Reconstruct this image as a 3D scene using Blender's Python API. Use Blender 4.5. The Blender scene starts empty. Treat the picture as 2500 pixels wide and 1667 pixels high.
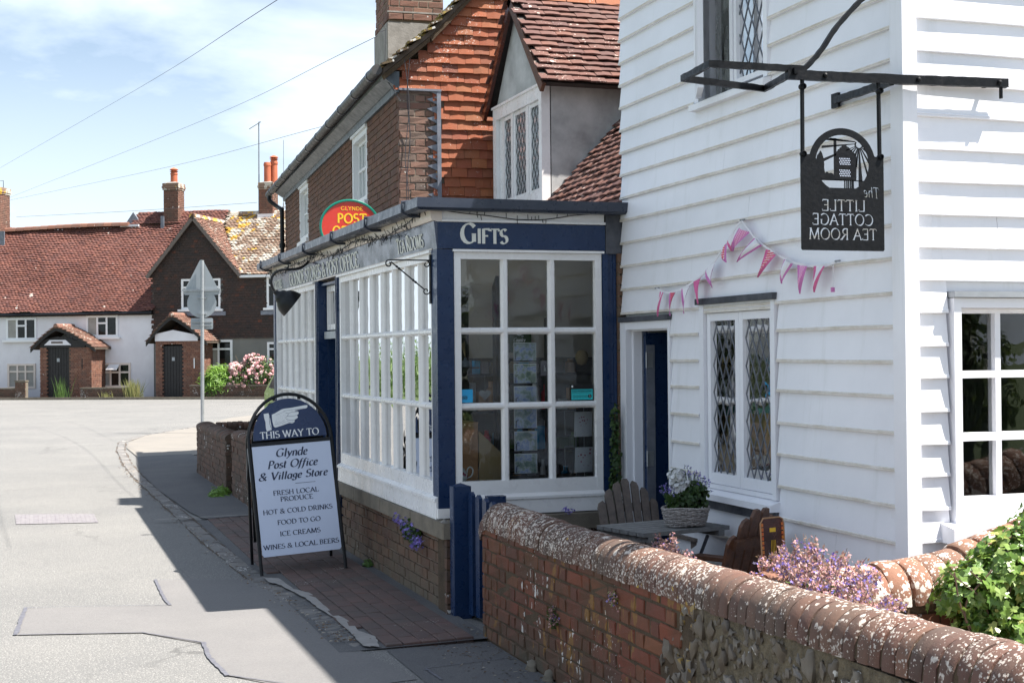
import bpy, bmesh, math, random
import numpy as np
from math import sin, cos, tan, pi, radians, atan2, sqrt
from mathutils import Matrix, Vector, noise as mnoise
random.seed(7)
RNG = np.random.RandomState(11)
scene = bpy.context.scene
COL = scene.collection

# ------------------------------------------------------------------ camera, sky, sun, exposure
EYE, FPX, IW, IH = 1.65, 3463.0, 2500.0, 1667.0
YAW, PITCH, ROLL = math.atan(1170 / FPX), math.atan(30 / FPX), 0.0095
cam_f = np.array([sin(YAW) * cos(PITCH), cos(YAW) * cos(PITCH), sin(PITCH)])
_r0 = np.array([cos(YAW), -sin(YAW), 0.0])
_u0 = np.cross(_r0, cam_f)
cam_r = _r0 * cos(ROLL) - _u0 * sin(ROLL)
cam_u = _u0 * cos(ROLL) + _r0 * sin(ROLL)
CAM = np.array([0, 0, EYE])
cd = bpy.data.cameras.new('camera')
cd.sensor_width = 36.0
cd.lens = FPX / IW * 36.0
cd.clip_start, cd.clip_end = 0.05, 3000
co = bpy.data.objects.new('camera', cd)
COL.objects.link(co)
co.matrix_world = Matrix(((cam_r[0], cam_u[0], -cam_f[0], 0), (cam_r[1], cam_u[1], -cam_f[1], 0),
                          (cam_r[2], cam_u[2], -cam_f[2], EYE), (0, 0, 0, 1)))
scene.camera = co

SUN_EL, SUN_AZ = radians(61.5), radians(119.0)       # azimuth clockwise from +Y
w = bpy.data.worlds.new('World'); scene.world = w; w.use_nodes = True
nt = w.node_tree; nt.nodes.clear()
wo = nt.nodes.new('ShaderNodeOutputWorld'); bg = nt.nodes.new('ShaderNodeBackground')
sky = nt.nodes.new('ShaderNodeTexSky'); sky.sky_type = 'NISHITA'; sky.sun_disc = False
sky.sun_elevation = SUN_EL; sky.sun_rotation = SUN_AZ
sky.air_density = 1.0; sky.dust_density = 0.8; sky.ozone_density = 1.2
tc = nt.nodes.new('ShaderNodeTexCoord'); mp = nt.nodes.new('ShaderNodeMapping')
mp.inputs['Scale'].default_value = (1.0, 1.0, 2.6)
mp.inputs['Location'].default_value = (0.37, 0.11, 0.2)
nz = nt.nodes.new('ShaderNodeTexNoise'); nz.inputs['Scale'].default_value = 2.6
nz.inputs['Detail'].default_value = 7; nz.inputs['Roughness'].default_value = 0.55
nz.inputs['Distortion'].default_value = 0.35
rp = nt.nodes.new('ShaderNodeValToRGB')
rp.color_ramp.elements[0].position = 0.42; rp.color_ramp.elements[0].color = (0.03, 0.03, 0.03, 1)
rp.color_ramp.elements[1].position = 0.60; rp.color_ramp.elements[1].color = (0.92, 0.92, 0.92, 1)
# haze towards the horizon
sx = nt.nodes.new('ShaderNodeSeparateXYZ'); mr = nt.nodes.new('ShaderNodeMapRange')
mr.inputs['From Min'].default_value = 0.0; mr.inputs['From Max'].default_value = 0.26
mr.inputs['To Min'].default_value = 1.0; mr.inputs['To Max'].default_value = 0.0
mxm = nt.nodes.new('ShaderNodeMath'); mxm.operation = 'MAXIMUM'
mx = nt.nodes.new('ShaderNodeMix'); mx.data_type = 'RGBA'
mx.inputs['B'].default_value = (7.0, 7.9, 8.9, 1)
L = nt.links
L.new(tc.outputs['Generated'], mp.inputs['Vector']); L.new(mp.outputs[0], nz.inputs['Vector'])
L.new(nz.outputs['Fac'], rp.inputs[0]); L.new(tc.outputs['Generated'], sx.inputs[0])
L.new(sx.outputs['Z'], mr.inputs['Value']); L.new(rp.outputs[0], mxm.inputs[0]); L.new(mr.outputs[0], mxm.inputs[1])
L.new(mxm.outputs[0], mx.inputs['Factor']); L.new(sky.outputs[0], mx.inputs['A'])
L.new(mx.outputs['Result'], bg.inputs['Color']); L.new(bg.outputs[0], wo.inputs[0])
bg.inputs['Strength'].default_value = 0.060

sl = bpy.data.lights.new('sun', 'SUN'); sl.energy = 5.0; sl.angle = radians(0.53); sl.color = (1.0, 0.95, 0.88)
so = bpy.data.objects.new('sun', sl); COL.objects.link(so)
sdir = Vector((sin(SUN_AZ) * cos(SUN_EL), cos(SUN_AZ) * cos(SUN_EL), sin(SUN_EL)))
so.rotation_euler = (-sdir).to_track_quat('-Z', 'Y').to_euler(); so.location = (20, -10, 40)
scene.view_settings.view_transform = 'Standard'; scene.view_settings.look = 'None'
scene.view_settings.exposure = 1.42; scene.view_settings.gamma = 1.0
scene.view_settings.use_curve_mapping = False
try:
    scene.cycles.max_bounces = 8; scene.cycles.transparent_max_bounces = 12
    scene.cycles.use_denoising = True
except Exception: pass

# ------------------------------------------------------------------ materials
MATS = {}
class NT:
    def __init__(s, name):
        s.m = bpy.data.materials.new(name); s.m.use_nodes = True; s.t = s.m.node_tree
        s.b = s.t.nodes['Principled BSDF']; s.out = s.t.nodes['Material Output']; s._pos = None
    def n(s, typ, **kw):
        nd = s.t.nodes.new(typ)
        for k, v in kw.items(): setattr(nd, k, v)
        return nd
    def set(s, sock, v):
        if isinstance(v, bpy.types.NodeSocket): s.t.links.new(v, sock)
        elif v is not None:
            if isinstance(v, (tuple, list)) and len(v) == 3 and sock.type == 'RGBA': v = (*v, 1)
            sock.default_value = v
    @property
    def pos(s):
        if s._pos is None: s._pos = s.n('ShaderNodeNewGeometry').outputs['Position']
        return s._pos
    def scaled(s, sc, loc=(0, 0, 0)):
        m = s.n('ShaderNodeMapping'); s.set(m.inputs['Vector'], s.pos)
        m.inputs['Scale'].default_value = sc; m.inputs['Location'].default_value = loc
        return m.outputs[0]
    def noise(s, scale, detail=4, rough=.6, vec=None, dist=0, col=False):
        n = s.n('ShaderNodeTexNoise'); s.set(n.inputs['Vector'], vec if vec is not None else s.pos)
        n.inputs['Scale'].default_value = scale; n.inputs['Detail'].default_value = detail
        n.inputs['Roughness'].default_value = rough; n.inputs['Distortion'].default_value = dist
        return n.outputs['Color' if col else 'Fac']
    def voro(s, scale, vec=None, feature='F1', out='Distance', rnd=1.0):
        n = s.n('ShaderNodeTexVoronoi', feature=feature); s.set(n.inputs['Vector'], vec if vec is not None else s.pos)
        n.inputs['Scale'].default_value = scale; n.inputs['Randomness'].default_value = rnd
        return n.outputs[out]
    def math(s, op, a, b=None, c=None, clamp=False):
        n = s.n('ShaderNodeMath', operation=op); n.use_clamp = clamp
        s.set(n.inputs[0], a)
        if b is not None: s.set(n.inputs[1], b)
        if c is not None: s.set(n.inputs[2], c)
        return n.outputs[0]
    def rng(s, v, a, b, c=0.0, d=1.0):
        n = s.n('ShaderNodeMapRange'); s.set(n.inputs['Value'], v)
        for k, x in zip(('From Min', 'From Max', 'To Min', 'To Max'), (a, b, c, d)): n.inputs[k].default_value = x
        return n.outputs[0]
    def mix(s, f, a, b, mode='MIX'):
        n = s.n('ShaderNodeMix', data_type='RGBA', blend_type=mode)
        s.set(n.inputs['Factor'], f); s.set(n.inputs['A'], a); s.set(n.inputs['B'], b)
        return n.outputs['Result']
    def ramp(s, v, stops, interp='LINEAR'):
        n = s.n('ShaderNodeValToRGB'); cr = n.color_ramp; cr.interpolation = interp
        while len(cr.elements) < len(stops): cr.elements.new(0.5)
        for e, (p, c) in zip(cr.elements, stops): e.position = p; e.color = (*c, 1)
        s.set(n.inputs[0], v); return n.outputs[0]
    def rnd(s):
        a = s.n('ShaderNodeAttribute', attribute_name='rnd').outputs['Fac']
        o = s.n('ShaderNodeObjectInfo').outputs['Random']
        return s.math('FRACT', s.math('ADD', a, o))
    def fin(s, col, rough=.6, bump=None, bs=.3, dist=.01, metal=0, spec=None):
        s.set(s.b.inputs['Base Color'], col); s.set(s.b.inputs['Roughness'], rough); s.b.inputs['Metallic'].default_value = metal
        if spec is not None: s.b.inputs['Specular IOR Level'].default_value = spec
        if bump is not None:
            b = s.n('ShaderNodeBump'); b.inputs['Strength'].default_value = bs; b.inputs['Distance'].default_value = dist
            s.set(b.inputs['Height'], bump); s.set(s.b.inputs['Normal'], b.outputs[0])
        MATS[s.m.name] = s.m
        return s.m

def plain(name, col, rough=.5, var=.12, scale=6, bump=0, bscale=60, metal=0, spec=None, col2=None, dist=.004):
    g = NT(name)
    c2 = col2 if col2 is not None else tuple(x * (1 - 2.2 * var) for x in col)
    n = g.noise(scale, 5)
    c = g.mix(g.rng(n, .35, .7), col, c2)
    bp = g.noise(bscale, 3) if bump else None
    rr = g.rng(g.noise(scale * 3, 3), .3, .7, max(rough - .08, .02), min(rough + .12, 1))
    return g.fin(c, rr, bp, bump, dist, metal, spec)

def lichen(g, c, scale, mask_lo, mask_hi, rmax, color, vec=None, mscale=2.2, seed=0):
    """round-edged growth spots, scattered where a slow noise is high"""
    v0 = vec if vec is not None else g.pos
    dn = g.noise(scale * 2.2, 3, vec=v0, col=True)
    ad = g.n('ShaderNodeMixRGB', blend_type='LINEAR_LIGHT'); ad.inputs[0].default_value = .5 / scale
    g.set(ad.inputs[1], v0); g.set(ad.inputs[2], dn)
    d = g.voro(scale, vec=ad.outputs[0])
    cc = g.voro(scale, vec=ad.outputs[0], out='Color')
    sp = g.n('ShaderNodeSeparateColor'); g.set(sp.inputs[0], cc)
    m = g.noise(mscale, 4, vec=g.scaled((1, 1, 1), (seed * 7.3, seed * 3.1, seed)))
    r = g.math('MULTIPLY', g.rng(m, mask_lo, mask_hi, 0, rmax), sp.outputs[0])
    f = g.rng(g.math('SUBTRACT', r, d), 0.0, .07, 0, 1)
    fine = g.rng(g.noise(scale * 9, 3), .3, .55, .45, 1)
    return g.mix(g.math('MULTIPLY', f, fine), c, color)

def brickmat(name, stops, dirt=(.09, .08, .06), dirt_amt=(.45, .7), white=None, yellow=None, rough=.85, gs=14, low=None, vec=None, whitecol=(.62, .6, .56), yellowcol=(.42, .27, .05), bumpd=.004):
    g = NT(name)
    c = g.ramp(g.rnd(), stops)
    c = g.mix(g.rng(g.noise(gs, 5), .3, .75), c, g.mix(.5, c, dirt))
    c = g.mix(g.rng(g.noise(3.1, 5, .7), dirt_amt[0], dirt_amt[1], 0, .8), c, dirt)
    if low is not None:
        z = g.n('ShaderNodeSeparateXYZ'); g.set(z.inputs[0], g.pos)
        f = g.math('MULTIPLY', g.rng(z.outputs['Z'], low[1], low[0], 0, 1), g.rng(g.noise(5, 4), .3, .6, .2, 1))
        c = g.mix(f, c, low[2])
    v = g.scaled(vec) if vec else None
    if yellow: c = lichen(g, c, *yellow, yellowcol, v, seed=2)
    if white:
        for i, wv in enumerate(white): c = lichen(g, c, *wv, whitecol, v, seed=i)
    bp = g.math('ADD', g.noise(70, 5, .7), g.math('MULTIPLY', g.noise(220, 3), .5))
    return g.fin(c, rough, bp, .6, bumpd)

RED = [(0, (.30, .085, .04)), (.25, (.36, .12, .05)), (.5, (.24, .075, .045)), (.72, (.42, .17, .07)), (.88, (.17, .065, .05)), (1, (.34, .12, .05))]
brickmat('garden_brick', [(0, (0.167, 0.041, 0.023)), (.3, (0.209, 0.052, 0.024)), (.55, (0.126, 0.038, 0.027)), (.8, (0.209, 0.072, 0.030)), (1, (0.092, 0.034, 0.027))],
         dirt=(.07, .036, .016), dirt_amt=(.40, .66), white=[(20, .52, .66, .62), (55, .52, .66, .42)], yellow=(7, .48, .68, .9),
         low=(.04, .30, (.07, .055, .035)), vec=(1, 1.5, .62), yellowcol=(.20, .10, .025))
brickmat('coping_brick', [(0, (0.165, 0.075, 0.053)), (.3, (0.112, 0.053, 0.041)), (.55, (0.195, 0.094, 0.060)), (.8, (0.075, 0.041, 0.034)), (1, (0.165, 0.064, 0.038))],
         dirt=(.09, .065, .05), dirt_amt=(.38, .66), gs=34, white=[(16, .46, .64, .62), (38, .40, .58, .62), (95, .34, .52, .66)], yellow=(24, .55, .7, .6), whitecol=(.56, .50, .44))
brickmat('cross_coping_brick', [(0, (0.281, 0.128, 0.076)), (.5, (0.221, 0.093, 0.060)), (1, (0.323, 0.162, 0.085))],
         dirt=(.15, .10, .07), white=[(17, .42, .6, .66), (36, .38, .56, .64), (90, .34, .52, .66)], yellow=(22, .5, .66, .7), whitecol=(.66, .62, .56), yellowcol=(.5, .32, .05))
brickmat('shop_base_brick', [(0, (0.124, 0.053, 0.034)), (.3, (0.161, 0.074, 0.043)), (.6, (0.093, 0.043, 0.031)), (1, (0.174, 0.081, 0.046))],
         dirt=(.12, .095, .06), dirt_amt=(.42, .7), white=[(40, .56, .7, .8)], low=(.02, .3, (.12, .10, .07)))
brickmat('house_brick', [(0, (0.136, 0.060, 0.034)), (.3, (0.170, 0.076, 0.043)), (.6, (0.102, 0.044, 0.030)), (.85, (0.128, 0.068, 0.043)), (1, (0.153, 0.060, 0.034))],
         dirt=(.11, .06, .04), dirt_amt=(.5, .8))
brickmat('old_pier_brick', [(0, (0.238, 0.108, 0.072)), (.3, (0.173, 0.094, 0.072)), (.6, (0.274, 0.144, 0.101)), (.85, (0.130, 0.108, 0.094)), (1, (0.259, 0.122, 0.072))],
         dirt=(.13, .09, .07), white=[(24, .5, .7, .42)], whitecol=(.6, .57, .52))
brickmat('lowwall_brick', [(0, (0.096, 0.048, 0.032)), (.5, (0.136, 0.064, 0.040)), (1, (0.072, 0.040, 0.028))], dirt=(.06, .05, .035), white=[(30, .5, .65, .7)])
brickmat('far_brick', [(0, (0.188, 0.068, 0.038)), (.4, (0.255, 0.112, 0.068)), (.75, (0.143, 0.053, 0.034)), (1, (0.300, 0.150, 0.098))], dirt=(.14, .09, .07), white=[(12, .55, .7, .6)])
brickmat('chimney_brick', [(0, (0.165, 0.068, 0.045)), (.4, (0.217, 0.098, 0.068)), (.75, (0.120, 0.053, 0.038)), (1, (0.255, 0.128, 0.083))], dirt=(.12, .08, .06),
         white=[(9, .55, .7, .8)])
brickmat('orange_tile', [(0, (0.292, 0.073, 0.029)), (.25, (0.343, 0.095, 0.037)), (.5, (0.234, 0.055, 0.029)), (.7, (0.365, 0.125, 0.047)), (.88, (0.175, 0.055, 0.037)), (1, (0.314, 0.088, 0.029))],
         dirt=(.24, .10, .055), dirt_amt=(.5, .8), white=[(30, .52, .66, .42), (70, .46, .62, .45)], yellow=(12, .58, .72, .5), whitecol=(.6, .5, .44))
brickmat('plum_tile', [(0, (0.115, 0.043, 0.032)), (.3, (0.144, 0.058, 0.043)), (.55, (0.086, 0.036, 0.032)), (.8, (0.173, 0.068, 0.043)), (1, (0.108, 0.047, 0.040))],
         dirt=(.10, .055, .045), white=[(20, .5, .66, .5), (60, .45, .62, .45)], whitecol=(.58, .47, .41))
brickmat('mossy_tile', [(0, (0.152, 0.080, 0.048)), (.4, (0.104, 0.060, 0.040)), (1, (0.192, 0.112, 0.064))], dirt=(.12, .09, .04), dirt_amt=(.3, .6),
         white=[(30, .4, .6, 1.0)], yellow=(16, .4, .56, 1.2), yellowcol=(.26, .19, .04))
brickmat('far_roof_tile', [(0, (0.130, 0.043, 0.032)), (.3, (0.166, 0.058, 0.040)), (.55, (0.079, 0.030, 0.027)), (.8, (0.202, 0.076, 0.050)), (1, (0.108, 0.037, 0.030))],
         dirt=(.13, .055, .045), dirt_amt=(.45, .7), gs=2.2, white=[(5, .58, .7, .6)], whitecol=(.6, .52, .46), bumpd=.01)
brickmat('lichened_roof_tile', [(0, (0.240, 0.144, 0.096)), (.4, (0.336, 0.272, 0.208)), (.75, (0.192, 0.104, 0.072)), (1, (0.400, 0.336, 0.272))],
         dirt=(.20, .13, .09), gs=2.5, white=[(3.4, .28, .50, 1.0)], yellow=(1.0, .49, .55, 1.2), whitecol=(.50, .47, .41), yellowcol=(.60, .36, .03), bumpd=.01, vec=(1, 1, .45))
brickmat('porch_roof_tile', [(0, (.20, .09, .06)), (.4, (.28, .13, .09)), (.75, (.14, .065, .05)), (1, (.33, .20, .14))], dirt=(.12, .08, .06), gs=2.5, white=[(9, .46, .62, .7)], whitecol=(.5, .45, .38), bumpd=.01)
brickmat('dark_hung_tile', [(0, (.045, .028, .022)), (.4, (.065, .035, .026)), (.8, (.035, .025, .022)), (.96, (.08, .035, .022)), (1, (.16, .045, .022))],
         dirt=(.03, .025, .022), gs=2.5, white=[(6, .62, .75, .5)], whitecol=(.2, .17, .15), bumpd=.01)
brickmat('paviour', [(0, (.11, .065, .056)), (.35, (.14, .078, .066)), (.7, (.085, .055, .05)), (1, (.155, .088, .072))], dirt=(.075, .065, .06),
         dirt_amt=(.4, .7), white=[(60, .56, .7, .6)], bumpd=.003)
brickmat('kerb_sett', [(0, (.20, .19, .18)), (.5, (.15, .15, .15)), (1, (.25, .235, .22))], dirt=(.12, .11, .10), white=[(40, .5, .65, .7)])
brickmat('flint', [(0, (0.180, 0.168, 0.150)), (.25, (0.066, 0.066, 0.072)), (.5, (0.300, 0.282, 0.264)), (.75, (0.120, 0.108, 0.096)), (1, (0.228, 0.204, 0.168))],
         dirt=(.10, .07, .04), dirt_amt=(.3, .58), white=[(30, .5, .64, .5)], yellow=(16, .48, .64, 1.0), rough=.5, yellowcol=(.3, .19, .04))
plain('mortar_old', (.085, .055, .03), .95, .2, 9, .8, 90, col2=(.045, .03, .016), dist=.008)
plain('mortar_pale', (.24, .19, .145), .95, .12, 9, .6, 90)
plain('mortar_flint', (.17, .135, .085), .95, .2, 22, 1, 60, col2=(.07, .055, .035), dist=.02)
plain('mortar_dark', (.10, .075, .055), .95, .2, 9, .5, 60)
g = NT('white_paint')
_s = g.noise(1.0, 5, .65, vec=g.scaled((9, 9, .9))); _b = g.noise(2.2, 5)
_c = g.mix(g.rng(_b, .35, .7), (.84, .84, .875), (.78, .785, .82))
_c = g.mix(g.rng(_s, .56, .75, 0, .38), _c, (.60, .61, .60)); _c = g.mix(g.rng(g.noise(38, 4, .7), .68, .76, 0, .5), _c, (.5, .48, .44))
g.fin(_c, g.rng(_b, .3, .7, .34, .55), g.noise(26, 4), .22, .004)
plain('cream_edge', (.78, .745, .70), .5, .08, 9, 0, col2=(.62, .57, .49))
plain('white_gloss', (.82, .81, .80), .28, .03, 3, .1, 25, col2=(.74, .72, .70))
plain('cream_paint', (.70, .61, .54), .4, .05, 3, col2=(.62, .54, .47))
plain('navy_paint', (.009, .026, .075), .3, .1, 6, .12, 18, col2=(.013, .034, .09), spec=.4)
plain('navy_fascia', (.016, .028, .07), .2, .03, 2, spec=.8)
plain('lead_grey', (.20, .215, .25), .5, .15, 8, .3, 30, col2=(.12, .13, .16))
plain('lead_dark', (.035, .038, .048), .55, .2, 8, .3, 30, col2=(.10, .105, .12))
plain('eaves_paint', (.045, .06, .07), .4, .12, 5, .2, 20, col2=(.11, .13, .145))
plain('gutter_paint', (.020, .027, .045), .3, .15, 5, .15, 14, col2=(.035, .042, .06))
plain('gutter_brown', (.05, .047, .045), .5, .15, 4, .15, 14, col2=(.06, .055, .052))
plain('black_iron', (.006, .0065, .008), .42, .2, 20, .5, 55, dist=.003, spec=.22)
plain('black_metal', (.007, .008, .010), .4, .1, 12, .08, 60, spec=.3)
plain('cutting_edge', (.02, .02, .024), .5)
plain('render_grey', (.50, .50, .49), .9, .08, 3, .5, 120, col2=(.27, .27, .265))
plain('render_white', (.74, .73, .75), .85, .05, 1.2, .35, 60, col2=(.64, .62, .64))
plain('render_far_grey', (.20, .195, .18), .9, .1, 1, .3, 40)
plain('far_white', (.78, .78, .78), .5, .03, 1)
plain('far_dark_wood', (.018, .016, .016), .6, .2, 8)
plain('stone_ledge', (.20, .17, .13), .9, .18, 7, .7, 60, col2=(.12, .105, .08))
plain('concrete', (.30, .28, .255), .9, .15, 8, .6, 60, col2=(.2, .185, .165))
plain('cement_pale', (.30, .285, .27), .9, .1, 10, .6, 70)
plain('galvanised', (.36, .38, .40), .45, .08, 8, .05, 40, metal=.45)
plain('sign_back', (.34, .375, .40), .5, .05, 3, metal=.25)
plain('terracotta', (.48, .13, .06), .7, .12, 5, .1)
plain('weathered_wood', (.17, .135, .115), .8, .2, 30, .5, 90, col2=(.10, .085, .075))
plain('silver_wood', (.19, .19, .185), .8, .2, 30, .5, 90, col2=(.12, .118, .115))
plain('stained_wood', (.12, .052, .026), .5, .2, 25, .3, 70, col2=(.06, .028, .018))
plain('wicker', (.36, .33, .31), .8, .2, 40, .3, 120, col2=(.22, .20, .19))
plain('cardboard', (.44, .24, .12), .8, .1, 6, .2, 40)
plain('mdf', (.36, .26, .13), .8, .05, 9)
plain('porcelain', (.75, .75, .74), .12, .02, 5)
plain('rose_print', (.30, .03, .06), .2, .2, 60, col2=(.5, .2, .28))
plain('gold', (.6, .45, .15), .3, .05, 5, metal=.8)
plain('board_white', (.56, .62, .76), .35, .015, 3)
plain('board_navy', (.014, .032, .095), .3, .05, 3)
plain('print_navy', (.02, .03, .07), .5, .02, 3)
plain('print_white', (.78, .80, .80), .5, .02, 3)
plain('letter_cream', (.72, .72, .66), .45, .03, 3)
plain('po_red', (.52, .035, .02), .16, .04, 3)
plain('po_green', (.0, .16, .11), .25, .05, 3)
plain('po_yellow', (.75, .46, .02), .4, .03, 3)
plain('sticker_blue', (.02, .36, .66), .35, .02, 3)
plain('sticker_teal', (.03, .50, .52), .35, .02, 3)
plain('sticker_green', (.10, .52, .04), .4, .03, 3)
plain('black_print', (.008, .008, .01), .4, .02, 3)
plain('fabric_white', (.78, .77, .80), .9, .04, 12)
plain('fabric_lilac', (.58, .20, .46), .9, .08, 12)
plain('fabric_pink', (.68, .15, .34), .9, .1, 20)
plain('fabric_red', (.62, .035, .07), .9, .1, 20)
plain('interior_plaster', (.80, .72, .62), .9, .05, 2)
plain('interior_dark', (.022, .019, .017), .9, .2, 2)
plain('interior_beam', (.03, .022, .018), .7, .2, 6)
plain('net_curtain', (.36, .36, .35), .9, .1, 30, col2=(.24, .24, .24))
plain('far_curtain', (.34, .33, .30), .9, .1, 3)
plain('soil', (.05, .038, .028), .95, .2, 10, .8, 30)
plain('rust_litter', (.18, .11, .06), .9, .2, 20)
plain('pale_litter', (.40, .36, .30), .9, .2, 20)
plain('car_lime', (.36, .47, .13), .22, .03, 3)
plain('tyre', (.02, .02, .02), .8, .1, 9)
plain('headlamp', (.6, .62, .5), .1, .03, 5)
plain('bark', (.10, .075, .055), .9, .2, 20, .6, 40)
plain('ivy_stem', (.16, .10, .07), .9, .2, 20)
plain('tray_brown', (.035, .014, .010), .2, .2, 6, col2=(.10, .018, .008))
plain('tray_red', (.55, .05, .015), .25, .2, 50, col2=(.6, .25, .03))
plain('teal_cloth', (.05, .34, .36), .8, .2, 8)
plain('grey_plastic', (.34, .31, .34), .5)
plain('aerial_metal', (.30, .32, .34), .4, metal=.6)
plain('cable', (.05, .05, .06), .6)

def leafmat(name, stops, rough=.5, trans=.25):
    g = NT(name)
    c = g.ramp(g.rnd(), stops)
    c = g.mix(g.rng(g.noise(30, 2), .3, .7, 0, .35), c, g.mix(1, c, (.5, .5, .5), 'MULTIPLY'))
    g.fin(c, rough)
    tl = g.n('ShaderNodeBsdfTranslucent'); g.set(tl.inputs['Color'], g.mix(.5, c, (.25, .35, .05)))
    ms = g.n('ShaderNodeMixShader'); ms.inputs[0].default_value = trans
    g.t.links.new(g.b.outputs[0], ms.inputs[1]); g.t.links.new(tl.outputs[0], ms.inputs[2]); g.t.links.new(ms.outputs[0], g.out.inputs[0])
    return g.m
leafmat('leaf_ivy', [(0, (.07, .15, .025)), (.4, (.13, .24, .04)), (.75, (.21, .33, .07)), (.93, (.30, .40, .12)), (1, (.40, .38, .08))], .35)
leafmat('leaf_dark', [(0, (.02, .05, .012)), (.5, (.035, .08, .018)), (1, (.06, .11, .03))])
leafmat('leaf_mid', [(0, (.05, .11, .02)), (.5, (.08, .16, .03)), (1, (.13, .22, .05))])
leafmat('leaf_lime', [(0, (.13, .26, .03)), (.5, (.17, .33, .04)), (1, (.24, .40, .07))])
leafmat('leaf_dry', [(0, (.16, .18, .05)), (.5, (.24, .24, .08)), (1, (.32, .28, .12))])
leafmat('petal_pink', [(0, (.75, .33, .36)), (.5, (.82, .48, .48)), (1, (.85, .66, .62))], .6, .3)
leafmat('petal_violet', [(0, (.16, .10, .52)), (.5, (.26, .18, .66)), (1, (.36, .30, .75))], .6, .3)
leafmat('petal_white', [(0, (.74, .74, .78)), (1, (.84, .84, .86))], .6, .3)
leafmat('calyx_pink', [(0, (.36, .15, .17)), (.5, (.56, .29, .30)), (1, (.70, .48, .46))], .7, .3)

def glassmat(name, tint=(.93, .95, .95), ior=1.5, wave=.0, refl=1.0):
    g = NT(name)
    tr = g.n('ShaderNodeBsdfTransparent'); g.set(tr.inputs[0], tint)
    gl = g.n('ShaderNodeBsdfGlossy'); gl.inputs['Roughness'].default_value = .015
    fr = g.n('ShaderNodeFresnel'); fr.inputs['IOR'].default_value = ior
    if wave:
        b = g.n('ShaderNodeBump'); b.inputs['Strength'].default_value = wave; b.inputs['Distance'].default_value = .02
        g.set(b.inputs['Height'], g.noise(5, 2)); g.set(gl.inputs['Normal'], b.outputs[0])
    ms = g.n('ShaderNodeMixShader')
    g.set(ms.inputs[0], g.math('MULTIPLY', fr.outputs[0], refl, clamp=True))
    g.t.links.new(tr.outputs[0], ms.inputs[1]); g.t.links.new(gl.outputs[0], ms.inputs[2]); g.t.links.new(ms.outputs[0], g.out.inputs[0])
    MATS[name] = g.m; return g.m
glassmat('window_glass', wave=.10)
glassmat('sash_glass', tint=(.85, .86, .86), wave=.12, refl=.5)
glassmat('dormer_glass', wave=.35, ior=1.5, refl=.35)
plain('far_glass', (.006, .008, .008), .08, .1, 3, spec=.35)

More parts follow.
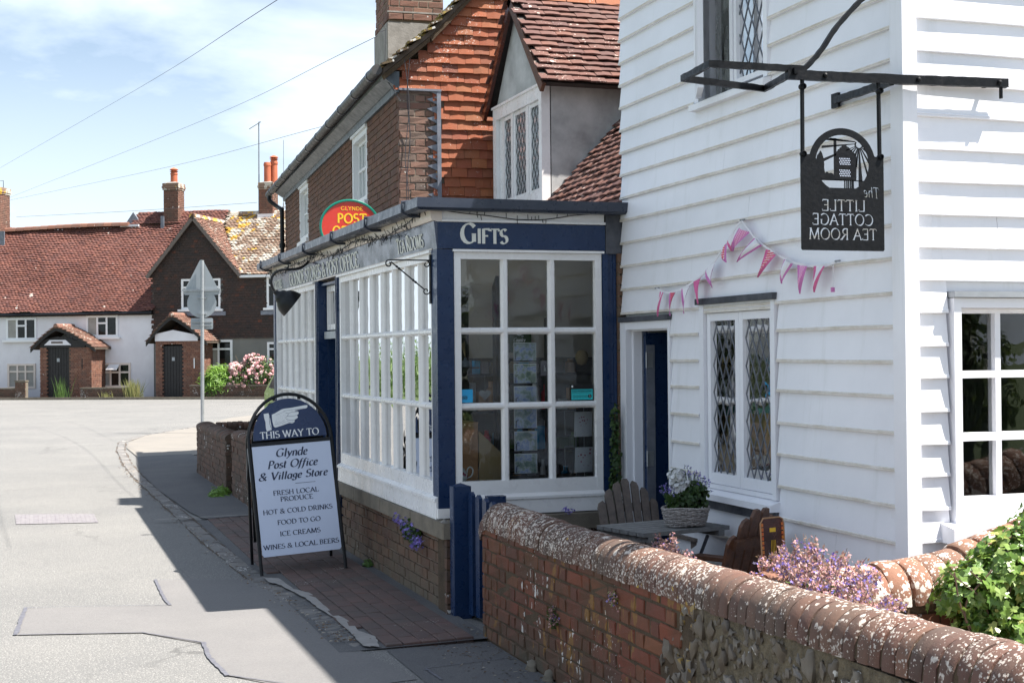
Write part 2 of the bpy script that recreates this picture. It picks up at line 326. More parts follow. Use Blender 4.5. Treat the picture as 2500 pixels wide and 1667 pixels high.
def ground_mats():
    g = NT('asphalt_road')                       # old chalky, worn asphalt
    n = g.noise(.55, 6, .6); ag = g.voro(75); ag2 = g.noise(85, 4, .85)
    c = g.mix(g.rng(n, .35, .68), (.175, .173, .167), (.225, .219, .206))
    c = g.mix(g.rng(g.noise(2.6, 6, .75, vec=g.scaled((1.7, .5, 1))), .56, .76, 0, .5), c, (.135, .132, .128))
    c = g.mix(g.rng(ag2, .38, .6, .7, 0), c, (.07, .07, .07))
    c = g.mix(g.rng(ag, .34, .14, 0, .65), c, (.44, .42, .39))
    dn = g.noise(2.5, 4, col=True); ad = g.n('ShaderNodeMixRGB', blend_type='LINEAR_LIGHT'); ad.inputs[0].default_value = .35; g.set(ad.inputs[1], g.pos); g.set(ad.inputs[2], dn)
    cr = g.voro(.42, vec=ad.outputs[0], feature='DISTANCE_TO_EDGE'); c = g.mix(g.math('MULTIPLY', g.rng(cr, .004, .012, 1, 0), g.rng(g.noise(.35, 3), .48, .62, 0, .75)), c, (.09, .088, .085))
    g.fin(c, .9, g.math('ADD', ag, ag2), .6, .006)
    g = NT('asphalt_patch')
    c = g.mix(g.rng(g.noise(1.2, 5), .35, .65), (.188, .181, .176), (.165, .16, .157))
    c = g.mix(g.rng(g.noise(90, 4, .85), .36, .62, .5, 0), c, (.10, .095, .095))
    g.fin(c, .9, g.noise(320, 3), .5, .005)
    g = NT('asphalt_path')
    c = g.mix(g.rng(g.noise(1.5, 6, .7), .35, .68), (.10, .10, .104), (.14, .138, .136))
    c = g.mix(g.rng(g.noise(140, 3, .8), .36, .6, .6, 0), c, (.05, .05, .055))
    c = g.mix(g.rng(g.voro(105), .30, .10, 0, .5), c, (.26, .25, .235))
    g.fin(c, .9, g.noise(300, 3), .6, .006)
    g = NT('pale_path')
    c = g.mix(g.rng(g.noise(.8, 6, .7), .35, .68), (.225, .205, .18), (.18, .168, .152))
    g.fin(c, .9, g.noise(200, 3), .5, .006)
    g = NT('tar_seam')
    c = g.mix(g.rng(g.noise(30, 5), .35, .65), (.085, .085, .10), (.13, .13, .15))
    g.fin(c, .7, g.noise(90, 3), .4, .004)
    g = NT('iron_patch')
    v = g.scaled((1, 1, 1)); b = g.n('ShaderNodeTexBrick'); g.set(b.inputs['Vector'], v)
    b.inputs['Scale'].default_value = 6; b.inputs['Color1'].default_value = (.17, .155, .17, 1); b.inputs['Color2'].default_value = (.20, .185, .195, 1)
    b.inputs['Mortar'].default_value = (.11, .10, .11, 1); b.inputs['Mortar Size'].default_value = .03
    g.fin(g.mix(g.rng(g.noise(16, 5), .4, .65, 0, .5), b.outputs['Color'], (.27, .26, .25)), .8, g.noise(120, 3), .3, .003)
    g = NT('grass_ground')
    g.fin(g.mix(g.noise(3, 5), (.04, .07, .015), (.07, .10, .03)), .95, g.noise(40, 4), .8, .03)
    g = NT('post_card_print')                    # little landscape prints
    r = g.rnd(); z = g.noise(15, 4, vec=g.scaled((1, 1, 1)))
    c = g.ramp(z, [(.36, (.10, .17, .05)), (.45, (.30, .38, .18)), (.52, (.62, .66, .70)), (.58, (.22, .32, .60)), (.68, (.75, .78, .84))])
    g.fin(g.mix(g.math('MULTIPLY', r, .45), c, (.36, .44, .70)), .4)
    g = NT('polka_fabric')
    d = g.voro(75, rnd=0.0, vec=g.scaled((0, 1, 1))); g.fin(g.mix(g.rng(d, .30, .36, 1, 0), (.62, .03, .07), (.8, .75, .78)), .9)
    g = NT('gingham_fabric')
    ch = g.n('ShaderNodeTexChecker'); g.set(ch.inputs['Vector'], g.scaled((0, 1, 1))); ch.inputs['Scale'].default_value = 110
    ch.inputs['Color1'].default_value = (.66, .22, .44, 1); ch.inputs['Color2'].default_value = (.76, .42, .60, 1)
    g.fin(ch.outputs['Color'], .9)
    g = NT('stripe_fabric')
    wv = g.n('ShaderNodeTexWave'); wv.bands_direction = 'Z'; g.set(wv.inputs['Vector'], g.pos); wv.inputs['Scale'].default_value = 26
    g.fin(g.mix(g.rng(wv.outputs['Fac'], .5, .6), (.62, .04, .09), (.70, .25, .30)), .9)
    for m in bpy.data.materials: MATS[m.name] = m
ground_mats()
for m in bpy.data.materials: MATS[m.name] = m

# ------------------------------------------------------------------ building blocks
WM = {}      # world matrix of every object that may be a parent
class Fr:
    """local frame: x along, y outward, z up"""
    def __init__(s, O=(0, 0, 0), ux=(1, 0, 0), n=(0, -1, 0), up=(0, 0, 1)):
        s.O = np.array(O, float); s.M = np.array([ux, n, up], float).T
    def p(s, v): return s.O + s.M @ np.array(v, float)
    def pts(s, a): return s.O + np.asarray(a, float) @ s.M.T
    def mat(s, v=(0, 0, 0), sub=None):
        m = np.eye(4); m[:3, :3] = s.M if sub is None else s.M @ sub; m[:3, 3] = s.p(v); return m
ID = Fr((0, 0, 0), (1, 0, 0), (0, 1, 0))

def RZ(a): return np.array([[cos(a), -sin(a), 0], [sin(a), cos(a), 0], [0, 0, 1]])
def RX(a): return np.array([[1, 0, 0], [0, cos(a), -sin(a)], [0, sin(a), cos(a)]])
def RY(a): return np.array([[cos(a), 0, sin(a)], [0, 1, 0], [-sin(a), 0, cos(a)]])

class MB:
    def __init__(s, fr=ID): s.v = []; s.f = []; s.mi = []; s.fr = fr; s.r = []; s.rv = 0.0
    def add(s, verts, faces, mi=0, raw=False, rnd=None):
        b = len(s.v); vs = np.asarray(verts, float)
        if not raw: vs = s.fr.pts(vs)
        s.v.extend(map(tuple, vs)); s.f.extend([tuple(i + b for i in f) for f in faces]); s.mi.extend([mi] * len(faces))
        s.r.extend([s.rv if rnd is None else rnd] * len(vs)); return s
    def box(s, x0, x1, y0, y1, z0, z1, mi=0, rnd=None):
        return s.add([(x, y, z) for x in (x0, x1) for y in (y0, y1) for z in (z0, z1)],
                     [(0, 1, 3, 2), (4, 6, 7, 5), (0, 4, 5, 1), (2, 3, 7, 6), (0, 2, 6, 4), (1, 5, 7, 3)], mi, rnd=rnd)
    def cbox(s, x0, x1, y0, y1, z0, z1, c=.003, mi=0):
        """box with the corners of its x/y outline chamfered"""
        pl = [(x0 + c, y0), (x1 - c, y0), (x1, y0 + c), (x1, y1 - c), (x1 - c, y1), (x0 + c, y1), (x0, y1 - c), (x0, y0 + c)]
        return s.prism([(x, y) for x, y in pl], z0, z1, mi=mi)
    def prism(s, poly, a, b, axis='z', mi=0, cap=True):
        """poly (p,q) extruded from a to b along axis"""
        n = len(poly)
        mk = {'z': lambda p, q, h: (p, q, h), 'y': lambda p, q, h: (p, h, q), 'x': lambda p, q, h: (h, p, q)}[axis]
        vs = [mk(p, q, a) for p, q in poly] + [mk(p, q, b) for p, q in poly]
        fs = [(i, (i + 1) % n, n + (i + 1) % n, n + i) for i in range(n)]
        if cap: fs += [tuple(range(n))[::-1], tuple(range(n, 2 * n))]
        return s.add(vs, fs, mi)
    def tube(s, path, r, n=8, mi=0, closed=False, cap=True, flat=None):
        P = np.array(path, float); m = len(P); vs = []
        T = np.zeros_like(P)
        T[1:-1] = P[2:] - P[:-2]; T[0] = P[1] - P[0]; T[-1] = P[-1] - P[-2]
        if closed: T[0] = T[-1] = P[1] - P[-2]
        ref = np.array([0, 0, 1.0]) if abs(T[0][2]) < .9 * np.linalg.norm(T[0]) else np.array([1.0, 0, 0])
        for i in range(m):
            t = T[i] / (np.linalg.norm(T[i]) + 1e-12)
            a = np.cross(ref, t)
            if np.linalg.norm(a) < 1e-6: a = np.cross([0, 1, 0], t)
            a /= np.linalg.norm(a); b = np.cross(t, a); ref = b
            rr = r[i] if hasattr(r, '__len__') else r
            for k in range(n):
                an = 2 * pi * (k + .5) / n
                vs.append(P[i] + rr * (cos(an) * a * (flat or 1) + sin(an) * b))
        fs = [(i * n + k, i * n + (k + 1) % n, (i + 1) * n + (k + 1) % n, (i + 1) * n + k) for i in range(m - 1) for k in range(n)]
        if cap and not closed: fs += [tuple(range(n))[::-1], tuple(range((m - 1) * n, m * n))]
        return s.add(vs, fs, mi)
    def cyl(s, c, r, h, n=16, mi=0, r2=None):
        return s.tube([c, (c[0], c[1], c[2] + h)], [r, r if r2 is None else r2], n, mi)
    def lathe(s, prof, c=(0, 0, 0), n=24, rot=None, mi=0):
        vs = []; R = np.eye(3) if rot is None else rot
        for (r, z) in prof:
            for k in range(n):
                a = 2 * pi * k / n; vs.append(np.array(c) + R @ np.array((r * cos(a), r * sin(a), z)))
        fs = [(i * n + k, i * n + (k + 1) % n, (i + 1) * n + (k + 1) % n, (i + 1) * n + k) for i in range(len(prof) - 1) for k in range(n)]
        return s.add(vs, fs, mi)
    def build(s, name, mats, parent=None, smooth=False, kind=None, label=None, cat=None, group=None):
        if isinstance(mats, str): mats = [mats]
        V = np.array(s.v); c = (V.min(0) + V.max(0)) / 2
        if cat: c[2] = V[:, 2].min()
        me = bpy.data.meshes.new(name); me.from_pydata([tuple(x) for x in (V - c)], [], s.f)
        for m in mats: me.materials.append(MATS[m])
        if len(mats) > 1: me.polygons.foreach_set('material_index', s.mi)
        if any(s.r):
            at = me.attributes.new('rnd', 'FLOAT', 'POINT'); at.data.foreach_set('value', np.array(s.r, dtype=np.float32))
        if smooth: me.shade_smooth() if smooth is True else me.shade_smooth()
        if smooth == 'auto':
            try: me.set_sharp_from_angle(angle=radians(35))
            except Exception: pass
        me.update()
        o = bpy.data.objects.new(name, me); COL.objects.link(o)
        return place(o, Matrix.Translation(Vector(c)), parent, kind, label, cat, group)

def place(o, wm, parent=None, kind=None, label=None, cat=None, group=None):
    if parent is not None:
        o.parent = parent; o.matrix_parent_inverse = WM[parent.name].inverted()
    o.matrix_basis = wm; WM[o.name] = wm
    if kind: o['kind'] = kind
    if label: o['label'] = label
    if cat: o['category'] = cat
    if group: o['group'] = group
    return o

def thing(name, loc, label, cat, group=None):
    o = bpy.data.objects.new(name, None); COL.objects.link(o); o.empty_display_size = .1
    return place(o, Matrix.Translation(Vector(loc)), None, None, label, cat, group)

def proj(P):
    v = np.atleast_2d(P) - CAM; k = v @ cam_f
    k = np.where(k < .05, .05, k)
    return IW / 2 + FPX * (v @ cam_r) / k, IH / 2 - FPX * (v @ cam_u) / k, v @ cam_f

class Var:
    """piece shape shared by many alike pieces"""
    def __init__(s, name, verts, faces, mat, smooth=False):
        s.smooth = smooth; s.name, s.V, s.F, s.mat = name, np.array(verts, float), [tuple(f) for f in faces], mat
        me = bpy.data.meshes.new(name); me.from_pydata([tuple(x) for x in s.V], [], s.F); me.materials.append(MATS[mat])
        if smooth: me.shade_smooth()
        if smooth:
            try: me.set_sharp_from_angle(angle=radians(50))
            except Exception: pass
        me.update(); s.me = me

def chbox(sx, sy, sz, c=.003, jit=.0015, seed=0, cut=0):
    """box centred on x,z; y from -sy to 0 (the front face at y=0), bevelled and slightly irregular"""
    bm = bmesh.new(); bmesh.ops.create_cube(bm, size=1)
    for v in bm.verts: v.co = Vector((v.co.x * sx, (v.co.y - .5) * sy, v.co.z * sz))
    if c: bmesh.ops.bevel(bm, geom=bm.edges[:], offset=c, segments=1, affect='EDGES')
    r = random.Random(seed)
    for v in bm.verts: v.co += Vector([r.uniform(-jit, jit) for _ in range(3)])
    bm.verts.index_update()
    V = [tuple(v.co) for v in bm.verts]; F = [tuple(v.index for v in f.verts) for f in bm.faces]; bm.free()
    return V, F

def pieces(parent, name, variants, xf, limit=295, stuff_name=None, margin=40, label=None):
    """xf: list of (4x4, variant index). Largest in view become objects, the rest one joined part."""
    if not xf: return
    C = np.array([m[:3, 3] for m, _ in xf]); px, py, d = proj(C)
    inv = (px > -margin) & (px < IW + margin) & (py > -margin) & (py < IH + margin) & (d > 0.3)
    sc = np.where(inv, 1 / np.maximum(d, .3), 0)
    order = np.argsort(-sc); keep = [i for i in order[:limit] if sc[i] > 0]; ks = set(keep)
    for i in keep:
        m, k = xf[i]; o = bpy.data.objects.new(name, variants[k].me); COL.objects.link(o)
        place(o, Matrix(m.tolist()), parent)
        if label: o['label'] = label
    rest = [i for i in range(len(xf)) if i not in ks]
    if rest:
        byk = {}
        for i in rest: byk.setdefault(xf[i][1], []).append(i)
        vs = []; fs = []; rn = []; b = 0; mats = []; mi = []
        for k, idx in byk.items():
            V = variants[k].V; nV = len(V)
            if variants[k].mat not in mats: mats.append(variants[k].mat)
            q = mats.index(variants[k].mat)
            for i in idx:
                m = xf[i][0]; vs.append(V @ m[:3, :3].T + m[:3, 3]); rn.append(np.full(nV, random.random()))
                fs.extend([tuple(j + b for j in f) for f in variants[k].F]); mi.extend([q] * len(variants[k].F)); b += nV
        V = np.concatenate(vs); c = (V.min(0) + V.max(0)) / 2
        me = bpy.data.meshes.new(stuff_name or name); me.from_pydata([tuple(x) for x in V - c], [], fs)
        for q in mats: me.materials.append(MATS[q])
        me.polygons.foreach_set('material_index', mi)
        if variants[0].smooth:
            me.shade_smooth()
            try: me.set_sharp_from_angle(angle=radians(50))
            except Exception: pass
        at = me.attributes.new('rnd', 'FLOAT', 'POINT'); at.data.foreach_set('value', np.concatenate(rn).astype(np.float32)); me.update()
        o = bpy.data.objects.new(stuff_name or name, me); COL.objects.link(o)
        place(o, Matrix.Translation(Vector(c)), parent, 'stuff')

def bricks(parent, fr, W, H, mat, bl=.2, bh=.062, gap=.011, depth=.05, proud=.006, keep=None, limit=295, cut=None, jit=.0015, header=True, name='brick', sname='brickwork', cham=.003, z0=0.0):
    """flemish-ish bond on the frame's front plane (y=0 at the mortar), bricks stand proud"""
    hl = (bl - gap) / 2
    vs = [Var(name, *chbox(bl, depth, bh, cham, jit, s), mat) for s in range(3)] + [Var(name, *chbox(hl, depth, bh, cham, jit, s + 9), mat) for s in range(3)]
    xf = []; row = 0; z = z0 + bh / 2
    per = bl + (bl - gap) / 2 + 2 * gap if header else bl + gap
    while z < H:
        x = -per * (.62 if row % 2 else .12) - random.uniform(0, .012); k = 0
        while x < W:
            l = hl if (k % 2 and header) else bl; a, b = x, x + l; k += 1; x = b + gap
            A, B = max(a, 0), min(b, W)
            if B - A < .03: continue
            cx = (A + B) / 2
            if keep and not keep(cx, z, A, B): continue
            sxx = (B - A) / l
            R = RY(random.gauss(0, .006)) @ np.diag([sxx, 1, 1])
            xf.append((fr.mat((cx, proud + random.gauss(0, proud * .3), z + random.gauss(0, .0008)), R), (3 if l == hl else 0) + random.randrange(3)))
        z += bh + gap; row += 1
    pieces(parent, name, vs, xf, limit, sname)

def tilevar(name, w_, l_, t, mat, camber=.006, seed=0):
    """plain tile: x across, z up the slope (butt at z=0), y outward; slightly cambered"""
    r = random.Random(seed); V = []
    for z in (0, l_):
        for x in (-.5, 0, .5):
            for y in (0, t):
                yy = y - camber * (2 * x) ** 2 + (r.uniform(-.0015, .0015))
                V.append((x * w_, yy, z + (r.uniform(-.003, .003) if z == 0 else 0)))
    F = []
    for i in range(2):
        a, b = i * 2, 6 + i * 2
        F += [(a + 1, a + 3, b + 3, b + 1), (a, b, b + 2, a + 2), (a, a + 2, a + 3, a + 1), (b, b + 1, b + 3, b + 2)]
    F += [(0, 1, 7, 6), (4, 10, 11, 5)]
    return Var(name, V, F, mat)

def tiles(parent, fr, U0, U1, V1, mat, tw=.15, ex=.09, t=.013, keep=None, limit=295, lift=.2, name='tile', sname='tiling', sag=0, camber=.006, jz=.004, V0=0, ja=.012):
    """courses of tiles up the frame's z; each tilts outwards at its butt by `lift` x exposure"""
    vs = [tilevar(name, tw - .003, ex * 1.35, t, mat, camber, s) for s in range(4)]
    xf = []; row = 0; z = V0
    while z < V1:
        x = U0 - random.uniform(0, .3) * tw - (tw / 2 if row % 2 else 0)
        while x < U1:
            cx = x + tw / 2; x += tw
            if cx < U0 or cx > U1: continue
            if keep and not keep(cx, z): continue
            R = RX(lift * random.uniform(.75, 1.25)) @ RY(random.gauss(0, ja))
            sg = sag * mnoise.noise(Vector((cx * .8, z * .6, 1.3)))
            xf.append((fr.mat((cx, lift * ex + random.gauss(0, .002) + sg, z + random.gauss(0, jz)), R), random.randrange(4)))
        z += ex; row += 1
    pieces(parent, name, vs, xf, limit, sname)

# ------------------------------------------------------------------ lettering: a broad-nib roman drawn as strokes
def arc(cx, cy, rx, ry, a0, a1, n=9): return [(cx + rx * cos(radians(a0 + (a1 - a0) * i / n)), cy + ry * sin(radians(a0 + (a1 - a0) * i / n))) for i in range(n + 1)]
GL = {
 'A': (.76, [[(.06, 0), (.38, 1)], [(.36, 1), (.70, 0)], [(.17, .36), (.58, .36)]], [(.06, 0), (.70, 0)]),
 'B': (.62, [[(.13, 0), (.13, 1)], [(.13, .98)] + arc(.28, .75, .2, .23, 90, -90) + [(.13, .52)], [(.13, .52)] + arc(.30, .27, .24, .25, 90, -90) + [(.13, .02)]], []),
 'C': (.74, [arc(.42, .5, .36, .49, 42, 318, 14)], []),
 'D': (.78, [[(.13, 0), (.13, 1)], [(.13, .98)] + arc(.30, .5, .40, .48, 90, -90, 12) + [(.13, .02)]], []),
 'E': (.60, [[(.13, 0), (.13, 1)], [(.13, .98), (.52, .98), (.52, .86)], [(.13, .52), (.44, .52)], [(.13, .02), (.55, .02), (.56, .16)]], []),
 'F': (.56, [[(.13, 0), (.13, 1)], [(.13, .98), (.52, .98), (.52, .86)], [(.13, .52), (.44, .52)]], [(.13, 0)]),
 'G': (.80, [arc(.42, .5, .36, .49, 42, 312, 14), [(.66, .42), (.66, .08)]], [(.66, .44)]),
 'H': (.80, [[(.13, 0), (.13, 1)], [(.66, 0), (.66, 1)], [(.13, .52), (.66, .52)]], [(.13, 0), (.13, 1), (.66, 0), (.66, 1)]),
 'I': (.30, [[(.15, 0), (.15, 1)]], [(.15, 0), (.15, 1)]),
 'K': (.72, [[(.13, 0), (.13, 1)], [(.60, 1), (.16, .46)], [(.26, .56), (.66, 0)]], [(.13, 0), (.13, 1), (.58, 1), (.66, 0)]),
 'L': (.58, [[(.13, 0), (.13, 1)], [(.13, .02), (.53, .02), (.54, .18)]], [(.13, 1)]),
 'M': (.94, [[(.11, 0), (.16, 1)], [(.16, 1), (.47, .04)], [(.47, .04), (.76, 1)], [(.77, 1), (.83, 0)]], [(.11, 0), (.83, 0), (.14, 1), (.78, 1)]),
 'N': (.82, [[(.12, 0), (.12, 1)], [(.12, 1), (.68, 0)], [(.68, 0), (.68, 1)]], [(.12, 0), (.11, 1), (.68, 1)]),
 'O': (.84, [arc(.42, .5, .35, .49, 0, 360, 22)], []),
 'P': (.58, [[(.13, 0), (.13, 1)], [(.13, .98)] + arc(.28, .72, .23, .26, 90, -90) + [(.13, .46)]], [(.13, 0)]),
 'R': (.68, [[(.13, 0), (.13, 1)], [(.13, .98)] + arc(.28, .73, .22, .25, 90, -90) + [(.13, .48)], [(.30, .48), (.62, 0)]], [(.13, 0), (.64, 0)]),
 'S': (.54, [arc(.27, .75, .19, .24, 35, 270, 9) + arc(.27, .27, .22, .26, 88, -150, 10)], []),
 'T': (.66, [[(.33, 0), (.33, 1)], [(.04, .84), (.06, .98), (.60, .98), (.62, .84)]], [(.33, 0)]),
 'U': (.80, [[(.13, 1), (.13, .32)] + arc(.39, .30, .26, .29, 180, 360, 9) + [(.65, 1)]], [(.13, 1), (.65, 1)]),
 'V': (.74, [[(.06, 1), (.38, 0)], [(.37, 0), (.68, 1)]], [(.07, 1), (.67, 1)]),
 'W': (1.06, [[(.05, 1), (.32, 0)], [(.31, 0), (.54, 1)], [(.50, 1), (.76, 0)], [(.75, 0), (1.0, 1)]], [(.07, 1), (.99, 1)]),
 'Y': (.68, [[(.05, 1), (.34, .5)], [(.63, 1), (.34, .5)], [(.34, .52), (.34, 0)]], [(.06, 1), (.62, 1), (.34, 0)]),
 '&': (.82, [[(.74, .0), (.22, .62)] + arc(.34, .80, .17, .18, 200, -20, 9) + [(.40, .60), (.20, .44)] + arc(.30, .24, .24, .24, 130, 330, 9) + [(.66, .46)]], [(.66, .47)]),
 '5': (.52, [[(.42, .98), (.15, .98), (.13, .56)] + arc(.24, .31, .22, .29, 100, -140, 10)], []),
 'l': (.28, [[(.13, 1.0), (.13, .04), (.20, 0)]], []),
 'i': (.28, [[(.13, .62), (.13, .04), (.20, 0)], [(.13, .80), (.13, .87)]], []),
 'y': (.50, [[(.06, .62), (.26, .04)], [(.46, .62), (.24, .0), (.08, -.26), (.0, -.24)]], []),
 'n': (.52, [[(.10, 0), (.10, .62)], [(.10, .42)] + arc(.26, .44, .15, .18, 160, 0, 7) + [(.41, .04), (.47, 0)]], []),
 'h': (.52, [[(.10, 0), (.10, 1.0)], [(.10, .42)] + arc(.26, .44, .15, .18, 160, 0, 7) + [(.41, 0)]], []),
 'd': (.54, [arc(.24, .31, .18, .31, 60, 330, 11), [(.43, 1.0), (.43, .04), (.50, 0)]], []),
 'e': (.46, [[(.08, .32), (.36, .36)] + arc(.23, .42, .14, .20, 0, 180, 8)[1:] + arc(.25, .28, .18, .28, 170, 320, 8)], []),
 'o': (.50, [arc(.25, .31, .18, .31, 0, 360, 16)], []),
 's': (.38, [arc(.20, .47, .12, .15, 40, 260, 7) + arc(.18, .16, .15, .16, 80, -150, 8)], []),
 't': (.32, [[(.14, .84), (.12, .14), (.18, .0), (.27, .06)], [(.02, .62), (.27, .62)]], []),
 'f': (.34, [[(.36, .96), (.26, 1.0), (.18, .84), (.10, .0), (.04, -.22), (-.04, -.22)], [(.03, .62), (.30, .62)]], []),
 'c': (.42, [arc(.25, .31, .18, .31, 50, 320, 11)], []),
 'a': (.52, [arc(.24, .31, .17, .31, 60, 330, 11), [(.42, .62), (.42, .05), (.48, 0)]], []),
 'g': (.50, [arc(.24, .38, .16, .24, 0, 360, 14), [(.40, .62), (.38, .0)] + arc(.22, -.06, .17, .18, 20, -170, 8)], []),
 'r': (.38, [[(.10, 0), (.10, .62)], [(.10, .40), (.20, .58), (.34, .60)]], []),
 'u': (.52, [[(.10, .62), (.10, .2)] + arc(.25, .18, .15, .18, 180, 340, 7), [(.41, .62), (.41, .04), (.47, 0)]], []),
 'k': (.46, [[(.10, 0), (.10, 1.0)], [(.38, .60), (.12, .28)], [(.18, .36), (.42, 0)]], []),
 '1': (.34, [[(.08, .8), (.18, 1), (.18, 0)]], [(.18, 0)]),
}
def textw(s, h, sx=1, sp=0): return sum((GL[c][0] + sp if c != ' ' else .34) for c in s) * h * sx
def text(mb, s, x, y, h, y0=0.0, depth=.002, W=.13, t=.045, serif=True, slant=0, sx=1, align='c', mirror=False, rot=0, sp=.02, smallcaps=0, fit=None):
    """letters in the frame's x/z plane, front face at y0+depth"""
    def adv(i, c): return (.34 if c == ' ' else GL[c][0] + sp) * (smallcaps if (smallcaps and i and s[i - 1] != ' ') else 1)
    tot = sum(adv(i, c) for i, c in enumerate(s)) * h * sx
    if fit: sx *= fit / tot; tot = fit
    cx = {'c': -tot / 2, 'l': 0, 'r': -tot}[align]; k = 0
    for i, c in enumerate(s):
        sc = smallcaps if (smallcaps and i and s[i - 1] != ' ') else 1
        if c != ' ':
            _, st, sf = GL[c]
            strokes = [(p, False) for p in st] + ([([(a - .105, b + (.022 if b < .5 else -.022)), (a + .105, b + (.022 if b < .5 else -.022))], True) for a, b in sf] if serif else [])
            for P, isf in strokes:
                P = np.array(P); m = len(P); T = np.zeros_like(P); T[1:-1] = P[2:] - P[:-2]; T[0] = P[1] - P[0]; T[-1] = P[-1] - P[-2]
                if np.allclose(P[0], P[-1]): T[0] = T[-1] = P[1] - P[-2]
                A = []; B = []
                for p, tt in zip(P, T):
                    th = atan2(tt[1], tt[0]); wd = t if isf else t + (W - t) * abs(sin(th - radians(22))) ** 1.6
                    nn = np.array([-sin(th), cos(th)]) * wd / 2
                    A.append(p + nn); B.append(p - nn)
                k += 1
                def m2(q):
                    X = (q[0] * sc * h + slant * q[1] * h * sc) * sx + cx; Z = q[1] * h * sc
                    if mirror: X = -X
                    return (x + X * cos(rot) - Z * sin(rot), y + X * sin(rot) + Z * cos(rot))
                A = [m2(q) for q in A]; B = [m2(q) for q in B]; d = depth + (k % 5) * .00012
                vs = [(a[0], y0, a[1]) for a in A] + [(b[0], y0, b[1]) for b in B] + [(a[0], y0 + d, a[1]) for a in A] + [(b[0], y0 + d, b[1]) for b in B]
                fs = []
                for q in range(m - 1):
                    fs += [(q, q + 1, m + q + 1, m + q), (2 * m + q, 3 * m + q, 3 * m + q + 1, 2 * m + q + 1), (q, 2 * m + q, 2 * m + q + 1, q + 1), (m + q, m + q + 1, 3 * m + q + 1, 3 * m + q)]
                fs += [(0, m, 3 * m, 2 * m), (m - 1, 3 * m - 1, 4 * m - 1, 2 * m - 1)]
                if mirror: fs = [f_[::-1] for f_ in fs]
                mb.add(vs, fs)
        cx += adv(i, c) * h * sx
    return mb

def catmull(P, n=8):
    P = [np.array(p, float) for p in P]; Q = [2 * P[0] - P[1]] + P + [2 * P[-1] - P[-2]]; out = []
    for i in range(1, len(Q) - 2):
        for k in range(n):
            t = k / n; a, b, c, d = Q[i - 1:i + 3]
            out.append(.5 * ((2 * b) + (-a + c) * t + (2 * a - 5 * b + 4 * c - d) * t * t + (-a + 3 * b - 3 * c + d) * t ** 3))
    return out + [P[-1]]
# ================================================================== THE GROUND
def sheet(name, poly, z, mat, zf=None, kind='structure', thick=0, label=None, parent=None):
    m = MB(); P = [(x, y, zf(x, y) if zf else z) for x, y in poly]
    m.add(P, [tuple(range(len(P)))]); return m.build(name, mat, parent, kind=kind, label=label)
def grid(name, x0, x1, y0, y1, z, mat, nx=1, ny=1):
    m = MB(); xs = np.linspace(x0, x1, nx + 1); ys = np.linspace(y0, y1, ny + 1)
    V = [(x, y, z) for y in ys for x in xs]
    m.add(V, [(j * (nx + 1) + i, j * (nx + 1) + i + 1, (j + 1) * (nx + 1) + i + 1, (j + 1) * (nx + 1) + i) for j in range(ny) for i in range(nx)])
    return m.build(name, mat, kind='structure')
grid('ground', -400, 400, -300, 700, -.03, 'grass_ground', 8, 8)
road = grid('road', -6.5, 26, -8, 76, 0, 'asphalt_road', 4, 8)
def path_z(x, y): return .012 + .022 * min(max((x - 1.5) / .95, 0), 1)
# asphalt pavement beyond the brick paving, widening round the bend
sheet('pavement', [(1.63, 14.58), (2.5, 14.6), (2.5, 24.2), (1.62, 24.2), (1.50, 22.4), (1.44, 20.4), (1.46, 18), (1.56, 15.3)], 0, 'asphalt_path', path_z)
sheet('far_pavement', [(1.62, 24.205), (2.5, 24.2), (14, 24.2), (14, 48), (7.6, 43.0), (6.1, 40.2), (4.95, 38.3), (3.86, 34.3), (2.95, 32.3), (2.2, 30.5), (1.75, 28.4), (1.6, 26.6)], .014, 'pale_path')
sheet('threshold_path', [(1.86, 4.0), (2.52, 4.0), (2.52, 7.76), (1.86, 7.76)], .005, 'asphalt_path')
# re-laid patch with its poured seams
sheet('road_patch', [(.85, 10.80), (1.57, 10.55), (1.60, 9.9), (1.66, 8.8), (1.72, 7.8), (1.84, 7.0), (1.3, 6.9), (.94, 7.44), (.91, 7.9), (.92, 8.30), (.61, 8.76), (-.11, 8.98), (-.05, 9.90), (.86, 9.67), (.84, 10.2)], .004, 'asphalt_patch')
def ribbon(mb, pts, w0, z, jit=.2, n=10, seed=0):
    r = random.Random(seed); P = []
    for a, b in zip(pts[:-1], pts[1:]):
        for k in range(n): t = k / n; P.append((a[0] + (b[0] - a[0]) * t, a[1] + (b[1] - a[1]) * t))
    P.append(pts[-1]); P = np.array(P); T = np.gradient(P, axis=0); T /= np.linalg.norm(T, axis=1)[:, None] + 1e-9
    N = np.stack([-T[:, 1], T[:, 0]], 1); W = np.array([w0 * (1 + jit * r.uniform(-1, 1)) for _ in P])[:, None] / 2
    J = np.array([[r.uniform(-1, 1) * w0 * .12] * 2 for _ in P]) * N
    A = P + N * W + J; B = P - N * W + J; m = len(P)
    mb.add([(x, y, z) for x, y in A] + [(x, y, z) for x, y in B], [(i, i + 1, m + i + 1, m + i) for i in range(m - 1)])
m = MB()
ribbon(m, [(.85, 10.82), (.84, 10.2), (.84, 9.85), (.855, 9.66)], .022, .008, seed=1)
ribbon(m, [(.87, 10.80), (1.56, 10.55)], .009, .0082, seed=2); ribbon(m, [(.84, 9.67), (-.04, 9.92)], .011, .0084, seed=3)
ribbon(m, [(-.055, 9.93), (-.085, 9.4), (-.11, 8.97)], .028, .008, seed=4)
ribbon(m, [(-.09, 8.97), (.61, 8.77), (.92, 8.33)], .012, .0086, seed=5)
ribbon(m, [(.92, 8.34), (.905, 7.9), (.94, 7.42)], .025, .0082, seed=6)
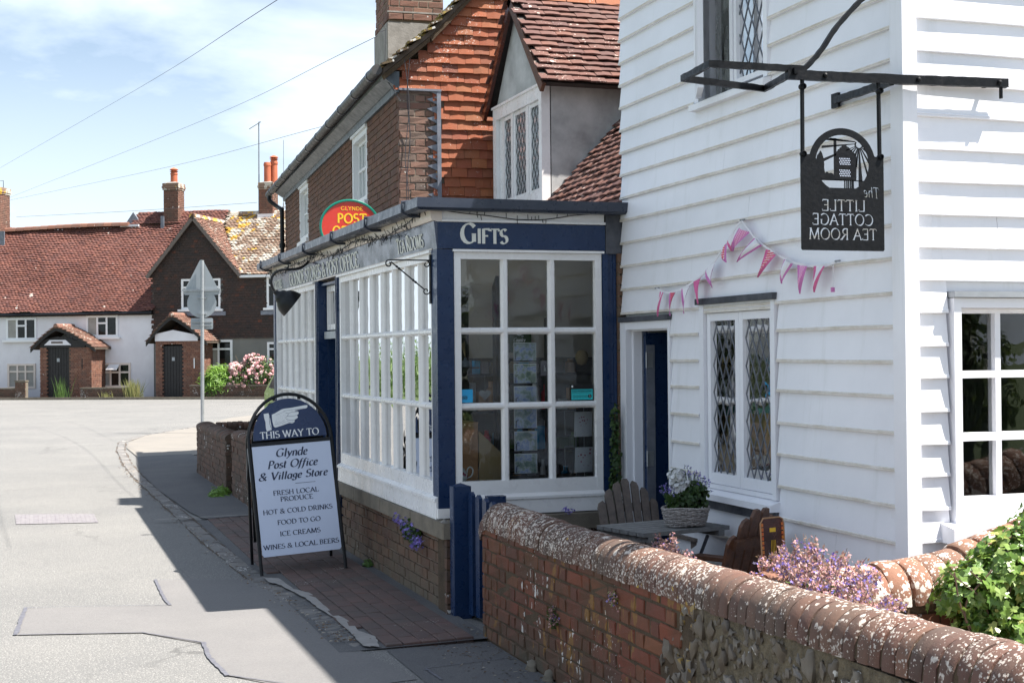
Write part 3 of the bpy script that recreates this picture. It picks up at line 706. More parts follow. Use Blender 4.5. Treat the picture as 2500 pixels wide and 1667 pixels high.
ribbon(m, [(.945, 7.43), (1.2, 7.12), (1.35, 6.9)], .012, .0088, seed=7)
ribbon(m, [(1.94, 7.20), (1.95, 6.93)], .016, .0092, seed=8); ribbon(m, [(1.94, 7.215), (2.42, 7.30)], .008, .0094, seed=9)
ribbon(m, [(1.62, 24.2), (2.4, 24.3)], .02, .036, seed=10)
m.build('road_seam', 'tar_seam', kind='structure')
sheet('road_repair', [(-.19, 15.9), (.60, 15.62), (.61, 14.78), (-.17, 14.95)], .006, 'iron_patch')
# brick paving outside the shop
pv = MB(); pv.add([(1.60, 7.78, .004), (2.5, 7.78, .022), (2.5, 14.6, .022), (1.55, 14.6, .004), (1.6, 10.4, .004)], [(0, 1, 2, 3, 4)])
pvo = pv.build('brick_paving', 'asphalt_path', kind='structure')
sl_ = atan2(.022, .95); pf = Fr((1.56, 7.8, .012), (0, 1, 0), (-sin(sl_), 0, cos(sl_)), (cos(sl_), 0, sin(sl_)))
def kerbx(y): return np.interp(y, [7.8, 8.3, 9.1, 10.4, 12.6, 14.6], [1.83, 1.80, 1.78, 1.71, 1.62, 1.60])
bricks(pvo, pf, 6.78, .92, 'paviour', .2, .098, .006, .04, .003, keep=lambda x, z, A, B: z + 1.56 > kerbx(7.8 + x) + .02 and z < .87, header=False, name='paving_brick', sname='paving', jit=.0012, cham=.004)
# kerb: granite setts, worn to the road's level, and the smear of cement beside them
kerb = MB(); kl = [(1.775, 7.9), (1.72, 8.4), (1.70, 9.05), (1.65, 9.9), (1.57, 10.4), (1.49, 12.6), (1.46, 14.6), (1.42, 17), (1.36, 20.4), (1.37, 22.6), (1.46, 26), (1.62, 28.4), (2.1, 30.5), (2.9, 32.4), (3.8, 34.4)]
ribbon(kerb, kl, .16, .003, 0); ko = kerb.build('kerb', 'mortar_dark', kind='structure')
kv = [Var('kerb_stone', *chbox(.20, .05, .13, .008, .006, s), 'kerb_sett') for s in range(4)] + [Var('kerb_stone', *chbox(.085, .05, .14, .008, .007, s), 'kerb_sett') for s in range(4)]
K = np.array(kl); S = np.r_[0, np.cumsum(np.linalg.norm(np.diff(K, axis=0), axis=1))]; xf = []; q = .05
while q < S[-1]:
    X = np.interp(q, S, K[:, 0]); Y = np.interp(q, S, K[:, 1]); X2 = np.interp(q + .05, S, K[:, 0]); Y2 = np.interp(q + .05, S, K[:, 1])
    small = Y < 10.4; d = np.array([X2 - X, Y2 - Y, 0]); d /= np.linalg.norm(d)
    fr = Fr((X, Y, .0), d, (0, 0, 1), (d[1], -d[0], 0))
    xf.append((fr.mat((0, .007 + random.gauss(0, .0015) + (.0 if small else .004), 0), RY(random.gauss(0, .05 if small else .012))), (4 if small else 0) + random.randrange(4)))
    q += .098 if small else .212
pieces(ko, 'kerb_stone', kv, xf, 290, 'kerb_run')
cs = MB(); cpoly = [(1.60, 10.5), (1.70, 10.46), (1.72, 9.92), (1.80, 9.68), (1.79, 9.02), (1.83, 8.55), (1.82, 8.28), (1.87, 8.06), (1.83, 7.78), (1.75, 7.82), (1.76, 8.25), (1.77, 8.73), (1.74, 9.05), (1.73, 9.54), (1.69, 9.83), (1.66, 10.12), (1.60, 10.29)]
CP = []
for i, (a, b) in enumerate(zip(cpoly, cpoly[1:] + cpoly[:1])):
    for k in range(6): CP.append((a[0] + (b[0] - a[0]) * k / 6 + random.uniform(-.005, .005), a[1] + (b[1] - a[1]) * k / 6 + random.uniform(-.015, .015)))
cs.add([(x, y, .021) for x, y in CP], [tuple(range(len(CP)))]); cs.build('cement_smear', 'cement_pale', kind='structure')
cs = MB(); ribbon(cs, [(1.14, 14.52), (1.63, 14.57), (2.3, 14.62)], .035, .037, .2); cs.build('paving_edge', 'concrete', kind='structure')
# courtyard behind the garden wall
sheet('courtyard', [(2.6, 1.0), (9.0, 1.0), (9.0, 4.8), (3.75, 5.5), (3.75, 8.8), (2.6, 8.8)], .02, 'concrete')
# loose debris at the foot of the wall
lt = MB()
for _ in range(420):
    t = random.random() ** 1.5; y = random.uniform(5.9, 8.2); x = 2.45 - t * .35; a = random.uniform(0, pi); l = random.uniform(.004, .014); zz = path_z(x, y) if y > 7.78 else .006
    lt.rv = random.random(); c, s_ = cos(a) * l, sin(a) * l
    lt.add([(x - c, y - s_, zz + .001), (x + s_ * .3, y - c * .3, zz + .001), (x + c, y + s_, zz + .001), (x - s_ * .3, y + c * .3, zz + .004)], [(0, 1, 2, 3)], mi=random.random() < .3)
for _ in range(520):
    y = 8 + 15 * random.random() ** 1.6; x = float(np.interp(y, [q[1] for q in kl], [q[0] for q in kl])) + random.gauss(-.07, .05); a = random.uniform(0, pi); l = random.uniform(.005, .017)
    lt.rv = random.random(); c, s_ = cos(a) * l, sin(a) * l; zz = .019
    lt.add([(x - c, y - s_, zz), (x + s_ * .4, y - c * .4, zz), (x + c, y + s_, zz), (x - s_ * .4, y + c * .4, zz + .005)], [(0, 1, 2, 3)], mi=random.random() < .35)
lt.build('leaf_litter', ['rust_litter', 'pale_litter'], kind='stuff', label='dry twigs, leaves and grit along the kerb and at the foot of the garden wall')

# ================================================================== TEA ROOM: white weatherboarded cottage
TX, TY0, TY1 = 3.74, 5.50, 8.75
tea = thing('tea_room', (TX, TY0, 0), 'white weatherboarded cottage with diamond-leaded windows and a dark blue open door', 'house')
FW = Fr((TX, TY1, 0), (0, -1, 0), (-1, 0, 0)); FS = Fr((TX, TY0, 0), (1, 0, 0), (0, -1, 0))
LW, LS = TY1 - TY0, 4.2
b = MB(FW)                                         # sheathing behind the boards, with the real openings
def wall_with_holes(mb, L_, H_, holes, y0, y1, z0=0):
    xs = sorted({0, L_, *[h[0] for h in holes], *[h[1] for h in holes]}); zs = sorted({z0, H_, *[h[2] for h in holes], *[h[3] for h in holes]})
    for xa, xb in zip(xs, xs[1:]):
        run = None
        for za, zb in zip(zs, zs[1:]):
            solid = not any(h[0] <= xa and xb <= h[1] and h[2] <= za and zb <= h[3] for h in holes)
            if solid: run = (run[0], zb) if run else (za, zb)
            if (not solid or zb == zs[-1]) and run: mb.box(xa, xb, y0, y1, *run); run = None
HW = [(.10, .73, 0, 1.795), (1.25, 2.03, .86, 1.93), (1.20, 1.98, 3.13, 3.95)]
wall_with_holes(b, LW, 4.5, HW, -.14, -.025)
b.fr = FS; HS = [(.24, 1.70, .86, 1.90)]
wall_with_holes(b, LS, 4.5, HS, -.14, -.025)
b.build('wall', 'white_paint', tea)
# boards
def board(mb, fr, x0, x1, z, h, seed=0, n=None):
    """one lapped board: thin at its top edge, a beaded nose at the bottom"""
    r = random.Random(seed); n = n or max(2, int((x1 - x0) / .35)); prof = [(-.024, h + .012), (-.006, h + .012), (.011, .018), (.016, .0155), (.017, .011), (.0140, .009), (.017, .006), (.0165, .001), (.014, 0), (-.010, 0)]
    ph = r.uniform(0, 9); V = []; m_ = len(prof)
    for i in range(n + 1):
        x = x0 + (x1 - x0) * i / n; dz = .0022 * sin(x * 2.1 + ph) + r.uniform(-.0008, .0008); dy = .0016 * sin(x * 3.3 + ph * 2)
        for (y, zz) in prof: V.append((x, y + dy, z + zz + dz))
    F = []; MI = []
    for i in range(n):
        for k in range(m_):
            F.append((i * m_ + k, (i + 1) * m_ + k, (i + 1) * m_ + (k + 1) % m_, i * m_ + (k + 1) % m_)); MI.append(1 if 2 <= k <= 7 else 0)
    mb.fr = fr; base = len(mb.v); mb.add(V, F); mb.mi[-len(F):] = MI
    mb.add([V[k] for k in range(m_)], [tuple(range(m_))]); mb.add([V[n * m_ + k] for k in range(m_)], [tuple(range(m_))[::-1]])
def boarding(fr, x0, x1, levels, openings, seed, edge='cream_edge'):
    for k, (z, h) in enumerate(levels):
        segs = [(x0, x1)]
        for (a, b_, c, d) in openings:
            if c < z + h * .5 < d:
                ns = []
                for (p, q) in segs:
                    if a > p: ns.append((p, min(a, q)))
                    if b_ < q: ns.append((max(b_, p), q))
                segs = [(p, q) for p, q in ns if q - p > .03]
        rj = random.Random(seed * 31 + k); sg2 = []
        for (p, q) in segs:
            if q - p > 1.3 and rj.random() < .45: cpt = rj.uniform(p + .4, q - .4); sg2 += [(p, cpt - .0012), (cpt + .0012, q)]
            else: sg2.append((p, q))
        for (p, q) in sg2:
            mb = MB(fr); board(mb, fr, p, q, z, h, seed + k); mb.build('weatherboard', ['white_paint', edge], tea)
ws = [.085, .25, .42, .59, .76, .928, 1.097, 1.265, 1.433, 1.591, 1.75, 1.90, 2.06, 2.215, 2.37, 2.52, 2.67, 2.82, 2.97, 3.12, 3.27, 3.42, 3.57, 3.72, 3.87, 4.02, 4.17, 4.32, 4.47]
boarding(FW, .0, LW - .068, list(zip(ws, np.diff(ws))), [(-.01, .765, 0, 1.86), (1.165, 2.085, .74, 1.955), (1.14, 2.03, 3.06, 4.02)], 3)
ss = [.03 + .1487 * k for k in range(31)]
boarding(FS, .052, LS, list(zip(ss, np.diff(ss))), [(.215, 1.76, .775, 1.905)], 90, 'white_paint')
c = MB(); c.box(TX - .026, TX + .05, TY0 - .030, TY0 + .005, .02, 4.5); c.box(TX - .026, TX - .001, TY0 + .005, TY0 + .068, .02, 4.5); c.build('corner_board', 'white_paint', tea)
# door in the west wall, standing open inwards
d = MB(FW); d.box(.0, .095, -.03, .022, .0, 1.85); d.box(.73, .762, -.03, .014, 0, 1.85); d.box(.095, .73, -.03, .016, 1.80, 1.85); d.box(.095, .105, -.13, -.03, 0, 1.80); d.box(.72, .73, -.13, -.03, 0, 1.80); d.box(.105, .72, -.13, -.03, 1.79, 1.80)
d.build('door_frame', 'white_paint', tea)
d = MB(FW); d.box(-.005, .77, -.01, .034, 1.853, 1.885); d.build('lintel_flashing', 'lead_dark', tea)
dl = MB(FW); dl.box(.11, .15, -.80, -.10, .03, 1.78); do = dl.build('door', 'navy_paint', tea)
dd = MB(FW); dd.box(.105, .112, -.135, -.09, .02, 1.79); dd.box(.151, .155, -.16, -.1, .1, 1.7); dd.build('door_edge', 'lead_grey', do)
for z in (1.60, .95):
    h = MB(FW); h.box(.150, .157, -.145, -.10, z - .05, z + .05); h.tube([(.158, -.10, z - .052), (.158, -.10, z + .052)], .007, 8); h.build('hinge', 'galvanised', do)
# dark room behind
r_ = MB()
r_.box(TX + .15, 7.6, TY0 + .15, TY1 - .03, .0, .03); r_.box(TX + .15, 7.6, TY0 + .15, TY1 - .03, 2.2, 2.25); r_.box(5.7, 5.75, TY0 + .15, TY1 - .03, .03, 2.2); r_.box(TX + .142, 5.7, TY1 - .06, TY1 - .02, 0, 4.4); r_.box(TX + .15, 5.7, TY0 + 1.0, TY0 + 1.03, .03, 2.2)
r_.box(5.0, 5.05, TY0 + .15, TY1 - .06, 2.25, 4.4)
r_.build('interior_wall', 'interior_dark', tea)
# roof
r_ = MB(); x0, x1, z0 = TX - .16, 8.1, 4.45; xm = (x0 + x1) / 2; zt = z0 + 1.9
r_.prism([(x0, z0), (xm, zt), (x1, z0), (x1, z0 + .09), (xm, zt + .10), (x0, z0 + .09)], TY0 - .12, TY1 + .10, 'y'); r_.build('roof', 'plum_tile', tea)
g_ = MB(); g_.prism([(TX + .01, 4.5), (xm, zt - .06), (x1 - .17, 4.5)], TY0 + .03, TY0 + .08, 'y'); g_.prism([(TX + .01, 4.5), (xm, zt - .06), (x1 - .17, 4.5)], TY1 - .08, TY1 - .03, 'y')
g_.build('gable', 'white_paint', tea)
b_ = MB(); b_.box(TX + .13, 7.9, TY1 - .13, TY1, 0, 4.5); b_.box(7.8, 7.93, TY0, TY1 - .13, 0, 4.5); b_.build('rear_wall', 'render_grey', tea)

def lead_lattice(fr, x0, x1, z0, z1, dw, dh, y, parent, wdt=.0045, mat='lead_grey'):
    m_ = MB(fr); nx = (x1 - x0) / dw
    for sgn in (1, -1):
        k0 = -int((z1 - z0) / dh) - 2
        for k in range(k0, int(nx) + abs(k0) + 3):
            pts = []                                           # line: u = k + sgn*(z)/dh, clipped
            xa = x0 + (k if sgn > 0 else k) * dw; s_ = sgn * dw / dh
            ta, tb = 0, z1 - z0
            for lim, sg in ((x0, 1), (x1, -1)):
                if s_ * sg > 0: ta = max(ta, (lim - xa) / s_)
                else: tb = min(tb, (lim - xa) / s_)
            if tb - ta < .012: continue
            p, q = (xa + s_ * ta, z0 + ta), (xa + s_ * tb, z0 + tb); dx, dz = q[0] - p[0], q[1] - p[1]; l = sqrt(dx * dx + dz * dz); nx_, nz_ = -dz / l * wdt / 2, dx / l * wdt / 2
            yy = y + (.0008 if sgn > 0 else 0)
            V = [(p[0] + nx_, yy, p[1] + nz_), (p[0] - nx_, yy, p[1] - nz_), (q[0] - nx_, yy, q[1] - nz_), (q[0] + nx_, yy, q[1] + nz_)]
            m_.add(V + [(a, b2 + .003, c2) for a, b2, c2 in V], [(0, 1, 2, 3), (4, 7, 6, 5), (0, 4, 5, 1), (1, 5, 6, 2), (2, 6, 7, 3), (3, 7, 4, 0)])
    return m_.build('lead_lattice', mat, parent)
def frame_rect(m_, x0, x1, z0, z1, w_, y0, y1, wb=None):
    wb = wb or w_
    m_.box(x0, x0 + w_, y0, y1, z0, z1); m_.box(x1 - w_, x1, y0, y1, z0, z1); m_.box(x0 + w_, x1 - w_, y0, y1 - .0015, z1 - w_, z1); m_.box(x0 + w_, x1 - w_, y0, y1 - .0015, z0, z0 + wb)
# leaded window beside the door
f = MB(FW); f.box(1.18, 1.235, -.06, .018, .86, 1.925); f.box(2.035, 2.075, -.06, .018, .86, 1.925); f.box(1.235, 2.035, -.06, .012, 1.893, 1.925); f.box(1.235, 2.035, -.06, .006, .86, .885)
wn = f.build('window', 'white_paint', tea)
f = MB(FW); f.prism([(-.06, .80), (.065, .80), (.065, .835), (-.02, .862), (-.06, .862)], 1.165, 2.095, 'x'); f.build('window_sill', 'white_paint', wn)
f = MB(FW); f.box(1.2, 2.09, -.02, .028, .745, .798); f.build('flashing', 'lead_dark', wn)  # dark strip set just below the sill
f = MB(FW); f.box(1.165, 2.09, -.01, .038, 1.926, 1.962); f.build('lintel_flashing', 'lead_dark', wn)
f = MB(FW); f.box(1.235, 2.035, -.02, .013, 1.876, 1.892); f.build('cream_bead', 'cream_edge', wn)
for (a, b_) in ((1.24, 1.634), (1.637, 2.03)):
    cse = MB(FW); frame_rect(cse, a, b_, .888, 1.873, .044, -.045, -.004, .062); ca = cse.build('casement', 'white_paint', wn)
    p = MB(FW); p.box(a + .044, b_ - .044, -.028, -.024, .95, 1.83); p.build('pane', 'window_glass', wn)
    lead_lattice(FW, a + .044, b_ - .044, .95, 1.83, .078, .155, -.0235, wn, .0026, 'lead_grey')
cu = MB(FW)
for k in range(26):
    x = 1.26 + k * .03
    if .62 < (k / 26) < .75: continue
    cu.add([(x, -.10 - .012 * (k % 2), .9), (x + .03, -.10 - .012 * ((k + 1) % 2), .9), (x + .03, -.10 - .012 * ((k + 1) % 2), 1.86), (x, -.10 - .012 * (k % 2), 1.86)], [(0, 1, 2, 3)])
g = NT('veil'); tr = g.n('ShaderNodeBsdfTransparent'); df = g.n('ShaderNodeBsdfDiffuse'); df.inputs[0].default_value = (.42, .43, .42, 1); ms = g.n('ShaderNodeMixShader'); g.set(ms.inputs[0], g.rng(g.noise(7, 5, vec=g.scaled((1, 3, .8))), .35, .7, .05, .75))
g.t.links.new(tr.outputs[0], ms.inputs[1]); g.t.links.new(df.outputs[0], ms.inputs[2]); g.t.links.new(ms.outputs[0], g.out.inputs[0]); MATS['veil'] = g.m
cu.build('net_curtain', 'veil', wn)
sh = MB(FW); sh.box(1.25, 2.03, -.24, -.13, 1.36, 1.375); sh.box(1.25, 2.03, -.24, -.13, 1.70, 1.712); sh.build('shelf', 'cream_edge', wn)
t = MB(FW); t.box(1.90, 2.0, -.20, -.14, 1.376, 1.50); t.build('blue_box', 'sticker_blue', wn, label='small blue box on the window shelf')
t = MB(FW); t.box(1.885, 1.975, -.032, -.0285, .975, 1.105); st = t.build('rating_sticker', 'sticker_green', wn, label='lime green rating sticker in the lower corner of the leaded window')
t = MB(FW); text(t, 'FOOD HYGIENE RATING', 1.93, 1.083, .008, -.0285, .001, .12, .1, False); t.box(1.89, 1.97, -.0285, -.0278, 1.069, 1.0715); t.lathe([(0, .001), (.014, .001), (.014, 0)], (1.955, -.0285, 1.0), 16, RX(-pi / 2)); t.build('print', 'black_print', st)
t = MB(FW); text(t, '5', 1.955, .992, .016, -.0275, .0008, .16, .12, False); t.build('rating_number', 'print_white', st)
# upper window, left casement ajar
f = MB(FW); f.box(1.15, 1.20, -.06, .018, 3.12, 4.02); f.box(1.985, 2.03, -.06, .018, 3.12, 4.02); f.box(1.20, 1.985, -.06, .012, 3.97, 4.02); f.box(1.575, 1.61, -.06, .004, 3.14, 3.97); f.prism([(-.06, 3.07), (.05, 3.07), (.05, 3.105), (-.02, 3.125), (-.06, 3.125)], 1.135, 2.04, 'x')
w2 = f.build('window', 'white_paint', tea)
p = MB(FW); p.box(1.615, 1.98, -.03, -.026, 3.15, 3.965); p.build('pane', 'window_glass', w2); lead_lattice(FW, 1.615, 1.98, 3.15, 3.965, .085, .165, -.0255, w2, .005)
cse = MB(FW); frame_rect(cse, 1.615, 1.98, 3.145, 3.965, .03, -.04, -.003); cse.build('casement', 'white_paint', w2)
fo = Fr(FW.p((1.205, .0, 0)), tuple(FW.M @ np.array([cos(.42), sin(.42), 0])), tuple(FW.M @ np.array([-sin(.42), cos(.42), 0])))
cse = MB(fo); frame_rect(cse, 0, .365, 3.14, 3.965, .034, .0, .034); cse.build('casement', 'white_paint', w2, label='window casement pushed open')
p = MB(fo); p.box(.034, .331, .012, .016, 3.174, 3.93); p.build('pane', 'window_glass', w2)
cu = MB(FW)
for k in range(26):
    x = 1.22 + k * .028; cu.add([(x, -.09 - .012 * (k % 2), 3.1), (x + .028, -.09 - .012 * ((k + 1) % 2), 3.1), (x + .028, -.09 - .012 * ((k + 1) % 2), 3.95), (x, -.09 - .012 * (k % 2), 3.95)], [(0, 1, 2, 3)])
cu.build('net_curtain', 'veil', w2)
# sash window in the sunny south wall
f = MB(FS); f.box(.23, .27, -.10, .034, .86, 1.885); f.box(1.70, 1.74, -.10, .034, .86, 1.885); f.box(.27, 1.70, -.10, .030, 1.84, 1.885)
w3 = f.build('window', 'white_paint', tea)
f = MB(FS); f.box(.222, 1.75, -.01, .052, 1.888, 1.915); f.build('lintel_strip', 'galvanised', w3)
f = MB(FS); f.prism([(-.10, .775), (.105, .775), (.105, .845), (-.02, .868), (-.10, .868)], .165, 1.82, 'x'); f.build('window_sill', 'white_paint', w3)
f = MB(FS); f.box(.272, .284, -.075, -.02, .869, 1.838); f.box(1.69, 1.698, -.075, -.02, .869, 1.838); f.box(.284, 1.69, -.075, -.022, 1.816, 1.838); f.box(.284, 1.69, -.075, -.022, .869, .972)
zs_ = [(1.552, 1.816), (1.266, 1.518), (.972, 1.228)]
f.box(.284, 1.69, -.075, -.022, 1.518, 1.552); f.box(.284, 1.69, -.075, -.022, 1.228, 1.266)
xs_ = [.284 + .2385 * k for k in range(6)]
for x in xs_[1:]: f.box(x - .03, x, -.075, -.0215, .972, 1.816)
f.build('glazing_bar', 'white_paint', w3)
for z0_, z1_ in zs_:
    for x in xs_: p = MB(FS); p.box(x, x + .2085, -.054, -.050, z0_, z1_); p.build('pane', 'sash_glass', w3)
t = MB(FS)                                           # pale curled ornament on the inner sill
t.tube(catmull([(.30, -.13, .975), (.315, -.13, 1.01), (.335, -.13, .998), (.352, -.13, 1.03), (.375, -.13, 1.035), (.37, -.13, 1.01)], 6), [.012] * 10 + [.014] * 10 + [.006] * 11, 8); t.build('ornament', 'porcelain', w3, smooth=True)
t = MB(FS)
for k in range(12): t.lathe([(0, -.008), (.008, 0), (0, .008)], (.29 + k * .011, -.2, 1.30 + k * .02), 6)
t.build('bead_string', 'lead_grey', w3)

# ================================================================== GARDEN WALLS
gw = thing('garden_wall', (2.58, 5.4, 0), 'low red brick wall with rounded brick-on-edge coping spotted with lichen, in front of the courtyard', 'wall')
GX0, GX1, GY0, GY1 = 2.46, 2.70, 2.4, 7.86
core = MB(); core.box(GX0 + .008, GX1 - .008, 5.08, GY1 - .008, -.02, .655); co_ = core.build('mortar', 'mortar_old', gw)
core = MB(); core.box(GX0 + .008, GX1 - .008, GY0, 5.08, -.02, .66); core.build('flint_bed', 'mortar_flint', gw)
fg = Fr((GX0 + .008, GY1, .015), (0, -1, 0), (-1, 0, 0))
def gkeep(x, z, A, B):
    y = GY1 - x
    edge = 5.25 + .35 * mnoise.noise(Vector((3.1, z * 6, 0))) + (.4 - z) * .9      # where brick gives way to flint
    return y > edge
bricks(gw, fg, GY1 - 3.2, .645, 'garden_brick', .2, .0655, .0085, .09, .0045, keep=gkeep, jit=.0042, cham=.006)
fe = Fr((GX1, GY1 - .008, .015), (-1, 0, 0), (0, 1, 0)); bricks(gw, fe, .24, .645, 'garden_brick', .2, .0645, .0095, .05, .007, jit=.003, cham=.005, name='end_brick')
fi = Fr((GX1 - .008, GY0, .015), (0, 1, 0), (1, 0, 0)); bricks(gw, fi, 5.4, .645, 'garden_brick', .2, .0645, .0095, .05, .006, limit=0, sname='inner_brickwork', jit=.002)
# coping: half-round bricks on edge
def halfround(name, t_, r_, dome, seed, mat, low=.0, n=14, ov=.006):
    r = random.Random(seed); prof = [(-r_ - ov, -low)] + [(-(r_ + ov) * cos(pi * k / n), dome * sin(pi * k / n) ** .85) for k in range(0, n + 1)] + [(r_ + ov, -low)]
    V = []
    for y, sc in ((-t_ / 2, .965), (-t_ / 2 + .008, 1.0), (t_ / 2 - .008, 1.0), (t_ / 2, .965)):
        jx = r.uniform(-.002, .002)
        for (x, z) in prof: V.append((x * sc + jx + r.uniform(-.001, .001), y, z * (sc if z > 0 else 1) + r.uniform(-.0012, .0012)))
    m_ = len(prof); F = [(j * m_ + i, j * m_ + i + 1, (j + 1) * m_ + i + 1, (j + 1) * m_ + i) for j in range(3) for i in range(m_ - 1)] + [tuple(range(m_)), tuple(range(3 * m_, 4 * m_))[::-1]] + [(j * m_ + m_ - 1, j * m_, (j + 1) * m_, (j + 1) * m_ + m_ - 1) for j in range(3)]
    return Var(name, V, F, mat, smooth=True)
cv = [halfround('coping_brick', .064, .118, .128, s, 'coping_brick', .02) for s in range(5)]
xf = []; y = GY1 - .06
while y > GY0:
    z = .655 + np.interp(y, [3.2, 4.0, 5.0, 6.3, 6.8, 7.9], [.052, .03, .012, .0, -.004, .008])
    j = random.gauss(0, .0022); tilt = random.gauss(0, .02)
    xf.append((ID.mat((2.58 + random.gauss(0, .002), y, z + j), RX(tilt) @ RZ(random.gauss(0, .02))), random.randrange(5))); y -= .0725
for k, (dy, dz, a) in enumerate([(.03, -.008, -.35), (.085, -.05, -.85)]):
    xf.append((ID.mat((2.58, GY1 - .06 + dy, .655 + dz), RX(a)), k))
pieces(gw, 'coping_brick', cv, xf, 200, 'coping_run')
cm = MB()
P = []
for yy in np.linspace(GY0, GY1 - .05, 40):
    z = .655 + np.interp(yy, [3.2, 4.0, 5.0, 6.3, 6.8, 7.9], [.052, .03, .012, .0, -.004, .008])
    P.append((yy, z))
n = 12; V = []
for yy, z in P:
    for k in range(n + 1): V.append((2.58 - .117 * cos(pi * k / n), yy, z - .012 + .128 * sin(pi * k / n) ** .85))
cm.add(V, [(i * (n + 1) + k, i * (n + 1) + k + 1, (i + 1) * (n + 1) + k + 1, (i + 1) * (n + 1) + k) for i in range(len(P) - 1) for k in range(n)])
cm.build('coping_mortar', 'mortar_old', gw)
# flints
def blob(name, mat, seed, flat=.55):
    bm = bmesh.new(); bmesh.ops.create_icosphere(bm, subdivisions=2, radius=1); r = random.Random(seed); o = Vector([r.uniform(0, 50) for _ in range(3)])
    for v in bm.verts:
        n_ = mnoise.noise(v.co * 1.6 + o) * .8 + mnoise.noise(v.co * 4 + o) * .35; v.co *= 1 + n_; v.co.y *= flat; v.co.y = min(v.co.y, flat * .75)
    bm.verts.index_update(); V = [tuple(v.co) for v in bm.verts]; F = [tuple(v.index for v in f.verts) for f in bm.faces]; bm.free(); return Var(name, V, F, mat, True)
fv = [blob('flint', 'flint', s, .8) for s in range(7)]; xf = []; pl = []
for _ in range(2600):
    y = random.uniform(3.0, 5.75); z = random.uniform(.03, .63); r = random.uniform(.012, .042)
    if gkeep(GY1 - y + .05, z, 0, 0) or any((y - a) ** 2 + (z - b_) ** 2 < (.92 * (r + c_)) ** 2 for a, b_, c_ in pl): continue
    pl.append((y, z, r)); a = random.uniform(0, pi)
    xf.append((fg.mat((GY1 - y, -.004, z - .015), RY(a) @ np.diag([r * random.uniform(.9, 1.5), r * 1.0, r * random.uniform(.6, 1)])), random.randrange(7)))
pieces(gw, 'flint', fv, xf, 290, 'flint_facing')
# broken footing stones
fs_ = [blob('footing_stone', 'stone_ledge', s + 20, .5) for s in range(3)]; xf = []
for (y, l, z) in [(6.98, .2, .012), (6.72, .17, .016), (6.46, .2, .014), (6.1, .22, .014)]: xf.append((ID.mat((2.455, y, z), np.diag([.035, l * .55, .035])), random.randrange(3)))
pieces(gw, 'footing_stone', fs_, xf)
# cross wall running back to the cottage
cw = thing('cross_wall', (3.4, 4.95, 0), 'short brick wall with broad half-round coping running back from the front wall under the ivy', 'wall')
CZ = lambda x: .635 + np.interp(x, [2.7, 3.2, 3.5, 3.8, 4.1, 5], [0, .005, .03, .11, .20, .40])
m_ = MB(); PX = np.linspace(2.71, 4.9, 12); V = []
for x in PX: V += [(x, 4.86, 0), (x, 4.86, CZ(x)), (x, 5.10, CZ(x)), (x, 5.10, 0)]
m_.add(V, [(i * 4 + k, i * 4 + k + 1, i * 4 + 5 + k, i * 4 + 4 + k) for i in range(11) for k in range(3)] + [(0, 1, 2, 3), (44, 47, 46, 45)]); m_.build('mortar', 'mortar_old', cw)
fcw = Fr((2.71, 4.86, .015), (1, 0, 0), (0, -1, 0)); bricks(cw, fcw, 2.1, 1.0, 'garden_brick', .2, .0645, .0095, .05, .007, keep=lambda x, z, A, B: z + .06 < CZ(2.71 + x), limit=60)
cv = [halfround('coping_brick', .088, .135, .145, s, 'cross_coping_brick', .02) for s in range(4)]; xf = []; x = 2.76
while x < 4.9:
    sl2 = atan2(CZ(x + .05) - CZ(x - .05), .1); xf.append((ID.mat((x, 4.98, CZ(x) + random.gauss(0, .004)), RY(-sl2 + random.gauss(0, .03)) @ RZ(pi / 2 + random.gauss(0, .04))), random.randrange(4))); x += .102
pieces(cw, 'coping_brick', cv, xf)
# ================================================================== VILLAGE SHOP: single-storey painted shop front
SX, SY0, SY1 = 2.47, 8.78, 15.28
shop = thing('village_shop', (SX, SY0, 0), 'navy and white painted village shop front with small-paned windows and lettered fascia', 'shop')
G = Fr((SX, SY1, 0), (0, -1, 0), (-1, 0, 0)); GS = Fr((SX, SY0, 0), (1, 0, 0), (0, -1, 0)); GL_ = SY1 - SY0
def yx(y): return SY1 - y
# brick base
m_ = MB(); m_.box(SX + .05, 3.74, SY0 - .02, SY0 + .1, -.02, .49); m_.box(SX + .02, SX + .2, SY0 + .1, 12.0, -.02, .49); m_.box(SX + .02, SX + .2, 12.7, SY1, -.02, .49); m_.build('base_wall', 'mortar_pale', shop)
fb = Fr((SX + .012, 12.0, .012), (0, -1, 0), (-1, 0, 0)); bricks(shop, fb, 12.0 - (SY0 - .2), .475, 'shop_base_brick', .205, .062, .011, .05, .006, jit=.002)
fb2 = Fr((SX + .012, SY1, .012), (0, -1, 0), (-1, 0, 0)); bricks(shop, fb2, SY1 - 12.7, .475, 'shop_base_brick', .205, .062, .011, .05, .006, limit=40, sname='base_brickwork')
fb3 = Fr((SX - .01, SY0 - .035, .012), (1, 0, 0), (0, -1, 0)); bricks(shop, fb3, 1.28, .475, 'shop_base_brick', .205, .062, .011, .05, .006, limit=120, sname='south_brickwork')
m_ = MB(); m_.box(SX - .012, SX + .10, SY0 - .19, SY0 + .02, -.01, .487); m_.build('pier', 'mortar_old', shop)
fp = Fr((SX - .018, SY0 - .195, .012), (1, 0, 0), (0, -1, 0)); bricks(shop, fp, .13, .475, 'lowwall_brick', .13, .062, .01, .05, .005, header=False, name='pier_brick')
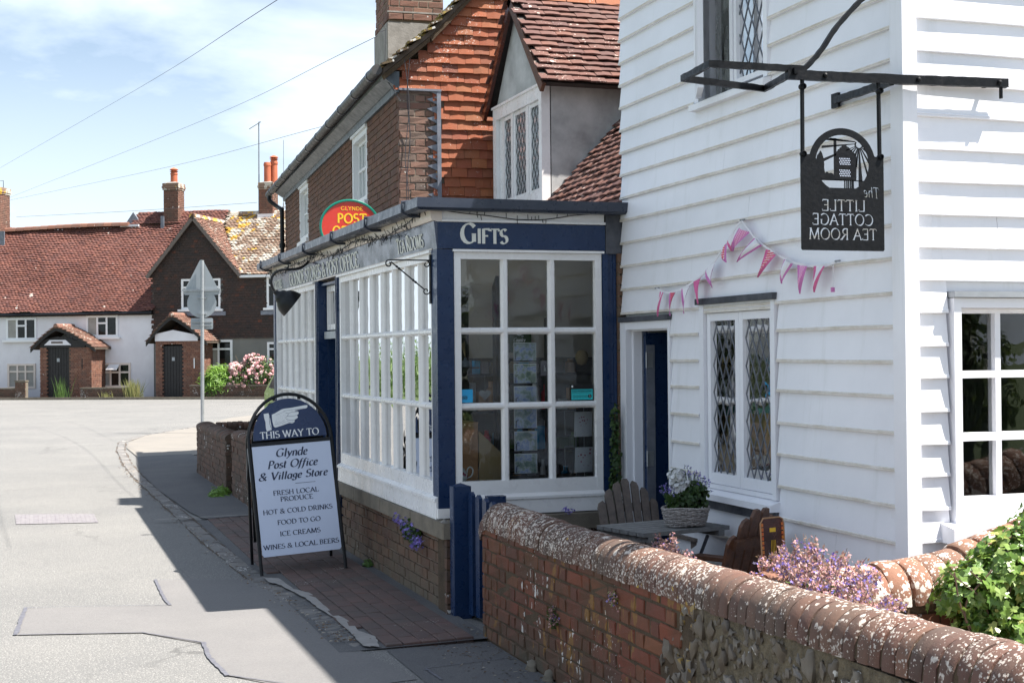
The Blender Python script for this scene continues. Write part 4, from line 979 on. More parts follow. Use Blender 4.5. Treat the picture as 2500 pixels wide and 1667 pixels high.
# stone ledge in blocks
lv = MB(); x = -.0
for k, (a, b_) in enumerate([(0, 1.1), (1.105, 1.98), (1.985, 2.6)]):
    m_ = MB(G); m_.cbox(a, b_, -.10, .045, .490, .588, .008); m_.build('ledge_stone', 'stone_ledge', shop)
for k, (a, b_) in enumerate([(3.28, 4.1), (4.105, 5.0), (5.005, 5.9), (5.905, GL_ + .21)]):
    m_ = MB(G); m_.cbox(a, b_, -.12, .045, .490, .588 + .003 * (k % 2), .008); m_.build('ledge_stone', 'stone_ledge', shop)
m_ = MB(GS); m_.cbox(.125, 1.22, -.1, .09, .500, .60, .008); m_.build('ledge_stone', 'stone_ledge', shop)
m_ = MB(); m_.add([(2.455 + .03 * cos(a), 8.64 + .022 * sin(a), .589 + h) for h, rr in ((0, 1),) for a in np.linspace(0, 2 * pi, 9)[:-1]] + [(2.455, 8.64, .615)], [(i, (i + 1) % 8, 8) for i in range(8)]); m_.build('loose_pebble', 'concrete', shop)
# white stall board and sloping sill
def stall(fr, a, b_, nm='stall_board'):
    m_ = MB(fr); m_.prism([(-.06, .590), (.026, .592), (.022, .70), (.034, .704), (.034, .722), (.0, .742), (-.06, .742)], a, b_, 'x'); m_.build(nm, 'white_gloss', shop)
stall(G, .12, 2.33); stall(G, 3.40, GL_ - .012)
m_ = MB(GS); m_.prism([(-.06, .605), (.022, .608), (.018, .70), (.03, .704), (.03, .72), (.0, .742), (-.06, .742)], .09, 1.13, 'x'); m_.build('stall_board', 'white_gloss', shop)
# windows
def shopwin(fr, x0, x1, cols, rows, name='window', bar=.04, z0=.742, z1=2.31, ft=.045, bot=.085):
    m_ = MB(fr); frame_rect(m_, x0, x1, z0, z1, ft, -.055, .004, bot); wn = m_.build(name, 'white_gloss', shop)
    m_ = MB(fr); m_.box(x0 - .012, x1 + .012, -.02, .03, z1 + .001, z1 + .016); m_.build('drip_mould', 'white_gloss', wn)
    A, B = x0 + ft, x1 - ft; cw = (B - A - bar * (cols - 1)) / cols; zz = [z0 + bot] + list(rows) + [z1 - ft]
    m_ = MB(fr)
    for i in range(1, cols): xx = A + i * cw + (i - 1) * bar; m_.prism([(xx, -.05), (xx + bar, -.05), (xx + bar, -.025), (xx + bar - .013, -.002), (xx + .013, -.002), (xx, -.025)], zz[0], zz[-1], 'z')
    for r_ in rows: m_.prism([(-.05, r_ - .022), (-.05, r_ + .022), (-.025, r_ + .022), (-.001, r_ + .008), (-.001, r_ - .008), (-.025, r_ - .022)], A, B, 'x')
    m_.build('glazing_bar', 'white_gloss', wn)
    for i in range(cols):
        for j in range(len(zz) - 1):
            p = MB(fr); a = A + i * (cw + bar); p.box(a, a + cw, -.040, -.036, zz[j] + (.022 if j else 0), zz[j + 1] - (.022 if j < len(zz) - 2 else 0)); p.build('pane', 'window_glass', wn)
    return wn
wL = shopwin(G, .12, 2.33, 6, (1.31, 1.80)); wR = shopwin(G, 3.42, 6.375, 8, (1.31, 1.80))
wS = shopwin(GS, .105, 1.13, 3, (1.31, 1.80), bar=.05)
# blue pilasters
m_ = MB(); m_.box(SX - .012, SX + .10, SY0 - .012, SY0 + .12, .66, 2.325); m_.box(SX - .005, SX + .012, SY0 + .122, SY0 + .15, .75, 2.325); m_.build('corner_post', 'navy_paint', shop)
m_ = MB(); m_.box(SX - .02, SX + .10, SY0 - .02, SY0 + .10, .60, .662); m_.build('post_block', 'white_gloss', shop)
m_ = MB(GS); m_.box(1.135, 1.175, -.05, .012, .60, 2.325); m_.box(1.175, 1.215, -.05, -.004, .60, 2.325); m_.box(1.215, 1.235, -.05, .004, .60, 2.325); m_.build('pilaster', 'navy_paint', shop)
m_ = MB(G); m_.box(0, .115, -.08, .014, .0, 2.325); m_.build('pilaster', 'navy_paint', shop)
for a in (2.34, 3.255):
    m_ = MB(G); m_.box(a, a + .14, -.08, .006, .05, 2.325); m_.box(a + .03, a + .05, .006, .014, .06, 2.32); m_.box(a + .085, a + .105, .006, .014, .06, 2.32); m_.build('pilaster', 'navy_paint', shop)
# recessed doorway
m_ = MB(G); m_.box(2.482, 2.50, -.6, -.08, .05, 2.3); m_.box(3.235, 3.253, -.6, -.08, .05, 2.3); m_.box(2.5, 3.235, -.6, -.02, 2.28, 2.3); m_.box(2.48, 3.255, -.6, .0, .0, .048); m_.build('door_recess', 'navy_paint', shop)
m_ = MB(G); frame_rect(m_, 2.505, 3.23, 1.88, 2.275, .05, -.12, -.07); m_.box(2.85, 2.89, -.12, -.07, 1.93, 2.225); tl_ = m_.build('transom_light', 'white_gloss', shop)
p = MB(G); p.box(2.555, 3.18, -.10, -.096, 1.93, 2.225); p.build('pane', 'window_glass', tl_)
m_ = MB(G); m_.box(2.52, 3.22, -.06, -.04, 1.80, 1.865); dp = m_.build('door_plate', 'galvanised', shop)
m_ = MB(G); frame_rect(m_, 2.53, 3.21, .06, 1.78, .09, -.42, -.38, .3); dr = m_.build('door', 'navy_paint', shop); p = MB(G); p.box(2.62, 3.12, -.40, -.396, .36, 1.69); p.build('pane', 'window_glass', dr); h = MB(G); h.tube([(3.15, -.37, .85), (3.15, -.33, .86), (3.15, -.33, 1.0), (3.15, -.37, 1.01)], .008); h.build('handle', 'gold', dr)
# fascia, west side leaning slightly out, with the painted names
m_ = MB(G); fp_ = [(-.02, 2.327), (.010, 2.327), (.030, 2.505), (-.02, 2.505)]; m_.prism(fp_, 0, GL_ + .012, 'x'); fw = m_.build('fascia', 'navy_fascia', shop)
m_ = MB(GS); m_.box(-.005, 1.155, -.03, .014, 2.330, 2.498); fs2 = m_.build('fascia', 'navy_paint', shop)
m_ = MB(GS); m_.box(-.02, 1.150, -.03, .010, 2.502, 2.595); m_.box(-.02, 1.155, .010, .024, 2.503, 2.518); m_.box(1.157, 1.27, -.03, .022, 2.31, 2.60, 1); m_.build('frieze', ['white_gloss', 'lead_dark'], shop)
m_ = MB(G); m_.prism([(-.02, 2.507), (.045, 2.507), (.055, 2.53), (.06, 2.575), (-.02, 2.575)], -.01, GL_ + .03, 'x'); m_.build('frieze', 'cream_paint', shop)
m_ = MB(G); m_.box(.115, GL_ - .1, -.03, .016, 2.3275, 2.3375); m_.build('frieze_bead', 'cream_paint', shop)
Fl = Fr(G.p((0, .0115, 2.327)), tuple(G.M[:, 0]), tuple(G.M @ np.array([0, cos(.112), -sin(.112)])), tuple(G.M @ np.array([0, sin(.112), cos(.112)])))
t = MB(Fl); text(t, 'GLYNDE STORES & POST OFFICE', yx(12.62), .024, .120, 0, .003, .17, .07, True, fit=3.17); t.build('lettering', 'letter_cream', fw, label='cream lettering GLYNDE STORES & POST OFFICE')
t = MB(Fl); text(t, 'TEA ROOMS', yx(9.42), .035, .105, 0, .003, .17, .07, True, fit=.72, smallcaps=.82); t.build('lettering', 'letter_cream', fw, label='cream lettering TEA ROOMS')
t = MB(Fl); text(t, 'GROCERIES', yx(14.93), .03, .09, 0, .003, .16, .06, True, sx=.95); t.build('lettering', 'letter_cream', fw, label='faint cream lettering at the far end of the fascia')
t = MB(GS); text(t, 'GIFTS', .310, 2.366, .128, .014, .003, .22, .07, True, fit=.32, smallcaps=.74); t.build('lettering', 'letter_cream', fs2, label='cream lettering GIFTS')
# gutter: box section, west and south runs, brackets, slabs behind
def guttering(pth, name='gutter'):
    m_ = MB(); V = []; prof = [(0, .0), (.0, .06), (.008, .066), (.016, .06), (.018, .02), (.095, .02), (.097, .06), (.105, .062), (.108, .0), (.085, -.016), (.022, -.016)]
    for (x, y, z, ax, ay) in pth:
        for (o, h) in prof: V.append((x + ax * o, y + ay * o, z + h))
    q = len(prof); m_.add(V, [(i * q + k, i * q + (k + 1) % q, (i + 1) * q + (k + 1) % q, (i + 1) * q + k) for i in range(len(pth) - 1) for k in range(q)] + [tuple(range(q)), tuple(range(q * (len(pth) - 1), q * len(pth)))[::-1]])
    return m_.build(name, 'gutter_paint', shop)
gx, gy = SX - .065, SY0 - .03
guttering([(gx, SY1 + .12, 2.583, -1, 0), (gx, 12.4, 2.587, -1, 0), (gx, gy, 2.581, -1, -1), (SX + 1.32, gy, 2.581, 0, -1)])
for y in (15.1, 13.9, 12.6, 11.35, 10.1, 9.0):
    m_ = MB(); m_.tube([(gx + .07, y, 2.56), (gx - .06, y, 2.555), (gx - .116, y, 2.585), (gx - .116, y, 2.645), (gx, y, 2.66)], .010, 6); m_.build('gutter_bracket', 'gutter_paint', shop)
m_ = MB(); m_.box(SX - .07, 4.22, SY0 - .04, SY1 + .05, 2.597, 2.612); m_.build('roof', 'lead_grey', shop)
for y in (9.35, 10.65, 11.4, 12.3, 13.3, 14.4):
    m_ = MB(); m_.box(SX + .0, SX + .05, y - .10, y + .10, 2.613, 2.69); m_.build('roof_block', 'white_paint', shop)
# strip of brickwork between pilaster and cottage
m_ = MB(); m_.box(SX + 1.245, 3.725, SY0 - .02, SY0 + .1, .49, 2.31); m_.build('brick_strip_mortar', 'mortar_pale', shop)
fq = Fr((SX + 1.238, SY0 - .022, .5), (1, 0, 0), (0, -1, 0)); bricks(shop, fq, .032, 1.80, 'shop_base_brick', .2, .062, .011, .04, .006, header=False, name='strip_brick')
# interior
m_ = MB(); m_.box(SX + .06, 4.2, SY0 + .15, SY1 - .05, 2.40, 2.42); m_.build('ceiling', 'interior_plaster', shop)
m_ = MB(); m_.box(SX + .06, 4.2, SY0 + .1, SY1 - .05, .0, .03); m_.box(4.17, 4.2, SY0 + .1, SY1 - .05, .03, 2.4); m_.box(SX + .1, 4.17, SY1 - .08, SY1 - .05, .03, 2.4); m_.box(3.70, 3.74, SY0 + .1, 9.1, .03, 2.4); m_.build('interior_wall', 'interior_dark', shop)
m_ = MB(); m_.prism([(9.05, 2.398), (9.9, 1.62), (10.02, 1.62), (10.02, 2.398)], SX + .35, 4.16, 'x'); m_.prism([(9.05, 2.398), (9.4, 2.08), (9.4, 2.398)], SX + .08, SX + .35, 'x'); m_.build('sloping_soffit', 'interior_plaster', shop)
m_ = MB(); m_.box(2.76, 2.83, 9.30, 9.40, .03, 2.1); m_.box(3.02, 3.11, 9.28, 9.36, .03, 2.22); m_.box(3.40, 3.46, 9.3, 9.36, .03, 1.9); m_.build('interior_post', 'interior_beam', shop)
m_ = MB(); m_.box(SX + .08, 3.69, SY0 + .06, SY0 + .5, .78, .81); m_.build('display_shelf', 'interior_beam', shop)
m_ = MB(); m_.box(SX + .06, SX + .4, 9.5, 11.8, .78, .80); m_.box(SX + .06, SX + .4, 13.0, 15.0, .78, .80); m_.build('display_shelf', 'interior_beam', shop)
goods = [('teal_cloth', 'teal', 'packet'), ('cardboard', 'brown', 'packet'), ('porcelain', 'white', 'jar'), ('sticker_blue', 'blue', 'packet'), ('fabric_pink', 'pink', 'packet'), ('leaf_mid', 'green', 'packet'),
         ('po_yellow', 'yellow', 'jar'), ('grey_plastic', 'grey', 'jar'), ('terracotta', 'orange', 'jar'), ('fabric_red', 'red', 'packet'), ('navy_paint', 'navy', 'jar'), ('mdf', 'tan', 'jar'), ('print_white', 'white', 'packet')]
for k, (mt_, cn_, kd_) in enumerate(goods):
    y = 9.6 + k * .18 if k < 7 else 13.1 + (k - 7) * .3; x = SX + random.uniform(.10, .25); h = random.uniform(.12, .34); w_ = random.uniform(.05, .09)
    m_ = MB()
    if kd_ == 'packet': m_.box(x, x + w_, y, y + w_, .801, .80 + h)
    else: m_.lathe([(0, 0), (w_ * .5, 0), (w_ * .55, h * .6), (w_ * .2, h * .75), (w_ * .2, h), (0, h)], (x, y, .801), 12)
    m_.build(kd_, mt_, None, label='%s %s on the display shelf behind the long shop window' % (cn_, kd_), cat=kd_, group='goods behind the long shop window')

# ------------------------------------------------------------------ things in the gifts window
IY = SY0 + .07
m_ = MB(); bx = [(2.585, 9.16), (2.80, 9.16)]
cb = thing('cardboard_box', (2.70, 9.05, .81), 'tan cardboard display box standing in the lower left gifts pane', 'box')
m_.box(2.58, 2.80, 9.02, 9.30, .811, 1.20); m_.build('carton', 'cardboard', cb)
m_ = MB(); m_.box(2.585, 2.795, 9.0, 9.018, .96, 1.195); m_.box(2.585, 2.795, 8.985, 9.0, 1.19, 1.20); m_.build('front_flap', 'cardboard', cb)
m_ = MB(); m_.prism([(2.802, .811), (2.97, .811), (2.97, .98), (2.802, 1.14)], 9.0, 9.012, 'y'); m_.build('side_panel', 'mdf', cb)
tp = thing('teapot', (2.645, 8.93, .81), 'white china teapot painted with red roses on the gifts window shelf', 'teapot')
m_ = MB(); c_ = (2.645, 8.915, .811); m_.lathe([(0, 0), (.028, 0), (.03, .006), (.045, .022), (.052, .045), (.046, .068), (.032, .082), (.03, .085), (0, .085)], c_, 28); m_.build('body', 'porcelain', tp, smooth=True)
m_ = MB(); m_.lathe([(.031, .084), (.026, .094), (.01, .10), (.005, .104), (.009, .111), (.004, .117), (0, .118)], c_, 20); m_.build('lid', 'porcelain', tp, smooth=True)
m_ = MB(); m_.tube(catmull([(c_[0] + .044, c_[1], c_[2] + .028), (c_[0] + .075, c_[1], c_[2] + .04), (c_[0] + .088, c_[1], c_[2] + .078), (c_[0] + .07, c_[1], c_[2] + .10), (c_[0] + .052, c_[1], c_[2] + .088), (c_[0] + .047, c_[1], c_[2] + .062)], 5), .0045, 8); m_.build('handle', 'porcelain', tp, smooth=True)
m_ = MB(); m_.tube([(c_[0] - .045, c_[1], c_[2] + .03), (c_[0] - .07, c_[1], c_[2] + .05), (c_[0] - .085, c_[1], c_[2] + .08)], [.014, .009, .006], 10); m_.build('spout', 'porcelain', tp, smooth=True)
m_ = MB()
for a, z in ((-2.3, .05), (-1.75, .04), (-1.2, .052), (-.6, .042), (-1.5, .062)): m_.lathe([(0, .004), (.008, .003), (.011, 0)], (c_[0] + .049 * cos(a), c_[1] + .049 * sin(a), c_[2] + z), 9, RZ(a - pi / 2 + pi) @ RX(-pi / 2) @ RX(pi))
m_.build('rose_pattern', 'rose_print', tp)
# card spinner
cr = thing('card_rack', (3.04, 9.0, .81), 'black wire spinner of picture postcards behind the middle gifts pane', 'card rack')
m_ = MB(); m_.tube([(3.0, 9.05, .81), (3.0, 9.05, 1.62)], .012, 8); m_.lathe([(0, 0), (.11, 0), (.11, .01), (0, .012)], (3.05, 9.05, .811), 20)
for k in range(6):
    z = .86 + k * .15
    m_.box(2.985, 3.19, 8.925, 8.93, z - .012, z - .006); m_.tube([(3.035, 8.915, z), (3.035, 8.905, z + .045), (3.05, 8.905, z + .05)], .0025, 5); m_.box(2.985, 2.99, 8.93, 9.05, z - .012, z + .1); m_.box(2.985, 3.18, 9.045, 9.05, z - .01, z + .002)
m_.build('rack_frame', 'black_metal', cr)
for k in range(6):
    z = .86 + k * .15 + (.0 if k < 5 else -.01)
    c_ = MB(); c_.rv = .16 * k + .02; c_.box(3.035, 3.185, 8.935, 8.938, z - .005, z + .118, rnd=c_.rv); c_.build('postcard', 'post_card_print', cr)
    c_ = MB(); c_.box(3.03, 3.19, 8.9385, 8.941, z - .009, z + .124); c_.build('card_border', 'print_white', cr)
    c_ = MB(Fr((2.985, 9.04, z), (.15, -.96, 0), (-.96, -.15, 0))); c_.box(.0, .10, 0, .012, .0, .12); c_.build('side_card', 'net_curtain', cr)
m_ = MB(); m_.box(2.985, 3.16, 8.95, 8.955, 1.66, 1.78); m_.lathe([(0, .002), (.035, .002), (.035, -.002), (0, -.002)], (3.075, 8.953, 1.785), 20, RX(pi / 2)); hd = m_.build('rack_header', 'leaf_dark', cr)
fh = Fr((3.075, 8.95, 1.70), (1, 0, 0), (0, -1, 0)); t = MB(fh); text(t, 'The', .02, .062, .012, 0, .001, .14, .06, False, .25); text(t, 'Country', .0, .030, .026, 0, .001, .16, .07, False, .3, .9); text(t, 'Collection', .0, .002, .020, 0, .001, .16, .07, False, .3, .9); t.lathe([(.014, 0), (.02, 0), (.02, .001), (.014, .001)], (0, 0, .09), 16, RX(-pi / 2)); t.build('header_print', 'print_white', hd)
# wire racks with white cards at the right
wr = thing('wire_card_rack', (3.50, 9.0, .81), 'thin wire rack holding two white illustrated cards in the right gifts pane', 'card rack')
m_ = MB()
for z in (.86, 1.10):
    m_.tube([(3.40, 8.97, z + .16), (3.40, 8.96, z), (3.47, 8.95, z - .005), (3.47, 8.96, z + .16), (3.40, 8.97, z + .16)], .002, 4)
m_.tube([(3.50, 9.02, .811), (3.50, 9.02, 1.36)], .003, 5); m_.tube([(3.56, 9.02, .811), (3.56, 9.02, 1.36)], .003, 5); m_.build('wire_frame', 'galvanised', wr)
for z in (.845, 1.085):
    c_ = MB(Fr((3.46, 8.95, z), (.985, .17, 0), (.17, -.985, 0), (.05, .05, .99))); c_.box(0, .14, 0, .003, 0, .17); cc_ = c_.build('card', 'fabric_white', wr)
    c_.v = []; c_.f = []; c_.mi = []; c_.r = []
    for _ in range(10): x, zz = random.uniform(.02, .12), random.uniform(.03, .15); c_.box(x, x + random.uniform(.004, .014), .0032, .004, zz, zz + random.uniform(.003, .012))
    c_.build('card_drawing', 'rose_print', cc_)
# shelves of stock deeper in the shop
sk = thing('stock_shelves', (3.1, 10.3, .03), 'dark shelves of jars and packets standing deep inside the shop behind the gifts window', 'shelves')
for z in (.62, .92, 1.22, 1.50): m_ = MB(); m_.box(2.60, 4.1, 10.22, 10.45, z - .02, z); m_.build('shelf', 'interior_beam', sk)
gm = ['mdf', 'porcelain', 'leaf_mid', 'fabric_red', 'grey_plastic', 'sticker_blue', 'cardboard', 'net_curtain']; m_ = MB(); rk_ = random.Random(3)
for z in (.62, .92, 1.22, 1.50):
    x = 2.62
    while x < 4.0:
        w_ = rk_.uniform(.04, .09); h = rk_.uniform(.08, .24 if z < 1.5 else .12); q = rk_.randrange(8)
        if rk_.random() < .5: m_.box(x, x + w_, 10.23, 10.30, z, z + h, q)
        else: m_.lathe([(0, 0), (w_ * .48, 0), (w_ * .48, h * .7), (w_ * .25, h * .8), (w_ * .25, h), (0, h)], (x + w_ / 2, 10.27, z + .001), 10, mi=q)
        x += w_ + rk_.uniform(.005, .05)
m_.build('stock', gm, sk, kind='stuff')
# stickers on the glass
m_ = MB(GS); m_.box(.120, .235, -.034, -.032, 1.336, 1.422); sb = m_.build('travel_sticker', 'sticker_blue', None, label='bright blue sticker with an owl-eyes mark in the middle left gifts pane', cat='sticker')
m_ = MB(GS)
for x in (.171, .189): m_.lathe([(.0065, 0), (.0095, 0), (.0095, .001), (.0065, .001)], (x, -.0318, 1.366), 18, RX(-pi / 2)); m_.lathe([(0, .001), (.003, .001), (.003, 0)], (x, -.0318, 1.366), 10, RX(-pi / 2))
m_.tube(catmull([(.160, -.0315, 1.373), (.18, -.0315, 1.380), (.20, -.0315, 1.373)], 5), .0012, 4); m_.box(.146, .162, -.032, -.0315, 1.342, 1.348); m_.build('owl_print', 'black_print', sb)
m_ = MB(GS); m_.box(.915, 1.078, -.033, -.031, 1.334, 1.44); hs = m_.build('hygiene_sticker', 'black_print', None, label='black and teal hygiene rating sticker reading 5 in the right gifts pane', cat='sticker')
m_ = MB(GS); m_.box(.920, 1.072, -.031, -.0302, 1.340, 1.410); tl2 = m_.build('teal_panel', 'sticker_teal', hs)
m_ = MB(GS); text(m_, 'FOOD HYGIENE RATING', .996, 1.392, .012, -.0302, .0008, .13, .1, False, sx=.93); m_.box(.922, 1.070, -.0302, -.0296, 1.385, 1.387)
for k in range(5): m_.lathe([(.0075, 0), (.0092, 0), (.0092, .0006), (.0075, .0006)], (.939 + .0215 * k, -.0302, 1.362), 14, RX(-pi / 2)); m_.box(.9385 + .0215 * k, .940 + .0215 * k, -.0302, -.0296, 1.357, 1.367)
m_.lathe([(0, .0008), (.013, .0008), (.013, 0)], (1.051, -.0302, 1.363), 18, RX(-pi / 2)); m_.build('print', 'black_print', tl2)
m_ = MB(GS); text(m_, '5', 1.051, 1.3555, .015, -.0292, .0006, .16, .1, False); m_.lathe([(0, .001), (.007, .001), (.007, 0)], (.926, -.0302, 1.429), 12, RX(-pi / 2)); m_.build('white_print', 'print_white', tl2)
# reed diffusers, hanging hearts, shelf sign, balloon
for k, x in enumerate((2.60, 2.665, 2.75)):
    m_ = MB(); w_ = (.03, .03, .042)[k]; m_.lathe([(0, 0), (w_ * .8, 0), (w_, .02), (w_ * .8, .038), (.009, .046), (.009, .062), (0, .062)], (x, 9.12, 1.565), 16)
    dfu = m_.build('diffuser_bottle', 'lead_grey', None, label=('dark glass reed diffuser, leftmost of the three on the gifts window rail', 'dark glass reed diffuser, middle one of the three on the gifts window rail', 'wide pale glass reed diffuser, rightmost of the three on the gifts window rail')[k], cat='diffuser', group='reed diffusers on a rail')
    m_ = MB()
    for q in range(4): m_.tube([(x, 9.12, 1.625), (x - .03 + .008 * q, 9.12, 1.72 + .005 * q)], .0016, 4)
    m_.build('reeds', 'mdf', dfu)
m_ = MB(); m_.box(2.55, 2.84, 9.09, 9.15, 1.553, 1.563); m_.build('bottle_rail', 'interior_beam', shop)
for (x, z, s_) in ((2.63, 1.40, .03), (2.865, 1.38, .04)):
    m_ = MB(); hp = [(s_ * 1.0 * (sin(a) ** 3), s_ * (.81 * cos(a) - .31 * cos(2 * a) - .12 * cos(3 * a) - .06 * cos(4 * a))) for a in np.linspace(0, 2 * pi, 25)[:-1]]
    m_.prism([(x + p_, z + q_) for p_, q_ in hp], 9.05, 9.06, 'y'); m_.tube([(x, 9.055, z + s_ * .5), (x, 9.055, z + .13)], .001, 4)
    m_.build('hanging_heart', 'net_curtain', None, label='%s grey hanging heart ornament in the gifts window' % ('small' if s_ < .035 else 'larger'), cat='ornament')
m_ = MB(); m_.box(3.245, 3.33, 9.0, 9.01, 1.50, 1.60); ks = m_.build('shelf_sign', 'grey_plastic', None, label='plain grey plastic sign edge behind the gifts window mullion', cat='sign'); t = MB(Fr((3.26, 9.0, 1.53), (1, 0, 0), (0, -1, 0))); text(t, 'k', .015, 0, .04, 0, .001, .16, .14, False); t.build('print', 'print_white', ks)
m_ = MB(); m_.lathe([(0, -.055), (.03, -.045), (.045, -.01), (.045, .02), (.03, .045), (0, .055)], (3.60, 9.15, 1.62), 16); m_.build('balloon', 'mdf', None, smooth=True, label='yellow and pale balloon at the right edge of the gifts window', cat='balloon')
# tall items glimpsed through the long window
m_ = MB(); m_.add([(SX + .12, y, z) for z in (.83, 1.25) for y in np.linspace(9.15, 9.75, 9)], [(i, i + 1, i + 10, i + 9) for i in range(8)]); m_.build('hanging_cloth', 'teal_cloth', None, label='teal cloth hanging low behind the long shop window', cat='cloth')
# ================================================================== DORMERED COTTAGE between tea room and brick house
dc = thing('dormered_cottage', (4.33, 11.2, 0), 'low cottage behind the shop with plum tiled roof and a steep gabled dormer', 'house')
EX, EZ, SLP = 4.12, 2.74, radians(47)
m_ = MB(); m_.box(4.23, 4.36, 8.79, 13.55, 0, 2.72); m_.build('wall', 'render_grey', dc)
rf = Fr((EX, 13.6, EZ), (0, -1, 0), (-sin(SLP), 0, cos(SLP)), (cos(SLP), 0, sin(SLP)))
m_ = MB(rf); m_.box(0, 4.8, -.06, -.015, 0, 3.6); ro = m_.build('roof', 'mortar_dark', dc)
DN, DF = 13.25, 11.85            # dormer far and near cheeks
def rk(x, z):                     # leave out what the dormer covers
    y = 13.6 - x; X = EX + z * cos(SLP)
    return not (DF + .03 < y < DN - .03 and X > 4.3)
tiles(dc, rf, 0, 4.75, 3.3, 'plum_tile', .15, .085, .013, keep=lambda x, z: rk(x, z) and x > .55, limit=290, sname='roof_tiling', lift=.22, jz=.006, ja=.03)
tiles(dc, rf, 0, .55, 1.6, 'mossy_tile', .15, .085, .016, keep=rk, limit=60, name='mossy_tile', sname='mossy_tiling', lift=.26, jz=.012, ja=.08)
# dormer
dcx = 4.33; pkY, pkZ, evZ = 12.55, 5.02, 4.035
for ya in (DF, DN - .06): m_ = MB(); m_.box(dcx + .051, 5.4, ya, ya + .06, 2.9, evZ + .03); m_.build('dormer_cheek', 'render_grey', dc)
m_ = MB(); m_.prism([(DF - .0, evZ - .02), (pkY, pkZ - .05), (DN, evZ - .02)], dcx + .0, dcx + .05, 'x'); m_.build('dormer_gable', 'render_grey', dc)
hw = pkY - (DF - .19); sl3 = atan2(pkZ - evZ, hw)
for sgn in (-1, 1):
    df_ = Fr((dcx - .09, pkY + sgn * hw, evZ - .0), (1, 0, 0), (0, sgn * sin(sl3), cos(sl3)), (0, -sgn * cos(sl3), sin(sl3))); ln = hw / cos(sl3)
    m_ = MB(df_); m_.box(.015, 1.9, -.05, -.01, .0, ln); m_.build('dormer_roof', 'interior_beam', dc)
    if sgn < 0: tiles(dc, df_, 0, 1.5, ln + .02, 'plum_tile', .155, .082, .014, limit=290, name='dormer_tile', sname='dormer_tiling', lift=.25, jz=.006, ja=.022, camber=.004, sag=.008)
    else: tiles(dc, df_, 0, 1.5, ln, 'plum_tile', .155, .082, .014, limit=0, name='dormer_tile', sname='dormer_tiling', lift=.25)
    m_ = MB(df_); m_.box(.0, .035, -.10, -.012, -.02, ln); m_.build('bargeboard', 'stained_wood' if sgn < 0 else 'tray_brown', dc)
m_ = MB()
for x in np.arange(dcx - .14, 5.8, .3): m_.prism([(pkY - .09, pkZ - .06), (pkY - .05, pkZ + .02), (pkY, pkZ + .05), (pkY + .05, pkZ + .02), (pkY + .09, pkZ - .06)], x, x + .29, 'x')
m_.build('ridge_tile', 'orange_tile', dc)
FD = Fr((dcx, DN, 3.0), (0, -1, 0), (-1, 0, 0)); LD = DN - DF
f = MB(FD); f.box(0, .09, -.06, .03, -.1, 1.04); f.box(LD - .075, LD, -.06, .03, -.1, 1.04); f.box(.09, LD - .075, -.06, .028, .93, 1.04); f.box(-.01, LD + .01, -.02, .045, 1.04, 1.062); f.box(.09, LD - .075, -.06, .03, -.1, .10)
f.box(.50, .55, -.05, .012, .10, .93); f.box(.93, .99, -.05, .012, .10, .93)
dw = f.build('window', 'white_gloss', dc)
for k, (a, b_) in enumerate([(.55, .93), (.99, LD - .075)]):
    c_ = MB(FD); frame_rect(c_, a + .003, b_ - .003, .103, .927, .035, -.03, .002); c_.build('casement', 'white_gloss', dw)
    p = MB(FD); p.box(a + .038, b_ - .038, -.016, -.012, .138, .892); p.build('pane', 'dormer_glass', dw); lead_lattice(FD, a + .038, b_ - .038, .138, .892, .085, .14, -.0115, dw, .0065, 'black_metal')
c_ = MB(FD); frame_rect(c_, .235, .497, .103, .927, .035, -.03, .002); c_.box(.095, .23, -.04, -.01, .10, .93); c_.build('casement', 'white_gloss', dw); p = MB(FD); p.box(.27, .462, -.016, -.012, .138, .892); p.build('pane', 'dormer_glass', dw); lead_lattice(FD, .27, .462, .138, .892, .085, .14, -.0115, dw, .0065, 'black_metal')
m_ = MB(FD); m_.box(.272, .46, -.024, -.020, .14, .89); m_.box(.59, .89, -.024, -.020, .14, .89); m_.box(1.03, LD - .115, -.024, -.020, .14, .89); m_.build('bright_backing', 'white_paint', dw)  # white panels added right behind the dormer panes to brighten them
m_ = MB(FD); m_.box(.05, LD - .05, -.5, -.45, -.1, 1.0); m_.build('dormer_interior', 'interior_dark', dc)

# ================================================================== BRICK HOUSE with tile-hung gable
A_ = radians(3.3); HP = (3.44, 13.60)
bh_ = thing('brick_house', (HP[0], HP[1], 0), 'tall brick house with orange tile-hung end gable, grey eaves and sash windows above the shop', 'house')
du = (sin(A_), cos(A_), 0); dn = (-cos(A_), sin(A_), 0)
HF = Fr((HP[0], HP[1], 0), du, dn)                       # x runs away from the camera along the street front
HG = Fr((HP[0], HP[1], 0), (cos(A_), -sin(A_), 0), (-sin(A_), -cos(A_), 0))   # gable end
HW_ = [(1.90, 2.93, 3.38, 4.20), (7.08, 8.12, 3.38, 4.20)]
m_ = MB(HF); wall_with_holes(m_, 10.1, 4.3, HW_, -.2, -.008)
m_.fr = HG; m_.box(.2, 6.0, -.2, -.012, 0, 4.42); m_.build('wall', 'mortar_pale', bh_)
def hk(x, z, A, B):
    return z > 2.62 and not any(h[0] - .02 < x < h[1] + .02 and h[2] < z < h[3] + .05 for h in HW_)
bricks(bh_, HF, 10.1, 4.27, 'house_brick', .2, .060, .012, .06, .004, keep=hk, limit=295, jit=.0015)
HGm = Fr(HG.p((-.004, 0, 2.55)), tuple(HG.M[:, 0]), tuple(HG.M[:, 1]))
bricks(bh_, HGm, .37, 1.72, 'old_pier_brick', .2, .060, .013, .06, .005, jit=.003, name='quoin_brick', limit=100)
